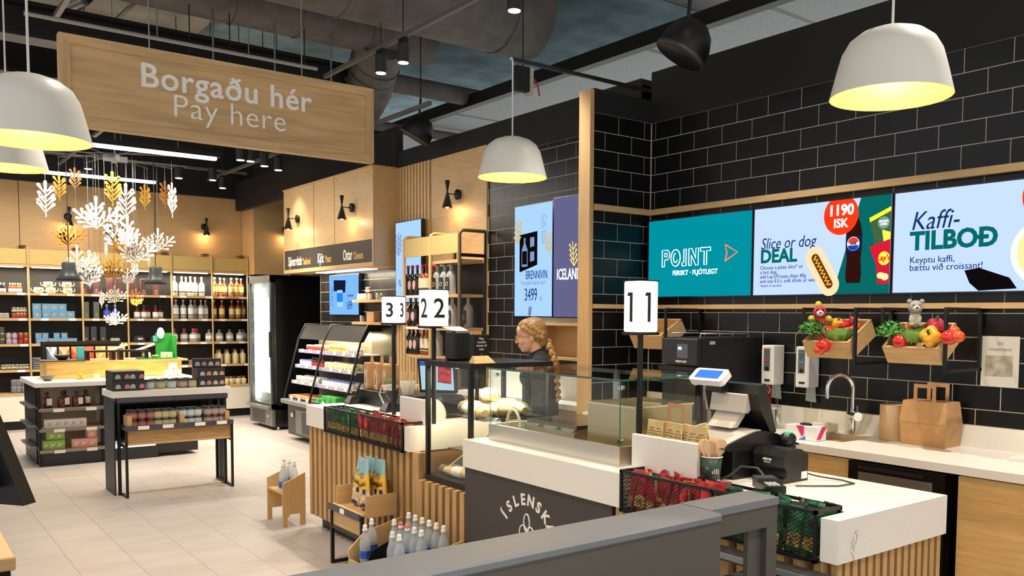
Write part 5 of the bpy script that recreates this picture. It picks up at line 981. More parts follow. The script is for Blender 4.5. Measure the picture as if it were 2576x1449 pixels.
# tracks with spots
def head_proto():
    t = thing('track_spot', 'x', 'spotlight'); kid(part('adapter', MB().box(-.02, .02, -.05, .05, -.05, 0), BLK, t, True)); kid(part('drop_rod', MB().cyl((0, 0, 0), (0, 0, 1.9), .005, n=5), BLK, t, True)); kid(part('housing', MB().cyl((0, 0, -.05), (0, 0, -.20), .05, n=18), mat('spot_black', (40, 40, 42), .5), t, True)); kid(part('lens', MB().cyl((0, 0, -.2), (0, 0, -.204), .042, n=18), emis('spot_lens', (255, 248, 230), 14), t, True)); return Proto(t)
hp = head_proto()
def track(name, x, ya, yb, z, lab): return single(name, MB().box(x - .018, x + .018, ya, yb, z, z + .035), mat('track_grey', (96, 94, 90), .4), lab, 'track')
track('light_track', 3.545, 2.6, 8.2, 3.9, 'long lighting track running past the large duct'); track('light_track', 4.03, 7.0, 10.2, 3.5, 'lighting track above the oak canopy'); track('light_track', 3.9, 10.3, 13.2, 3.52, 'lighting track near the back right corner'); track('light_track', 2.0, 10.0, 13.3, 3.55, 'lighting track over the middle of the back shop'); track('light_track', 1.2, 3.2, 8.0, 3.9, 'lighting track over the left aisle')
single('light_track', MB().box(-1.0, 4.2, 12.43, 12.465, 3.55, 3.585), mat('track_grey', (96, 94, 90), .4), 'cross lighting track before the back wall', 'track')
HEADS = []
def head(x, y, z, lab, on=True): hp.put((x, y, z), 0, lab, 'ceiling track spots'); HEADS.append((x, y, z - .21))
head(3.545, onz(962, 170, 3.75).y, 3.9, 'black track spot before the corrugated duct'); head(3.545, 5.0, 3.9, 'black track spot on the long track, upper middle'); head(3.545, 3.2, 3.9, 'black track spot on the near end of the long track')
for k, (px, py) in enumerate(((605, 405), (630, 408), (450, 450), (535, 455), (222, 427), (560, 475), (665, 420), (700, 430))):
    p = onz(px, py, 3.34); p.y = min(p.y, 13.1); q = ony(px, py, p.y); head(q.x, p.y, 3.55, 'black ceiling spot over the back shop, %s' % ('beside the light bar', 'lit one beside the light bar', 'lit one at the centre', 'right of the centre', 'at the far left', 'low one by the corner', 'on the right track', 'last on the right track')[k])
for k, y in enumerate((4.2, 6.0)): head(1.2, y, 3.9, 'black track spot over the left aisle, %s' % ('nearer', 'farther')[k])
# light bars
def bar(p0, p1, z, lab):
    a = onz(*p0, z); b = onz(*p1, z); y = (a.y + b.y) / 2; xa = a.x - 1.2
    t = thing('linear_light', lab, 'linear light', (xa, y, z)); part('profile', MB().box(xa, b.x + .04, y - .03, y + .03, z + .005, z + .06), BLK, t); part('diffuser', MB().bbox(xa, b.x, y - .028, y + .028, z - .03, z + .006, .008), emis('bar_white', (255, 252, 246), 7), t)
    for x in (xa + .5, b.x - .4): part('hanger', MB().cyl((x, y, z + .06), (x, y, 5.4), .003, n=5), GREYM, t)
    area('bar_light', ((xa + b.x) / 2, y, z - .04), b.x - xa, .06, 55, (255, 246, 232)); return t
bar((190, 357), (545, 397), 3.3, 'bright white linear light just below the sign'); bar((113, 433), (395, 455), 3.3, 'bright white linear light farther back behind the corals')
# speakers
def speaker(px, py, D, lab, s=1.0):
    c = dep(px, py, D); t = thing('ceiling_speaker', lab, 'speaker', c)
    o = part('cabinet', MB().lathe([(0, -.1), (.15, -.1), (.158, -.085), (.15, .0), (.122, .07), (.075, .115), (0, .13)], n=24), BLK, t, True); o.scale = (s, s, s); o.rotation_euler = Vector((.786 * .5, -.619 * .5, .87)).to_track_quat('Z', 'Y').to_euler(); part('rim', MB().lathe([(.15, -.102), (.162, -.098), (.162, -.08), (.15, -.08)], n=24), CHAR, o, True); part('yoke', MB().cyl((0, 0, .1 * s), (.02, 0, .3 * s), .012, n=8), BLK, t, True); part('rod', MB().cyl((.02, 0, .3 * s), (.02, 0, 5.4 - c.z), .006, n=6), BLK, t, True)
speaker(1730, 105, 5.2, 'black bullet-shaped speaker above the tiled wall'); speaker(1054, 325, 8.4, 'black bullet-shaped speaker beyond the hanging sign')
jb = thing('junction_box', 'open junction box with red wires above the middle lamp', 'junction box', dep(1315, 200, 7.2)); part('box', MB().box(-.08, .05, -.03, .03, -.1, .1), BLK, jb, True); part('rod', MB().cyl((0, 0, .1), (0, 0, 5.4 - jb.location.z), .006, n=5), BLK, jb, True); part('plate', MB().box(.05, .075, -.05, .05, -.12, .1), mat('plate_cream', (190, 184, 170), .5), jb, True); part('wires', MB().tube([(.08, 0, 0), (.13, .02, .03), (.16, 0, -.03), (.19, .02, -.1)], .008, 6), mat('wire_red', (180, 60, 60), .5), jb, True)
# ------------------------------------------------------------------ coral mobile
CWH = mat('coral_white', (240, 238, 232), .35); CGD = mat('coral_gold', (206, 150, 50), .3, metal=.3); CCO = mat('coral_copper', (188, 128, 72), .3, metal=.3)
def coral_mesh(h, w, seed):
    rnd = random.Random(seed); m = MB(); t = .004; n = 12
    def blob(p, q, r0, r1):
        d = Vector((q[0] - p[0], q[1] - p[1])); L = d.length; d.normalize(); e = Vector((-d.y, d.x)); pl = []
        for s in [i / 6 for i in range(7)]: pl.append((p[0] + d.x * L * s + e.x * (r0 + (r1 - r0) * s ** 2), p[1] + d.y * L * s + e.y * (r0 + (r1 - r0) * s ** 2)))
        for i in range(1, 6): an = math.atan2(e.y, e.x) - PI * i / 6; pl.append((q[0] + r1 * math.cos(an), q[1] + r1 * math.sin(an)))
        for s in [1 - i / 6 for i in range(7)]: pl.append((p[0] + d.x * L * s - e.x * (r0 + (r1 - r0) * s ** 2), p[1] + d.y * L * s - e.y * (r0 + (r1 - r0) * s ** 2)))
        m.prism(pl[::-1], lambda u, v, c: Vector((u, c, v)), -t, t)
    wx = w / h
    if wx < .6: stems = [(0, 1.0)]
    elif wx < .9: stems = [(0, 1.0), (-28, .62), (30, .66)]
    else: stems = [(0, .92), (-48, .78), (44, .86), (-20, .7)]
    for ang, ln in stems:
        a0 = math.radians(ang); d = (math.sin(a0), math.cos(a0)); tip = (d[0] * h * (ln - .05), d[1] * h * (ln - .05)); blob((0, 0), tip, h * .015, h * .044)
        np = 5 if wx < .6 else 3
        for k in range(np):
            f = .1 + .68 * k / np; p = (tip[0] * f, tip[1] * f)
            for s in (-1, 1):
                an = a0 + s * math.radians(rnd.uniform(30, 46)); L = h * ln * rnd.uniform(.27, .36) * (1 - .25 * f)
                p2 = (p[0] + (s > 0) * d[0] * h * .05, p[1] + (s > 0) * d[1] * h * .05); blob(p2, (p2[0] + L * math.sin(an), p2[1] + L * math.cos(an)), h * .012, h * (.047 if wx < .6 else .043))
    me = m.mesh('coral'); return me
CM = [coral_mesh(1.0, .55, 1), coral_mesh(1.0, .75, 2), coral_mesh(1.0, 1.0, 3)]
CM_by = {}
def coral_me(k, m):
    if (k, m.name) not in CM_by: me = CM[k].copy(); me.materials.append(m); CM_by[(k, m.name)] = me
    return CM_by[(k, m.name)]
MOY = 10.6
hub = thing('mobile_hub', 'clear acrylic hub with thin radiating rods at the top of the mobile', 'mobile frame', ony(290, 400, MOY)); hz = hub.location.z
part('hub_plate', MB().box(-.12, .12, -.02, .02, -.03, .03).box(-.02, .02, -.12, .12, -.03, .03), mat('acrylic', (226, 230, 232), .1, alpha=.6), hub, True)
for k in range(7): an = PI * k / 7; part('rod', MB().cyl((-.75 * math.cos(an), -.75 * math.sin(an), .01 * k), (.75 * math.cos(an), .75 * math.sin(an), .01 * k), .005, n=6), GREYM, hub, True)
part('hanger', MB().cyl((0, 0, 0), (0, 0, 5.4 - hz), .004, n=6), GREYM, hub, True)
COR = [(116, 453, 546, 'w', 0, 20), (150, 437, 505, 'g', 0, 10), (189, 420, 480, 'c', 0, 15), (284, 430, 518, 'y', 0, -5), (318, 460, 556, 'w', 0, 10), (365, 463, 528, 'g', 0, -30), (416, 454, 525, 'c', 0, 35), (434, 458, 548, 'w', 0, 60), (243, 485, 575, 'w', 2, 5), (172, 552, 618, 'g', 2, 0), (295, 520, 625, 'w', 1, 25), (322, 540, 620, 'w', 1, -15), (300, 580, 640, 'g', 1, 40), (345, 585, 660, 'w', 2, -10), (398, 568, 632, 'w', 2, 10), (195, 615, 690, 'w', 1, 15), (226, 628, 720, 'w', 1, -20), (240, 633, 690, 'w', 0, 40), (267, 608, 648, 'w', 0, 70), (288, 635, 702, 'y', 2, 5), (375, 612, 680, 'w', 0, 75), (339, 658, 700, 'w', 0, 30), (322, 672, 716, 'w', 1, 15), (227, 690, 726, 'w', 0, 65), (289, 713, 762, 'w', 2, 0), (256, 730, 775, 'w', 0, 60), (343, 725, 770, 'c', 1, 0), (291, 772, 818, 'w', 2, 10)]
wy_ = ['upper left', 'upper centre', 'upper right', 'middle left', 'middle centre', 'middle right', 'lower left', 'lower centre', 'lower right']
random.seed(17)
for k, (px, pt, pb, c, sh, rot) in enumerate(COR):
    y = MOY + random.uniform(-.3, .3); a = ony(px, pt, y); b = ony(px, pb, y); h = a.z - b.z
    m = {'w': CWH, 'g': CGD, 'y': CGD, 'c': CCO}[c]; nmc = {'w': 'white', 'g': 'gold', 'y': 'bright gold', 'c': 'copper'}[c]
    t = thing('coral_ornament', '%s coral cut-out hanging in the %s of the mobile, %s' % (nmc, wy_[(0 if pt < 530 else 3 if pt < 640 else 6) + (0 if px < 230 else 1 if px < 330 else 2)], ('slim', 'medium', 'broad')[sh] + (' and edge-on' if rot > 50 else ' and turned' if abs(rot) > 18 else '')), 'ornament', b, math.radians(rot - 15), group='coral ornaments')
    o = part('coral', coral_me(sh, m), None, t); o.scale = (h, h, h)
    part('string', MB().cyl((0, 0, h * .93), (0, 0, max(h + .05, hz - b.z)), .0022, n=4), GREYM, t, True)
bl = Proto(thing('bell_pendant', 'x', 'pendant lamp')); kid(part('shade', MB().lathe([(.0, .2), (.06, .2), (.065, .19), (.07, .12), (.09, .06), (.13, .0), (.126, 0), (.085, .06)], n=20), mat('bell_black', (58, 58, 60), .35), bl.r, True)); kid(part('cord', MB().cyl((0, 0, .2), (0, 0, 1.6), .004, n=6), BLK, bl.r, True))
for px, lab in ((174, 'black bell pendant lamp over the left of the island'), (392, 'black bell pendant lamp over the right of the island')): p = ony(px, 707 if px < 200 else 716, 10.5); bl.put(p, 0, lab, 'bell pendants'); point('bell_light', p + Vector((0, 0, .05)), 7, (255, 214, 140), .03)
# ------------------------------------------------------------------ wall screens
def screen(name, lab, X, y0, y1, z0, z1, bg, s=1.0, d=.045):
    """screen on an x = const wall, y0 < y1; returns thing, panel, frame (u to the viewer's right from the left edge, v up from the bottom)"""
    t = thing(name, lab, 'screen', (X, (y0 + y1) / 2, z0)); part('bezel', MB().box(X, X + d, y0 - .008, y1 + .008, z0 - .008, z1 + .008), BLKG, t)
    p = part('display', MB().box(X - .001, X, y0, y1, z0, z1), emis('scr_%s' % name + str(int(y0 * 100)), bg, s), t)
    return t, p, frame((X - .0014, y1, z0), (0, -1, 0), (0, 0, 1), (-1, 0, 0)), y1 - y0, z1 - z0
XS = 4.44
yl = [onx(1632, 650, XS).y, onx(1890, 640, XS).y, onx(1897, 640, XS).y, onx(2240, 620, XS).y, onx(2249, 620, XS).y]; zS0, zS1 = onx(2100, 739, XS).z, onx(2100, 505, XS).z
def cdisc(f, u, v, ru, rv, W, Hh, w0, w1, n=36): return MB().prism([(min(max(u + ru * math.cos(2 * PI * i / n), 0), W), min(max(v + rv * math.sin(2 * PI * i / n), 0), Hh)) for i in range(n)], f, w0, w1)
TEAL = emis('p_teal', (0, 122, 140), .95); PALE = (176, 196, 250); DTEAL = emis('p_dteal', (6, 96, 92), .9); WHE = emis('p_white', (240, 250, 255), 1.0); REDE = emis('p_red', (236, 52, 18), .95); NVY = emis('p_navy', (22, 50, 92), .8); BLKE = emis('p_black', (16, 12, 14), .7); ORE = emis('p_orange', (240, 128, 84), .9)
t1, p1, f1, w1, h1 = screen('menu_screen', 'teal screen with the outlined word point, leftmost of three', XS, yl[1], yl[0], zS0, zS1, (0, 126, 140))
def outline(mb, pl, f, r, closed=True): mb.tube([f(u, v, .001) for u, v in (pl + pl[:1] if closed else pl)], r, 4)
def glyphs(f, u, v, s):
    o = []; q = MB(); r = s * .035
    P_ = [(0, 0), (0, 1), (.45, 1), (.62, .85), (.62, .6), (.45, .42), (.2, .42), (.2, 0)]; outline(q, [(u + a * s, v + b * s) for a, b in P_], f, r); outline(q, [(u + a * s, v + b * s) for a, b in [(.2, .82), (.4, .82), (.42, .62), (.2, .6)]], f, r)
    c = u + 1.12 * s
    outline(q, [(c + .38 * s * math.cos(a), v + .5 * s + .5 * s * math.sin(a)) for a in [2 * PI * i / 20 for i in range(20)]], f, r); outline(q, [(c + .17 * s * math.cos(a), v + .5 * s + .28 * s * math.sin(a)) for a in [2 * PI * i / 16 for i in range(4, 16)]], f, r, False)
    I_ = [(1.66, .0), (1.66, .2), (1.8, .2), (1.8, 1), (1.98, 1), (1.98, .0)]; outline(q, [(u + a * s, v + b * s) for a, b in I_], f, r)
    N_ = [(2.2, 0), (2.2, 1), (2.42, 1), (2.75, .4), (2.75, 1), (2.95, 1), (2.95, 0), (2.75, 0), (2.4, .6), (2.4, 0)]; outline(q, [(u + a * s, v + b * s) for a, b in N_], f, r)
    T_ = [(3.1, 1), (3.9, 1), (3.9, .8), (3.6, .8), (3.6, 0), (3.4, 0), (3.4, .8), (3.1, .8)]; outline(q, [(u + a * s, v + b * s) for a, b in T_], f, r); return q
part('lettering', glyphs(f1, w1 * .15, h1 * .39, h1 * .215), WHE, p1); ar = MB(); outline(ar, [(w1 * .77, h1 * .42), (w1 * .88, h1 * .52), (w1 * .77, h1 * .62), (w1 * .785, h1 * .52)], f1, .006); part('arrow_mark', ar, ORE, p1)
lettering('lettering', 'FERSKT · FLJÓTLEGT', f1, w1 * .48, h1 * .275, .046, WHE, p1, bold=.0012)
def body(f, pl, m, par, name, w0=.0, w1=.0008): return part(name, MB().prism(pl[::-1] if sum((pl[i][0] * pl[(i + 1) % len(pl)][1] - pl[(i + 1) % len(pl)][0] * pl[i][1]) for i in range(len(pl))) > 0 else pl, f, w0, w1), m, par)
t2, p2_, f2, w2, h2 = screen('menu_screen', 'pale blue screen advertising a hot dog deal, middle of three', XS, yl[3], yl[2], zS0, zS1, PALE)
body(f2, [(w2 * .62, 0), (w2, 0), (w2, h2), (w2 * .80, h2)], DTEAL, p2_, 'teal_wedge')
part('price_disc', cdisc(f2, w2 * .665, h2 * .84, .115, .115, w2, h2, .0006, .0016), REDE, p2_); body(f2, [(w2 * .5, h2), (w2 * .9, h2), (w2 * .9, h2 + .09), (w2 * .5, h2 + .09)], BLKG, p2_, 'bezel_mask') if 0 else None
lettering('lettering', '1190', f2, w2 * .665, h2 * .84, .085, WHE, p2_, bold=.003, w=.002); lettering('lettering', 'ISK', f2, w2 * .665, h2 * .71, .07, WHE, p2_, bold=.002, w=.002)
lettering('lettering', 'Slice or dog', f2, w2 * .055, h2 * .53, .10, NVY, p2_, align='LEFT', shear=.22, sx=.85); lettering('lettering', 'DEAL', f2, w2 * .055, h2 * .375, .115, DTEAL, p2_, align='LEFT', bold=.004)
for i, s_ in enumerate(('Choose a pizza slice* or', 'a hot dog,', "add Lay's/Frosta chips 40g", 'and any 0.5 L soft drink or water!')): lettering('lettering', s_, f2, w2 * .055, h2 * (.295 - i * .052), .033, NVY, p2_, align='LEFT')
lettering('lettering', '*Applies to any pizza', f2, w2 * .055, h2 * .095, .02, NVY, p2_, align='LEFT')
def capsule(c, L, r, an, n=10):
    d = Vector((math.cos(an), math.sin(an))); e = Vector((-d.y, d.x)); pl = []
    for i in range(n + 1): a = -PI / 2 + PI * i / n; pl.append((c[0] + d.x * (L / 2 + r * math.cos(a)) + e.x * r * math.sin(a), c[1] + d.y * (L / 2 + r * math.cos(a)) + e.y * r * math.sin(a)))
    for i in range(n + 1): a = PI / 2 + PI * i / n; pl.append((c[0] + d.x * (-L / 2 + r * math.cos(a)) + e.x * r * math.sin(a), c[1] + d.y * (-L / 2 + r * math.cos(a)) + e.y * r * math.sin(a)))
    return pl
hc, ha = (w2 * .54, h2 * .25), math.radians(-58)
body(f2, capsule(hc, .19, .068, ha), emis('p_bun', (240, 206, 160), .95), p2_, 'bun', .0009, .0014); body(f2, capsule(hc, .185, .026, ha), emis('p_sausage', (110, 44, 24), .9), p2_, 'sausage', .0014, .002)
dx, dy = math.cos(ha), math.sin(ha); part('mustard', MB().tube([f2(hc[0] + dx * s + (-dy) * .012 * (-1) ** i, hc[1] + dy * s + dx * .012 * (-1) ** i, .0024) for i, s in enumerate([-.1 + .0125 * q for q in range(17)])], .0045, 4), emis('p_mustard', (244, 220, 40), 1.0), p2_)
bx_, bz_ = w2 * .76, .06
body(f2, [(bx_ - .045, bz_), (bx_ + .045, bz_), (bx_ + .052, bz_ + .05), (bx_ + .045, bz_ + .14), (bx_ + .052, bz_ + .2), (bx_ + .052, bz_ + .28), (bx_ + .04, bz_ + .34), (bx_ + .018, bz_ + .385), (bx_ + .018, bz_ + .42), (bx_ - .018, bz_ + .42), (bx_ - .018, bz_ + .385), (bx_ - .04, bz_ + .34), (bx_ - .052, bz_ + .28), (bx_ - .052, bz_ + .2), (bx_ - .045, bz_ + .14), (bx_ - .052, bz_ + .05)], emis('p_cola', (44, 16, 14), .9), p2_, 'cola_bottle', .0006, .0012)
body(f2, [(bx_ - .053, bz_ + .18), (bx_ + .053, bz_ + .18), (bx_ + .053, bz_ + .27), (bx_ - .053, bz_ + .27)], emis('p_lab', (20, 30, 70), .9), p2_, 'bottle_label', .0012, .0016)
part('emblem_disc', disc(MB(), f2, bx_ - .004, bz_ + .225, .04, n=20, w0=.0016, w1=.002), WHE, p2_); part('emblem_red', MB().prism([(bx_ - .004 + .035 * math.cos(a), bz_ + .232 + .03 * math.sin(a)) for a in [PI * i / 10 for i in range(11)]], f2, .002, .0024), REDE, p2_); part('emblem_blue', MB().prism([(bx_ - .004 + .035 * math.cos(a), bz_ + .216 + .03 * math.sin(a)) for a in [PI + PI * i / 10 for i in range(11)]], f2, .002, .0024), emis('p_blue', (24, 60, 170), .9), p2_); lettering('lettering', 'PEPSI', f2, bx_ - .004, bz_ + .219, .019, NVY, p2_, bold=.001, w=.0028)
body(f2, [(w2 * .86, h2 * .78), (w2, h2 * .88), (w2, h2 * .45), (w2 * .90, h2 * .5)], emis('p_bagolive', (60, 92, 60), .9), p2_, 'green_crisp_bag', .0008, .0012); body(f2, [(w2 * .86, h2 * .78), (w2 * .865, h2 * .735), (w2, h2 * .835), (w2, h2 * .88)], emis('p_yellow', (236, 232, 40), 1.0), p2_, 'yellow_band', .0012, .0016); part('oval_mark', cdisc(f2, w2 * .955, h2 * .72, .036, .034, w2, h2, .0013, .0018), emis('p_oval', (110, 150, 130), .9), p2_)
lettering('lettering', 'FROSTA', f2, w2 * .955, h2 * .725, .016, WHE, p2_, w=.002, bold=.0008); lettering('lettering', 'CHIPS', f2, w2 * .955, h2 * .695, .016, WHE, p2_, w=.002, bold=.0008); body(f2, [(w2 * .945, h2 * .65), (w2, h2 * .62), (w2, h2 * .42), (w2 * .96, h2 * .5)], emis('p_lime', (216, 224, 70), 1.0), p2_, 'lime_patch', .0013, .0016)
body(f2, [(w2 * .865, h2 * .48), (w2, h2 * .55), (w2, h2 * .1), (w2 * .925, h2 * .09), (w2 * .91, h2 * .3)], emis('p_lays', (196, 24, 50), .95), p2_, 'red_crisp_bag', .0016, .002); part('yellow_disc', cdisc(f2, w2 * .963, h2 * .355, .036, .038, w2, h2, .002, .0024), emis('p_lyellow', (226, 226, 70), 1.0), p2_); lettering('lettering', "Lay's", f2, w2 * .96, h2 * .335, .042, REDE, p2_, w=.0028, bold=.0015, shear=.15)
part('crisps', disc(disc(MB(), f2, w2 * .945, h2 * .18, .024, .018, w0=.002, w1=.0024), f2, w2 * .972, h2 * .165, .022, .02, w0=.0024, w1=.0027), emis('p_crisp', (240, 226, 150), 1.0), p2_)
t3, p3_, f3, w3, h3 = screen('menu_screen', 'pale blue screen advertising a coffee offer, rightmost of three', XS, yl[4] - .952, yl[4], zS0, zS1, PALE)
part('price_disc', cdisc(f3, w3 * .84, h3 * .84, .125, .125, w3, h3, .0006, .0016), REDE, p3_); lettering('lettering', '650', f3, w3 * .84, h3 * .84, .10, WHE, p3_, bold=.004, w=.002); lettering('lettering', 'ISK', f3, w3 * .84, h3 * .70, .075, WHE, p3_, bold=.002, w=.002)
lettering('lettering', 'Kaffi-', f3, w3 * .1, h3 * .62, .14, NVY, p3_, align='LEFT', shear=.25, sx=.9); lettering('lettering', 'TILBOÐ', f3, w3 * .1, h3 * .425, .135, DTEAL, p3_, align='LEFT', bold=.005); lettering('lettering', 'Keyptu kaffi,', f3, w3 * .1, h3 * .29, .05, NVY, p3_, align='LEFT'); lettering('lettering', 'bættu við croissant!', f3, w3 * .1, h3 * .215, .05, NVY, p3_, align='LEFT')
part('cup', cdisc(f3, w3 * .86, h3 * .34, .19, .175, w3, h3, .0018, .0024), emis('p_cup', (216, 230, 250), .98), p3_); part('coffee', cdisc(f3, w3 * .865, h3 * .345, .165, .152, w3, h3, .0024, .003), emis('p_coffee', (240, 214, 150), .98), p3_)
body(f3, [(w3 * .42, h3 * .2), (w3 * .5, h3 * .22), (w3 * .66, h3 * .12), (w3 * .7, h3 * .02), (w3 * .5, h3 * .005), (w3 * .45, h3 * .08)], BLKE, p3_, 'cup_lid', .0008, .0014)
# portrait adverts on the far tiled wall
def portrait(name, lab, X, pl, pr, pt, pb, bg): 
    ya, yb = onx(pr, (pt + pb) / 2, X).y, onx(pl, (pt + pb) / 2, X).y; return screen(name, lab, X, ya, yb, onx(pl, pb, X).z, onx(pl, pt, X).z, bg)
LBL = (150, 186, 252); GLE = emis('p_gold', (200, 168, 84), .9); GRE = emis('p_grey', (120, 140, 180), .9)
def sprig(f, u, v, h, lean, m, par):
    mb = MB(); mb.tube([f(u, v, .001), f(u + lean * h, v + h, .001)], h * .02, 4)
    for i in range(4):
        for s in (-1, 1): c = (u + lean * h * i / 4 + s * h * .16, v + h * (.2 + .2 * i)); mb.tube([f(u + lean * h * i / 4, v + h * .22 * i, .001), f(c[0], c[1], .001), f(c[0] + s * h * .05, c[1] + h * .09, .001)], [h * .012, h * .03, h * .045], 5)
    return part('sprig', mb, m, par)
ta, pa, fa, wa, ha_ = portrait('advert_screen', 'portrait advert screen for a spirit gift box above the cashier', 4.45, 1295, 1389, 522, 795, LBL)
body(fa, [(wa * .14, ha_ * .40), (wa * .62, ha_ * .46), (wa * .62, ha_ * .76), (wa * .14, ha_ * .74)], BLKE, pa, 'gift_box', .0004, .0012)
part('bottle_print', MB().prism([(wa * .2, ha_ * .45), (wa * .36, ha_ * .45), (wa * .36, ha_ * .6), (wa * .3, ha_ * .66), (wa * .3, ha_ * .71), (wa * .26, ha_ * .71), (wa * .26, ha_ * .66), (wa * .2, ha_ * .6)], fa, .0012, .0018), GRE, pa); part('bottle_label', MB().prism([(wa * .215, ha_ * .47), (wa * .345, ha_ * .47), (wa * .345, ha_ * .59), (wa * .215, ha_ * .59)], fa, .0018, .0022), BLKE, pa); part('glass_print', MB().prism([(wa * .43, ha_ * .62), (wa * .54, ha_ * .63), (wa * .54, ha_ * .71), (wa * .43, ha_ * .71)], fa, .0012, .0018), GRE, pa); part('glass_print', MB().prism([(wa * .43, ha_ * .49), (wa * .54, ha_ * .5), (wa * .54, ha_ * .58), (wa * .43, ha_ * .58)], fa, .0012, .0018), GRE, pa)
lettering('lettering', 'BRENNIVIN', fa, wa * .6, ha_ * .335, .105, NVY, pa, sx=.58); lettering('lettering', 'The original Icelandic spirit', fa, wa * .5, ha_ * .285, .052, GRE, pa, sx=.62, shear=.15); lettering('lettering', '3499', fa, wa * .45, ha_ * .14, .155, NVY, pa, sx=.6); lettering('lettering', 'ISK', fa, wa * .72, ha_ * .14, .05, GRE, pa, sx=.6)
fa90 = frame(fa(wa * .72, ha_ * .9, 0), (0, 0, -1), (0, -1, 0), (-1, 0, 0)); lettering('lettering', 'Gift box', fa90, 0, 0, .105, emis('p_greygreen', (140, 160, 170), .9), pa, align='LEFT', sx=.7); sprig(fa, wa * .08, ha_ * .66, .22, .1, GLE, pa); sprig(fa, wa * .92, ha_ * .56, .18, -.1, GLE, pa); sprig(fa, wa * .42, ha_ * .0, .09, .15, BLKE, pa)
tb_, pb_, fb2, wb2, hb2 = portrait('advert_screen', 'slate purple advert screen half hidden by the wooden post', 4.45, 1393, 1478, 500, 797, (86, 86, 122)); lettering('lettering', 'ICELANDIC', fb2, wb2 * .1, hb2 * .315, .125, WHE, pb_, align='LEFT', sx=.6, bold=.002); sprig(fb2, wb2 * .62, hb2 * .42, .2, -.1, emis('p_goldl', (222, 200, 110), .95), pb_)
tc_, pc_, fc, wc_, hc_ = portrait('advert_screen', 'tall blue advert screen on the slatted wall behind the rack', 4.40, 996, 1059, 562, 760, LBL); sprig(fc, wc_ * .12, hc_ * .58, .25, .05, GRE, pc_); lettering('lettering', 'FL', fc, wc_ * .12, hc_ * .2, .1, NVY, pc_, align='LEFT', sx=.6)
part('mount', MB().box(4.45, 4.47, fc(wc_ * .3, 0, 0).y - .3, fc(wc_ * .3, 0, 0).y + .1, 1.9, 2.3), BLK, tc_)
td, pd, fd, wd_, hd_ = portrait('advert_screen', 'blue sea salt advert screen under the oak canopy', 4.50, 829, 902, 694, 791, (112, 164, 236)); body(fd, [(wd_ * .16, hd_ * .6), (wd_ * .56, hd_ * .55), (wd_ * .58, hd_ * .86), (wd_ * .16, hd_ * .88)], emis('p_dnavy', (24, 26, 48), .8), pd, 'black_pack', .0004, .001); part('salt_jar', MB().prism([(wd_ * .28, hd_ * .2), (wd_ * .47, hd_ * .2), (wd_ * .47, hd_ * .62), (wd_ * .28, hd_ * .62)], fd, .001, .0016), emis('p_jarpale', (150, 196, 240), .95), pd); part('jar_label', MB().prism([(wd_ * .275, hd_ * .32), (wd_ * .475, hd_ * .32), (wd_ * .475, hd_ * .55), (wd_ * .275, hd_ * .55)], fd, .0016, .002), emis('p_jarblue', (30, 120, 220), .95), pd)
fd90 = frame(fd(wd_ * .07, hd_ * .72, 0), (0, 0, -1), (0, -1, 0), (-1, 0, 0)); lettering('lettering', 'SEA SALT', fd90, 0, 0, .075, emis('p_greyb', (80, 110, 160), .9), pd, align='LEFT', sx=.8); lettering('lettering', 'A pinch of Iceland', fd, wd_ * .73, hd_ * .45, .042, NVY, pd, sx=.5, shear=.15); lettering('lettering', '1699', fd, wd_ * .7, hd_ * .13, .15, NVY, pd, sx=.55)
# ------------------------------------------------------------------ back counter
bk = thing('back_counter', 'white stone worktop with upstand along the tiled wall', 'worktop', (4.2, 2.6, .89)); WXF = 3.86; BZ = .93
skx0, skx1, sky0, sky1 = 4.08, 4.38, 2.68, 2.96
part('slab', MB().box(WXF, skx0, -.6, 4.6, BZ - .04, BZ).box(skx1, XW - .009, -.6, 4.6, BZ - .04, BZ).box(skx0, skx1, -.6, sky0, BZ - .04, BZ).box(skx0, skx1, sky1, 4.6, BZ - .04, BZ), WHITE, bk); part('upstand', MB().box(XW - .022, XW - .009, -.6, 4.6, BZ, 1.045), WHITE, bk)
sk = part('sink_basin', MB().box(skx0, skx0 + .006, sky0, sky1, BZ - .16, BZ - .001).box(skx1 - .006, skx1, sky0, sky1, BZ - .16, BZ - .001).box(skx0, skx1, sky0, sky0 + .006, BZ - .16, BZ - .001).box(skx0, skx1, sky1 - .006, sky1, BZ - .16, BZ - .001).box(skx0, skx1, sky0, sky1, BZ - .17, BZ - .16), STEEL, bk)
yf0, yf1 = onx(2383, 1200, 3.885).y, onx(2138, 1200, 3.885).y
def cab(ya, yb, lab): t = thing('base_cabinet', lab, 'cabinet', (4.18, (ya + yb) / 2, 0)); part('body', MB().box(3.91, XW - .03, ya, yb, .1, BZ - .041), WCAB, t); part('door', MB().box(3.885, 3.91, ya + .003, yb - .003, .1, BZ - .05), WCAB, t); part('plinth', MB().box(3.95, XW - .05, ya, yb, 0, .1), BLK, t)
cab(-.6, yf0 - .05, 'oak base cabinet at the right edge under the worktop'); cab(yf1, 3.35, 'oak base cabinet left of the under-counter fridge'); cab(3.352, 4.59, 'oak base cabinet under the oven')
uf = thing('under_counter_fridge', 'black under-counter fridge with tinted glass door', 'fridge', (4.18, (yf0 + yf1) / 2, 0)); part('body', MB().box(3.9, XW - .04, yf0, yf1 - .003, .02, BZ - .045), BLK, uf); part('door', MB().box(3.865, 3.899, yf0, yf1 - .003, .1, BZ - .05), BLKG, uf); part('glass_pane', MB().box(3.862, 3.865, yf0 + .06, yf1 - .06, .18, BZ - .1), mat('tinted_glass', (104, 99, 94), .25), uf); part('handle', MB().box(3.855, 3.863, yf0 + .1, yf1 - .06, BZ - .085, BZ - .07), BLK, uf)
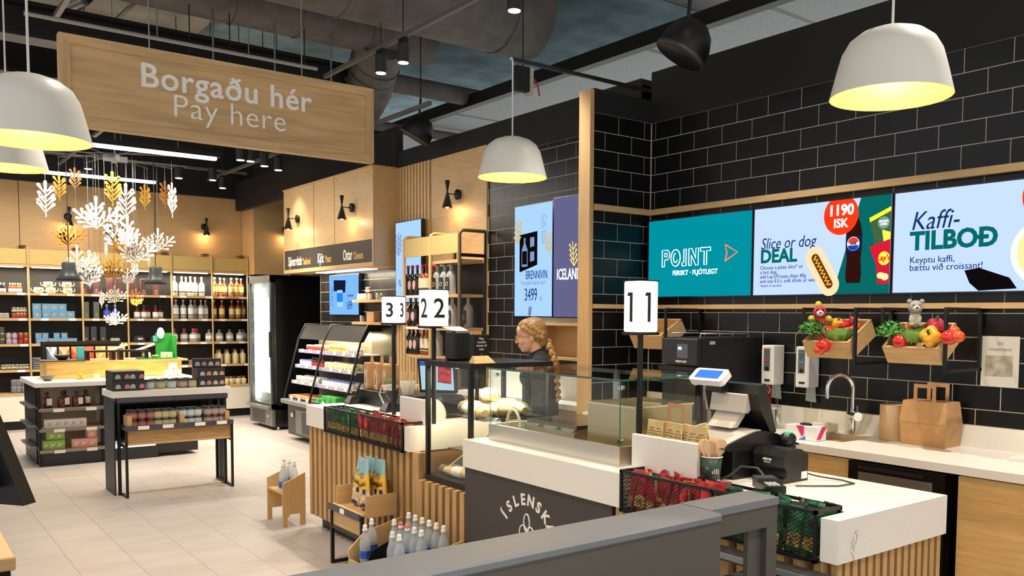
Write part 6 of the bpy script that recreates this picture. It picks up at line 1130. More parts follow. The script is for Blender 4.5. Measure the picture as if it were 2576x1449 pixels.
fc_ = thing('kitchen_tap', 'chrome gooseneck kitchen tap beside the sink', 'tap', (4.40, 2.83, BZ)); part('spout', MB().tube([(4.40, 2.83, BZ + .03), (4.40, 2.83, BZ + .26)] + [(4.40 - .075 + .075 * math.cos(a), 2.83 + .035 - .035 * math.cos(a), BZ + .26 + .085 * math.sin(a)) for a in [PI * i / 10 for i in range(1, 11)]] + [(4.25, 2.9, BZ + .21)], .013, 12), CHROME, fc_); part('body', MB().cyl((4.40, 2.83, BZ), (4.40, 2.83, BZ + .09), .021, n=16).cyl((4.43, 2.86, BZ + .11), (4.36, 2.77, BZ + .11), .026, n=16), CHROME, fc_); part('lever', MB().cyl((4.37, 2.78, BZ + .13), (4.40, 2.80, BZ + .165), .005, n=8), CHROME, fc_)
hw = thing('hand_basin_tap', 'short chrome basin tap behind the till', 'tap', (4.36, 3.32, BZ)); part('body', MB().cyl((4.36, 3.32, BZ), (4.36, 3.32, BZ + .12), .02, n=14), CHROME, hw); part('spout', MB().tube([(4.36, 3.32, BZ + .11), (4.28, 3.36, BZ + .125), (4.25, 3.37, BZ + .1)], .012, 10), CHROME, hw)
part('basin_plate', MB().box(4.1, 4.32, 3.24, 3.5, BZ, BZ + .003), STEEL, hw)
sn = thing('splash_screen', 'clear glass splash screen between sink and basin', 'glass screen', (4.3, 3.1, BZ)); part('pane', MB().box(3.98, 4.47, 3.095, 3.101, BZ, BZ + .26), GL, sn); part('foot', MB().cyl((4.0, 3.098, BZ), (4.0, 3.098, BZ + .02), .012), CHROME, sn)
def disp(pl, lab, liq):
    y = onx(pl, 900, 4.38).y; t = thing('soap_dispenser', lab, 'dispenser', (4.43, y - .045, 1.18)); part('case', MB().bbox(4.38, XW - .01, y - .095, y, 1.178, 1.425, .006), WPLAS, t); part('window', MB().box(4.377, 4.381, y - .068, y - .022, 1.265, 1.405), mat('window_grey', (96, 100, 106), .2), t); part('cartridge', MB().box(4.375, 4.378, y - .062, y - .03, 1.325, 1.338).box(4.375, 4.378, y - .062, y - .03, 1.385, 1.392), mat('liq_' + lab[:4], liq, .4), t); part('sensor', MB().box(4.377, 4.381, y - .07, y - .03, 1.2, 1.212), BLK, t); part('pump', MB().box(4.376, 4.3785, y - .06, y - .035, 1.268, 1.29), BLK, t); part('drip_guard', MB().prism([(y - .08, 1.178), (y - .02, 1.178), (y - .015, 1.09), (y - .09, 1.085)], lambda u, v, w: Vector((w, u, v)), 4.47, 4.476), mat('guard_clear', (210, 215, 216), .15, alpha=.5), t)
disp(1915, 'left white wall dispenser with red cartridge', (200, 60, 64)); disp(2001, 'right white wall dispenser with blue cartridge', (70, 150, 210))
rs = thing('hygiene_sign', 'small red round-symbol notice under the left dispenser', 'notice', onx(1929, 990, 4.49)); yc_ = rs.location.y; zc_ = rs.location.z; part('plate', MB().box(4.488, 4.491, yc_ - .038, yc_ + .038, zc_ - .07, zc_ + .07), mat('notice_red', (168, 34, 38), .4), rs); frr = frame((4.4875, yc_, zc_), (0, -1, 0), (0, 0, 1), (-1, 0, 0)); part('ring_symbol', MB().tube([frr(.026 * math.cos(a), .025 + .026 * math.sin(a), 0) for a in [2 * PI * i / 20 for i in range(21)]], .003, 5).tube([frr(-.01, .015, 0), frr(0, .035, 0), frr(.01, .012, 0)], .003, 5), WSTK, rs)
ov = thing('rapid_oven', 'black rapid-cook oven on the back counter by the pier', 'oven', (4.18, 3.72, BZ)); ox, oy0, oy1 = 3.9, 3.568, 3.868
part('body', MB().box(ox + .03, 4.49, oy0, oy1, BZ + .03, 1.47), mat('oven_black', (24, 24, 27), .5), ov); part('door', MB().bbox(ox - .01, ox + .03, oy0 + .004, oy1 - .004, BZ + .05, 1.27, .006), BLKG, ov); part('handle', MB().box(ox - .05, ox - .01, oy0 - .015, oy1 - .01, 1.27, 1.292), BLK, ov)
cp = part('control_panel', MB().bbox(ox - .012, ox + .03, oy0 + .002, oy1, 1.30, 1.465, .004), mat('panel_black', (34, 35, 40), .35), ov); part('touch_screen', MB().box(ox - .0135, ox - .012, oy0 + .075, oy0 + .165, 1.345, 1.432), mat('touch_grey', (92, 96, 112), .3), cp); part('icon', MB().box(ox - .0145, ox - .0135, oy0 + .125, oy0 + .155, 1.395, 1.415), emis('icon_blue', (190, 214, 244), 1.0), cp)
lettering('lettering', 'MERRYCHEF', frame((ox - .013, oy0 + .13, 1.318), (0, -1, 0), (0, 0, 1), (-1, 0, 0)), 0, 0, .017, WSTK, cp, bold=.0005); part('rack_rail', MB().tube([(ox + .05, oy0 + .03, 1.472), (ox + .05, oy0 + .03, 1.495), (ox + .5, oy0 + .03, 1.495), (ox + .5, oy0 + .03, 1.472)], .005, 6).tube([(ox + .05, oy1 - .03, 1.472), (ox + .05, oy1 - .03, 1.495), (ox + .5, oy1 - .03, 1.495), (ox + .5, oy1 - .03, 1.472)], .005, 6), GREYM, ov); part('rating_plate', MB().box(4.0, 4.05, oy0 - .001, oy0, 1.43, 1.45), mat('plate_grey', (180, 182, 184), .4), ov)
for x in (ox + .06, 4.44):
    for y in (oy0 + .04, oy1 - .04): part('foot', MB().cyl((x, y, BZ), (x, y, BZ + .03), .015), BLK, ov)
# paper goods on the worktop
def carrier(name, lab, x0, x1, y0, y1, z, h, handles=2):
    t = thing(name, lab, 'paper bag', ((x0 + x1) / 2, (y0 + y1) / 2, z)); s = .012; part('bag', MB().loft([[(x0, y0, z), (x1, y0, z), (x1, y1, z), (x0, y1, z)], [(x0 - s * .4, y0 - s, z + h * .55), (x1 + s * .4, y0 - s, z + h * .55), (x1 + s * .4, y1 + s, z + h * .55), (x0 - s * .4, y1 + s, z + h * .55)], [(x0 + .01, y0 - .002, z + h), (x1 - .01, y0 - .002, z + h), (x1 - .01, y1 + .002, z + h), (x0 + .01, y1 + .002, z + h)]], smooth=False), KRAFT, t)
    part('fold_line', MB().box(x0 - s * .4 - .001, x0 - s * .4, y0, y1, z + h * .5, z + h * .506), mat('kraft_fold', (170, 128, 86), .8), t); cy = (y0 + y1) / 2; w = (y1 - y0) * .26
    for k in range(handles):
        x = x0 + .012 if k == 0 else x1 - .012; part('handle', MB().box(x - .001, x + .001, cy - w, cy - w + .02, z + h * .9, z + h + .07).box(x - .001, x + .001, cy + w - .02, cy + w, z + h * .9, z + h + .07).box(x - .001, x + .001, cy - w, cy + w, z + h + .07, z + h + .09), KRAFT, t)
    return t
p_ = onz(2362, 1118, BZ); carrier('paper_carrier_bag', 'large brown paper carrier bag on the back worktop', 4.30, 4.46, 2.235, 2.47, BZ, .235)
tr_ = thing('towel_roll', 'upright brown paper towel roll beside the carrier bag', 'paper roll', (4.40, 2.57, BZ)); part('roll', MB().lathe([(.022, .0), (.075, .0), (.078, .004), (.078, .19), (.075, .194), (.022, .194), (.02, .17)], (4.40, 2.57, BZ), 26), mat('towel_brown', (206, 176, 140), .9, noise=.04, nscale=30), tr_)
gb = thing('glove_box', 'white and magenta glove box lying by the sink', 'box', (4.015, 2.87, BZ)); part('carton', MB().bbox(3.97, 4.06, 2.77, 2.97, BZ + .001, BZ + .078, .002), WPLAS, gb); fg = frame((3.9695, 2.97, BZ), (0, -1, 0), (0, 0, 1), (-1, 0, 0)); part('magenta_print', MB().prism([(.07, .078), (.12, .078), (.12, .03), (.105, .02)], fg, 0, .001), mat('magenta', (214, 40, 110), .5), gb); part('blue_print', MB().prism([(.085, .0), (.13, .0), (.13, .025)], fg, 0, .001), mat('print_blue', (50, 130, 200), .5), gb); part('end_print', MB().prism([(.0, .01), (.04, .01), (.09, .078), (.05, .078)], frame((3.97, 2.7695, BZ), (1, 0, 0), (0, 0, 1), (0, -1, 0)), 0, .001), mat('magenta', (214, 40, 110), .5), gb); part('glove', MB().ell((4.015, 2.87, BZ + .082), (.022, .04, .01), 10, 6), BLK, gb)
single('tissue_pack', MB().bbox(4.30, 4.42, 2.93, 3.04, BZ + .001, BZ + .06, .01), mat('pack_cream', (226, 216, 196), .4), 'cream wrapped tissue pack against the upstand', 'tissue pack')
wn_ = thing('wall_notice', 'laminated paper notice taped to the black tiles', 'notice', onx(2515, 910, XW)); na, nb_ = onx(2470, 845, 4.49), onx(2560, 977, 4.49); part('sheet', MB().box(4.494, 4.4965, nb_.y, na.y, nb_.z, na.z), mat('sheet_grey', (206, 200, 190), .3), wn_); part('picture', MB().box(4.493, 4.494, nb_.y + .03, na.y - .02, nb_.z + .055, nb_.z + .16), mat('faded_picture', (170, 164, 146), .4, noise=.3, nscale=14), wn_); frq = frame((4.4935, (na.y + nb_.y) / 2, nb_.z), (0, -1, 0), (0, 0, 1), (-1, 0, 0)); lettering('lettering', 'MYNDATÖKUR', frq, 0, .185, .016, mat('faded_ink', (130, 130, 128), .6), wn_); part('teal_logo', MB().box(4.493, 4.494, (na.y + nb_.y) / 2 - .016, (na.y + nb_.y) / 2 + .016, .215 + nb_.z, .23 + nb_.z), mat('faded_teal', (150, 176, 178), .5), wn_)
# ------------------------------------------------------------------ hanging planters with vegetables
def planter(TL, TR, RT, lab, X=4.1):
    y1, y0 = onx(*TL, X).y, onx(*TR, X).y; z0 = onx(*TL, X).z; rt = ony(*RT, y0); t = thing('hanging_planter', lab, 'planter', (X + .15, (y0 + y1) / 2, z0 - .1))
    d = Vector((rt.x - X, 0, rt.z - z0)); L = min(d.length, .36); d.normalize(); n = Vector((d.z, 0, -d.x)); H = .105; th = .012
    f = frame((X, y0, z0), d, (0, 1, 0), n); W = y1 - y0
    part('front_board', MB().prism([(0, 0), (th, 0), (th, W), (0, W)], f, 0, H), WBOX, t); part('back_board', MB().prism([(L - th, 0), (L, 0), (L, W), (L - th, W)], f, 0, H), WBOX, t)
    for v in (0, W - th): part('side_board', MB().prism([(th, v), (L - th, v), (L - th, v + th), (th, v + th)], f, 0, H), WBOX, t)
    part('bottom_board', MB().prism([(th, th), (L - th, th), (L - th, W - th), (th, W - th)], f, H - th, H), WBOX, t)
    hk = MB()
    for v in (W * .02, W * 1.0):
        pass
    yy = y0 - .025; fb = part('hanger_frame', MB().box(X + .02, X + .035, yy - .008, yy + .008, z0 - .12, 1.655).box(X + .035, XW - .01, yy - .008, yy + .008, 1.64, 1.655).box(X + .035, XW - .01, yy - .008, yy + .008, z0 - .12, z0 - .105).box(XW - .03, XW - .012, yy - .008, yy + .008, z0 - .12, 1.655), BLK, t)
    yy = y1 + .015; part('hanger_frame', MB().box(X + .02, X + .035, yy - .006, yy + .006, z0 + .12, 1.655).box(X + .035, XW - .01, yy - .008, yy + .008, 1.64, 1.655), BLK, t)
    return f, W, L
TOM = mat('tomato_red', (206, 34, 28), .22, coat=.4); TOO = mat('tomato_orange', (222, 84, 30), .25, coat=.4); PEPY = mat('pepper_yellow', (240, 170, 40), .25, coat=.3); PEPR = mat('pepper_red', (170, 20, 44), .25, coat=.3); LEAF = mat('herb_leaf', (78, 146, 62), .5, noise=.2, nscale=30); LETT = mat('lettuce_leaf', (120, 168, 76), .5, noise=.3, nscale=25); STEM = mat('stem_green', (66, 92, 44), .6)
tom = Proto(thing('tomato', 'x', 'tomato')); kid(part('fruit', MB().ell((0, 0, 0), (.04, .04, .036), 14, 10), TOM, tom.r, True)); kid(part('stalk', MB().cyl((0, 0, .032), (.004, 0, .046), .003, n=6), STEM, tom.r, True))
tmo = Proto(thing('tomato', 'x', 'tomato')); kid(part('fruit', MB().ell((0, 0, 0), (.031, .031, .029), 14, 10), TOO, tmo.r, True)); kid(part('stalk', MB().cyl((0, 0, .026), (.003, 0, .037), .003, n=6), STEM, tmo.r, True))
def pepper(m): 
    t = thing('bell_pepper', 'x', 'pepper'); b = MB(); n = 20; rings = []
    for i in range(9):
        a = PI * i / 8; r0 = .036 * math.sin(a) ** .7 if 0 < i < 8 else .004
        rings.append([(r0 * (1 + .16 * math.cos(4 * q)) * math.cos(q), r0 * (1 + .16 * math.cos(4 * q)) * math.sin(q), .04 * math.cos(a) - (.012 if i == 0 else 0)) for q in [2 * PI * k / n for k in range(n)]])
    kid(part('fruit', b.loft(rings[::-1]), m, t, True)); kid(part('stalk', MB().tube([(0, 0, .026), (.002, 0, .04), (.008, 0, .05)], .005, 6), STEM, t, True)); return Proto(t)
pey, per = pepper(PEPY), pepper(PEPR)
def leafy(name, n, R_, size, m, lab, c, seed, up=.6):
    rnd = random.Random(seed); b = MB()
    for i in range(n):
        th = rnd.uniform(0, 2 * PI); ph = rnd.uniform(.0, 1.25); d = Vector((math.sin(ph) * math.cos(th), math.sin(ph) * math.sin(th), math.cos(ph) * up)); p = Vector(c) + d * R_ * rnd.uniform(.5, 1)
        q = d.normalized(); s = q.orthogonal().normalized(); s = Matrix.Rotation(rnd.uniform(0, 6.28), 3, q) @ s; w = q.cross(s); L = size * rnd.uniform(.7, 1.2); s = (s + q * .5).normalized()
        b.add([p, p + s * L * .35 + w * L * .3, p + s * L + q * L * .1, p + s * L * .35 - w * L * .3, p + s * L * .45 + q * L * .08], [(0, 1, 4), (1, 2, 4), (2, 3, 4), (3, 0, 4)], True)
    t = thing(name, lab, 'vegetable', c); o = part('leaves', b, m, t); o['kind'] = 'stuff'; part('stem', MB().cyl((c[0], c[1], c[2] - .02), (c[0], c[1], c[2] + R_ * .4), .006, n=6), STEM, t); return t
def lettuce(c, lab, seed, R_=.082):
    rnd = random.Random(seed); t = thing('lettuce', lab, 'lettuce', c)
    for i in range(12):
        an = 2 * PI * i / 12 * 2.4; r = R_ * (.35 + .65 * i / 12); b = MB(); pts = []
        for u in range(5):
            for v in range(4):
                s = (u - 2) * .38; e = .25 + v * .33; pts.append((c[0] + r * math.cos(an + s) * math.sin(e + .35) * 1.05, c[1] + r * math.sin(an + s) * math.sin(e + .35) * 1.2, c[2] + r * (.9 * v / 3) + .006 * math.sin(5 * u + i)))
        b.add(pts, [(u * 4 + v, (u + 1) * 4 + v, (u + 1) * 4 + v + 1, u * 4 + v + 1) for u in range(4) for v in range(3)], True); part('leaf', b, LETT, t)
pf1, W1, L1 = planter((2018, 858), (2133, 863), (2192, 803), 'oak planter of vegetables hanging between the dispensers and the middle rail')
pf2, W2, L2 = planter((2218, 872), (2358, 880), (2405, 812), 'oak planter of vegetables with a grey plush, right one')
pf3, W3, L3 = planter((1583, 843), (1660, 847), (1714, 802), 'oak planter half hidden behind the first lane sign', 4.12)
def at(px, py, X=4.13): return onx(px, py, X)
leafy('herb_bunch', 330, .085, .03, LEAF, 'bushy green herb in the left planter', tuple(at(2046, 843, 4.15)), 4, .85); leafy('herb_bunch', 330, .085, .03, LEAF, 'bushy green herb in the right planter', tuple(at(2243, 850, 4.15)), 5, .9); leafy('herb_bunch', 160, .05, .02, LEAF, 'herb sprigs in the planter behind the lane sign', tuple(at(1640, 835, 4.2)), 6)
lettuce(tuple(at(2110, 856, 4.15)), 'green lettuce at the front of the left planter', 1); lettuce(tuple(at(2300, 860, 4.15)), 'green lettuce at the front of the right planter', 2)
for p, px, py, X, lab in ((tom, 2072, 870, 4.07, 'red tomato hanging over the front of the left planter'), (tmo, 2062, 880, 4.06, 'orange tomato hanging below the red one on the left planter'), (tom, 2122, 820, 4.28, 'red tomato at the back of the left planter'), (tmo, 2145, 833, 4.22, 'orange tomato at the right of the left planter'), (tmo, 2155, 826, 4.26, 'small orange tomato behind the other in the left planter'), (tom, 2085, 836, 4.18, 'red tomato between herb and lettuce in the left planter'), (tmo, 2261, 836, 4.17, 'orange tomato beside the herb in the right planter'), (tom, 2265, 858, 4.12, 'red tomato at the front of the right planter'), (tmo, 2284, 828, 4.24, 'orange tomato behind the lettuce in the right planter'), (tom, 2388, 849, 4.09, 'red tomato hanging on the black frame of the right planter'), (tmo, 2411, 847, 4.09, 'orange tomato at the right end of the hanging truss'), (tmo, 2400, 835, 4.13, 'small orange tomato on top of the hanging truss')): p.put(at(px, py, X), 0, lab, None)
o = pey.put(at(2106, 818, 4.26), 0, 'yellow bell pepper at the back of the left planter'); o.rotation_euler = (.4, -.3, 0); o = pey.put(at(2342, 847, 4.12), 0, 'yellow bell pepper at the front of the right planter'); o.rotation_euler = (.2, -1.2, 0); o.scale = (1.4,) * 3
o = per.put(at(2148, 812, 4.33), 0, 'dark red bell pepper at the back of the left planter'); o.rotation_euler = (.2, .1, 0); o = per.put(at(2355, 828, 4.24), 0, 'dark red bell pepper behind the yellow one'); o.rotation_euler = (.2, -.3, 0); o.scale = (1.4,) * 3
def plush(c, body_, face, lab, ears=True, fuzz=None):
    t = thing('plush_toy', lab, 'plush toy', c); c = Vector(c); v = Vector((-.75, -.62, .1)).normalized()
    part('body', MB().ell(c + Vector((0, 0, .03)), (.034, .03, .042), 14, 10), body_ if not ears else mat('plush_cream', (206, 204, 190), .95), t); hd = c + Vector((-.012, -.006, .092)); part('head', MB().ell(hd, (.037, .036, .036), 18, 12), body_, t)
    part('muzzle', MB().ell(hd + v * .026 - Vector((0, 0, .009)), (.021, .021, .018), 14, 10), face, t); s = v.cross(Vector((0, 0, 1))).normalized()
    part('nose', MB().ell(hd + v * .046 - Vector((0, 0, .008)), (.006, .006, .005), 8, 6), BLK, t)
    for q in (-1, 1):
        part('eye', MB().ell(hd + v * .033 + s * q * .015 + Vector((0, 0, .008)), (.006, .006, .007 if not ears else .002), 8, 6), BLK, t)
        part('ear' if ears else 'wing', MB().ell(hd + s * q * .03 + Vector((0, 0, .03)), (.013, .013, .013), 10, 8) if ears else MB().ell(c + s * q * .045 + Vector((0, 0, .055)), (.022, .022, .018), 10, 8), body_ if ears else fuzz, t); part('leg', MB().ell(c + s * q * .022 + v * .03 + Vector((0, 0, .0)), (.014, .014, .012), 10, 6), body_ if ears else fuzz, t)
    if not ears: part('crest', MB().ell(hd + Vector((.0, .01, .042)), (.016, .02, .02), 10, 8), fuzz, t)
plush(at(2062, 826, 4.2), mat('plush_pink', (206, 60, 84), .95, noise=.2, nscale=60), mat('plush_white', (232, 228, 222), .9), 'pink plush bird with white face and yellow fluff in the left planter', False, mat('plush_yellow', (222, 208, 70), .95)); plush(at(2302, 818, 4.22), mat('plush_grey', (160, 154, 142), .95), mat('plush_lightgrey', (196, 190, 178), .95), 'grey plush bear sitting in the right planter')
# ------------------------------------------------------------------ till and things on the near counter
POSG = mat('pos_silver', (196, 192, 186), .4); POSB = mat('pos_black', (22, 22, 24), .35)
ps1 = thing('till_terminal', 'black and silver till seen from behind on the near counter', 'till', (2.95, 2.45, ZT))
part('cash_box', MB().bbox(2.79, 3.06, 2.345, 2.56, ZT, 1.055, .006), POSB, ps1)
prof = [(2.70 + .52 * i / 16, 1.06 + .068 * math.sin(PI * min(1, (i / 16) * 1.35) * .5) * math.cos(PI * max(0, (i / 16) - .4) / 1.2) ** 1.0 - (.05 * max(0, i / 16 - .45))) for i in range(17)]
part('base_body', MB().prism(prof + [(3.22, 1.04), (3.0, 1.03), (2.75, 1.045)], lambda u, v, w: Vector((u, w, v)), 2.335, 2.64), POSB, ps1)
part('base_cover', MB().loft([[Vector((u, 2.342, v + .001)) for u, v in prof[:9]] + [Vector((u, 2.342, v + .005)) for u, v in reversed(prof[:9])], [Vector((u, 2.65, v + .001)) for u, v in prof[:9]] + [Vector((u, 2.65, v + .005)) for u, v in reversed(prof[:9])]]), POSG, ps1)
lettering('lettering', 'micros', frame((2.715, 2.52, 1.0875), (0, -1, 0), (.55, 0, .84), (-.84, 0, .55)), 0, -.008, .022, BLK, ps1); lettering('lettering', 'ORACLE', frame((2.712, 2.52, 1.076), (0, -1, 0), (.55, 0, .84), (-.84, 0, .55)), 0, -.016, .014, BLK, ps1)
nk = [(2.86, 1.125), (2.90, 1.125), (2.945, 1.17), (2.975, 1.235), (2.955, 1.245), (2.925, 1.19), (2.89, 1.15)]
part('neck', MB().prism(nk, lambda u, v, w: Vector((u, w, v)), 2.42, 2.56), POSG, ps1)
part('hinge_cover', MB().prism([(2.905, 1.19), (2.92, 1.265), (2.94, 1.27), (2.955, 1.2), (2.935, 1.185)], lambda u, v, w: Vector((u, w, v)), 2.395, 2.585), POSG, ps1)
sl = [(3.03, 1.095), (3.062, 1.105), (2.985, 1.315), (2.945, 1.31), (2.935, 1.27), (2.955, 1.2)]
part('display_back', MB().prism(sl, lambda u, v, w: Vector((u, w, v)), 2.34, 2.64), POSB, ps1); part('card_swipe', MB().box(2.955, 3.0, 2.64, 2.652, 1.18, 1.28), POSG, ps1)
fcd = frame((2.87, 2.56, 1.335), (0, -1, 0), (.78, 0, .62), (-.62, 0, .78)); cd = part('customer_display', MB().prism([(-.085, -.035), (.085, -.035), (.095, -.025), (.095, .035), (.085, .045), (-.085, .045), (-.095, .035), (-.095, -.025)], fcd, -.018, .012), WPLAS, ps1)
part('lcd', MB().prism([(-.068, -.018), (.068, -.018), (.068, .032), (-.068, .032)], fcd, .012, .0135), emis('lcd_blue', (70, 128, 240), 1.0), cd); part('display_arm', MB().box(2.88, 2.93, 2.5, 2.55, 1.27, 1.33), POSB, ps1)
rp_ = thing('receipt_printer', 'black receipt printer at the right of the till', 'printer', (2.97, 2.25, ZT)); pp_ = [(2.885, ZT), (3.05, ZT), (3.05, 1.03), (3.0, 1.055), (2.91, 1.055), (2.888, 1.03), (2.893, .985), (2.91, .965), (2.905, .945), (2.885, .94)]
part('body', MB().prism(pp_, lambda u, v, w: Vector((u, w, v)), 2.165, 2.325), POSB, rp_); part('paper_slot', MB().box(2.93, 2.935, 2.18, 2.31, 1.0552, 1.058), CHAR, rp_); frp = frame((2.8875, 2.25, 1.01), (0, -1, 0), (0, 0, 1), (-1, 0, 0)); lettering('lettering', 'micros', frp, .0, 0, .016, WSTK, rp_, bold=.0006); lettering('lettering', 'ORACLE', frp, 0, -.011, .009, WSTK, rp_); part('sticker', MB().box(3.005, 3.045, 2.164, 2.165, .93, .96), TAG, rp_)
bs = thing('barcode_scanner', 'black barcode scanner with a green light behind the printer', 'scanner', (3.1, 2.3, ZT)); part('stand', MB().cyl((3.1, 2.3, ZT), (3.1, 2.3, 1.05), .03, n=12), POSB, bs); part('head', MB().ell((3.09, 2.3, 1.075), (.045, .032, .03), 14, 10), POSB, bs); part('green_light', MB().ell((3.085, 2.295, 1.1), (.018, .012, .008), 10, 6), emis('scan_green', (40, 220, 110), 1.5), bs)
single('printer_cable', MB().tube([(3.05, 2.2, .95), (3.09, 2.14, .935), (3.14, 2.06, .926), (3.12, 1.99, .925), (3.02, 2.0, .925), (2.93, 2.06, .926), (2.88, 2.1, .926)], .0035, 6), CHAR, 'grey cable looping right of the printer', 'cable')
ct = thing('card_reader', 'black card payment reader at the counter edge', 'card reader', (2.72, 2.1, ZT)); fct = frame((2.70, 2.09, ZT), Vector((-.55, -.84, 0)).normalized(), Vector((-.84, .55, 0)).normalized() * -1, (0, 0, 1))
part('body', MB().prism([(-.085, -.04), (.075, -.04), (.075, .04), (-.085, .04)], fct, .012, .04), POSB, ct); part('screen_hood', MB().prism([(-.085, -.04), (-.02, -.04), (-.02, .04), (-.085, .04)], fct, .04, .055), CHAR, ct)
for i in range(4):
    for j in range(3): part('key', MB().prism([(.0 + i * .016, -.022 + j * .016), (.012 + i * .016, -.022 + j * .016), (.012 + i * .016, -.01 + j * .016), (.0 + i * .016, -.01 + j * .016)], fct, .04, .044), mat('key_grey', (186, 188, 190), .4), ct)
part('cradle', MB().prism([(-.07, -.035), (.06, -.035), (.06, .035), (-.07, .035)], fct, 0, .012), BLK, ct)
single('reader_cable', MB().tube([(2.77, 2.15, .95), (2.79, 2.22, .99), (2.77, 2.29, .99), (2.76, 2.34, .945), (2.75, 2.38, .926), (2.76, 2.4, .926)], .005, 6), CHAR, 'thick grey cable arching behind the card reader', 'cable')
cu_ = thing('paper_cup', 'dark green paper cup of wooden spoons', 'cup', (2.69, 2.375, ZT)); c0 = (2.69, 2.375, ZT)
part('cup', MB().lathe([(0, .002), (.031, .0), (.043, .105), (.041, .105), (.03, .004)], c0, 24), mat('cup_green', (46, 72, 62), .5), cu_); part('rim', MB().lathe([(.042, .103), (.0455, .106), (.042, .109), (.04, .106)], c0, 24), WPLAS, cu_); part('base_band', MB().lathe([(.0315, .0), (.0335, .014)], c0, 24), WPLAS, cu_)
fcu = frame((2.69 - .03, 2.375 - .024, ZT + .03), Vector((.62, -.78, 0)), (.1, .08, .99), Vector((-.78, -.62, 0))); part('print', put_text(put_text(MB(), '€', fcu, -.014, .028, .02), 'IIII', fcu, .016, .01, .03), WSTK, cu_); part('flag_print', MB().prism([(.004, .058), (.026, .058), (.026, .068), (.004, .068)], fcu, .002, .004), mat('flag_red', (210, 60, 60), .5), cu_)
SPO = mat('birch', (226, 190, 152), .7); spm = MB().box(-.004, .004, -.0008, .0008, 0, .1); 
def spoon_me():
    pl = [(-.004, 0), (.004, 0), (.0045, .09), (.011, .102), (.0145, .12), (.012, .138), (.005, .147), (-.005, .147), (-.012, .138), (-.0145, .12), (-.011, .102), (-.0045, .09)]
    return MB().prism(pl, lambda u, v, w: Vector((u, w + .12 * (v - .12) ** 2 * (v > .1), v)), -.0008, .0008)
sme = spoon_me().mesh('wooden_spoon'); sme.materials.append(SPO); random.seed(9)
for k in range(14):
    an = k * 2.4; r = .006 + .02 * (k / 14); o = shared('wooden_spoon', sme, (2.69 + r * .6 * math.cos(an), 2.375 + r * .6 * math.sin(an), ZT + .012)); o.rotation_euler = (-.2 * math.sin(an), .2 * math.cos(an), random.uniform(-.9, .9) - .7); o.scale = (1.3, 1.3, 1.15); tag(o, 'wooden spoon standing in the green paper cup', 'spoon', 'wooden spoons in cup')
SAC = mat('sachet_kraft', (212, 184, 126), .6, noise=.08, nscale=20); sac = Proto(thing('cutlery_sachet', 'x', 'sachet'))
kid(part('sleeve', MB().bbox(-.003, .003, -.028, .028, 0, .15, .002), SAC, sac.r, True)); fsa = frame((-.0035, 0, 0), (0, -1, 0), (0, 0, 1), (-1, 0, 0)); q_ = MB()
for i, s_ in enumerate(('WOOD', 'CUTLERY SET', 'KNIFE, FORK', '& NAPKIN')): put_text(q_, s_, fsa, 0, .115 - i * .011, .0085, depth=.0003)
kid(part('print', q_, mat('sachet_ink', (90, 76, 50), .7), sac.r, True))
single('sachet_tray', MB().bbox(2.662, 2.705, 2.43, 2.79, ZT, ZT + .053, .002), KRAFT, 'low kraft tray behind the white panel under the sachets', 'tray')
for k, (px, py, X, rx_) in enumerate(((1635, 1085, 2.685, .05), (1655, 1090, 2.675, -.05), (1680, 1092, 2.685, .03), (1702, 1092, 2.675, .0), (1720, 1098, 2.685, .1), (1742, 1105, 2.675, -.03), (1765, 1108, 2.68, -.06), (1788, 1095, 2.69, -.35))):
    p = onx(px, py, X); o = sac.put((X, p.y, ZT + .056 if k < 7 else ZT + .075), 0, 'kraft cutlery sachet standing behind the white panel' if k < 7 else 'kraft cutlery sachet tilted above the spoon cup', 'cutlery sachets' if k < 7 else None); o.rotation_euler = (rx_, .08, random.uniform(-.25, .25)); o.scale = (1, 1, 1.12)
carrier('paper_carrier_bag', 'small brown paper bag with handle behind the cutlery sachets', 2.80, 2.84, 2.60, 2.80, ZT, .20, 1)
# ------------------------------------------------------------------ things on the far counter
pb2 = thing('black_platform', 'low black platform box on the far counter', 'box', (3.0, 5.5, ZT)); part('box', MB().bbox(2.90, 3.2, 5.32, 6.15, ZT, 1.03, .004), POSB, pb2)
pos2 = thing('till_terminal', 'till with lit touchscreen facing the staff on the far counter', 'till', (3.0, 4.95, ZT)); fts = frame((2.93, 4.99, 1.10), Vector((.62, -.78, 0)), Vector((-.15, -.12, .98)).normalized(), Vector((-.78, -.62, -.2)).normalized())
part('housing', MB().prism([(-.13, -.02), (.13, -.02), (.13, .21), (-.13, .21)], fts, -.03, .0), POSB, pos2); dsp = part('touchscreen', MB().prism([(-.115, 0), (.115, 0), (.115, .195), (-.115, .195)], fts, .0, .002), emis('ts_blue', (176, 208, 224), .75), pos2); part('title_bar', MB().prism([(-.115, .165), (.115, .165), (.115, .195), (-.115, .195)], fts, .002, .003), emis('ts_dark', (60, 100, 170), .7), dsp); part('column_line', MB().prism([(-.05, .0), (-.045, .0), (-.045, .16), (-.05, .16)], fts, .002, .003), emis('ts_line', (60, 80, 100), .6), dsp); part('base', MB().bbox(2.86, 3.08, 4.86, 5.06, 1.05 - .13, 1.07, .03), POSB, pos2)
part('silver_dome', MB().ell((2.80, 4.86, .955), (.1, .1, .11), 20, 12), POSG, pos2); part('customer_display', MB().box(3.04, 3.06, 4.62, 4.78, 1.33, 1.38), POSB, pos2); part('lcd', MB().box(3.038, 3.04, 4.64, 4.76, 1.34, 1.375), emis('lcd_blue', (70, 128, 240), 1.0), pos2); part('display_pole', MB().cyl((3.05, 4.7, ZT), (3.05, 4.7, 1.33), .012), POSB, pos2)
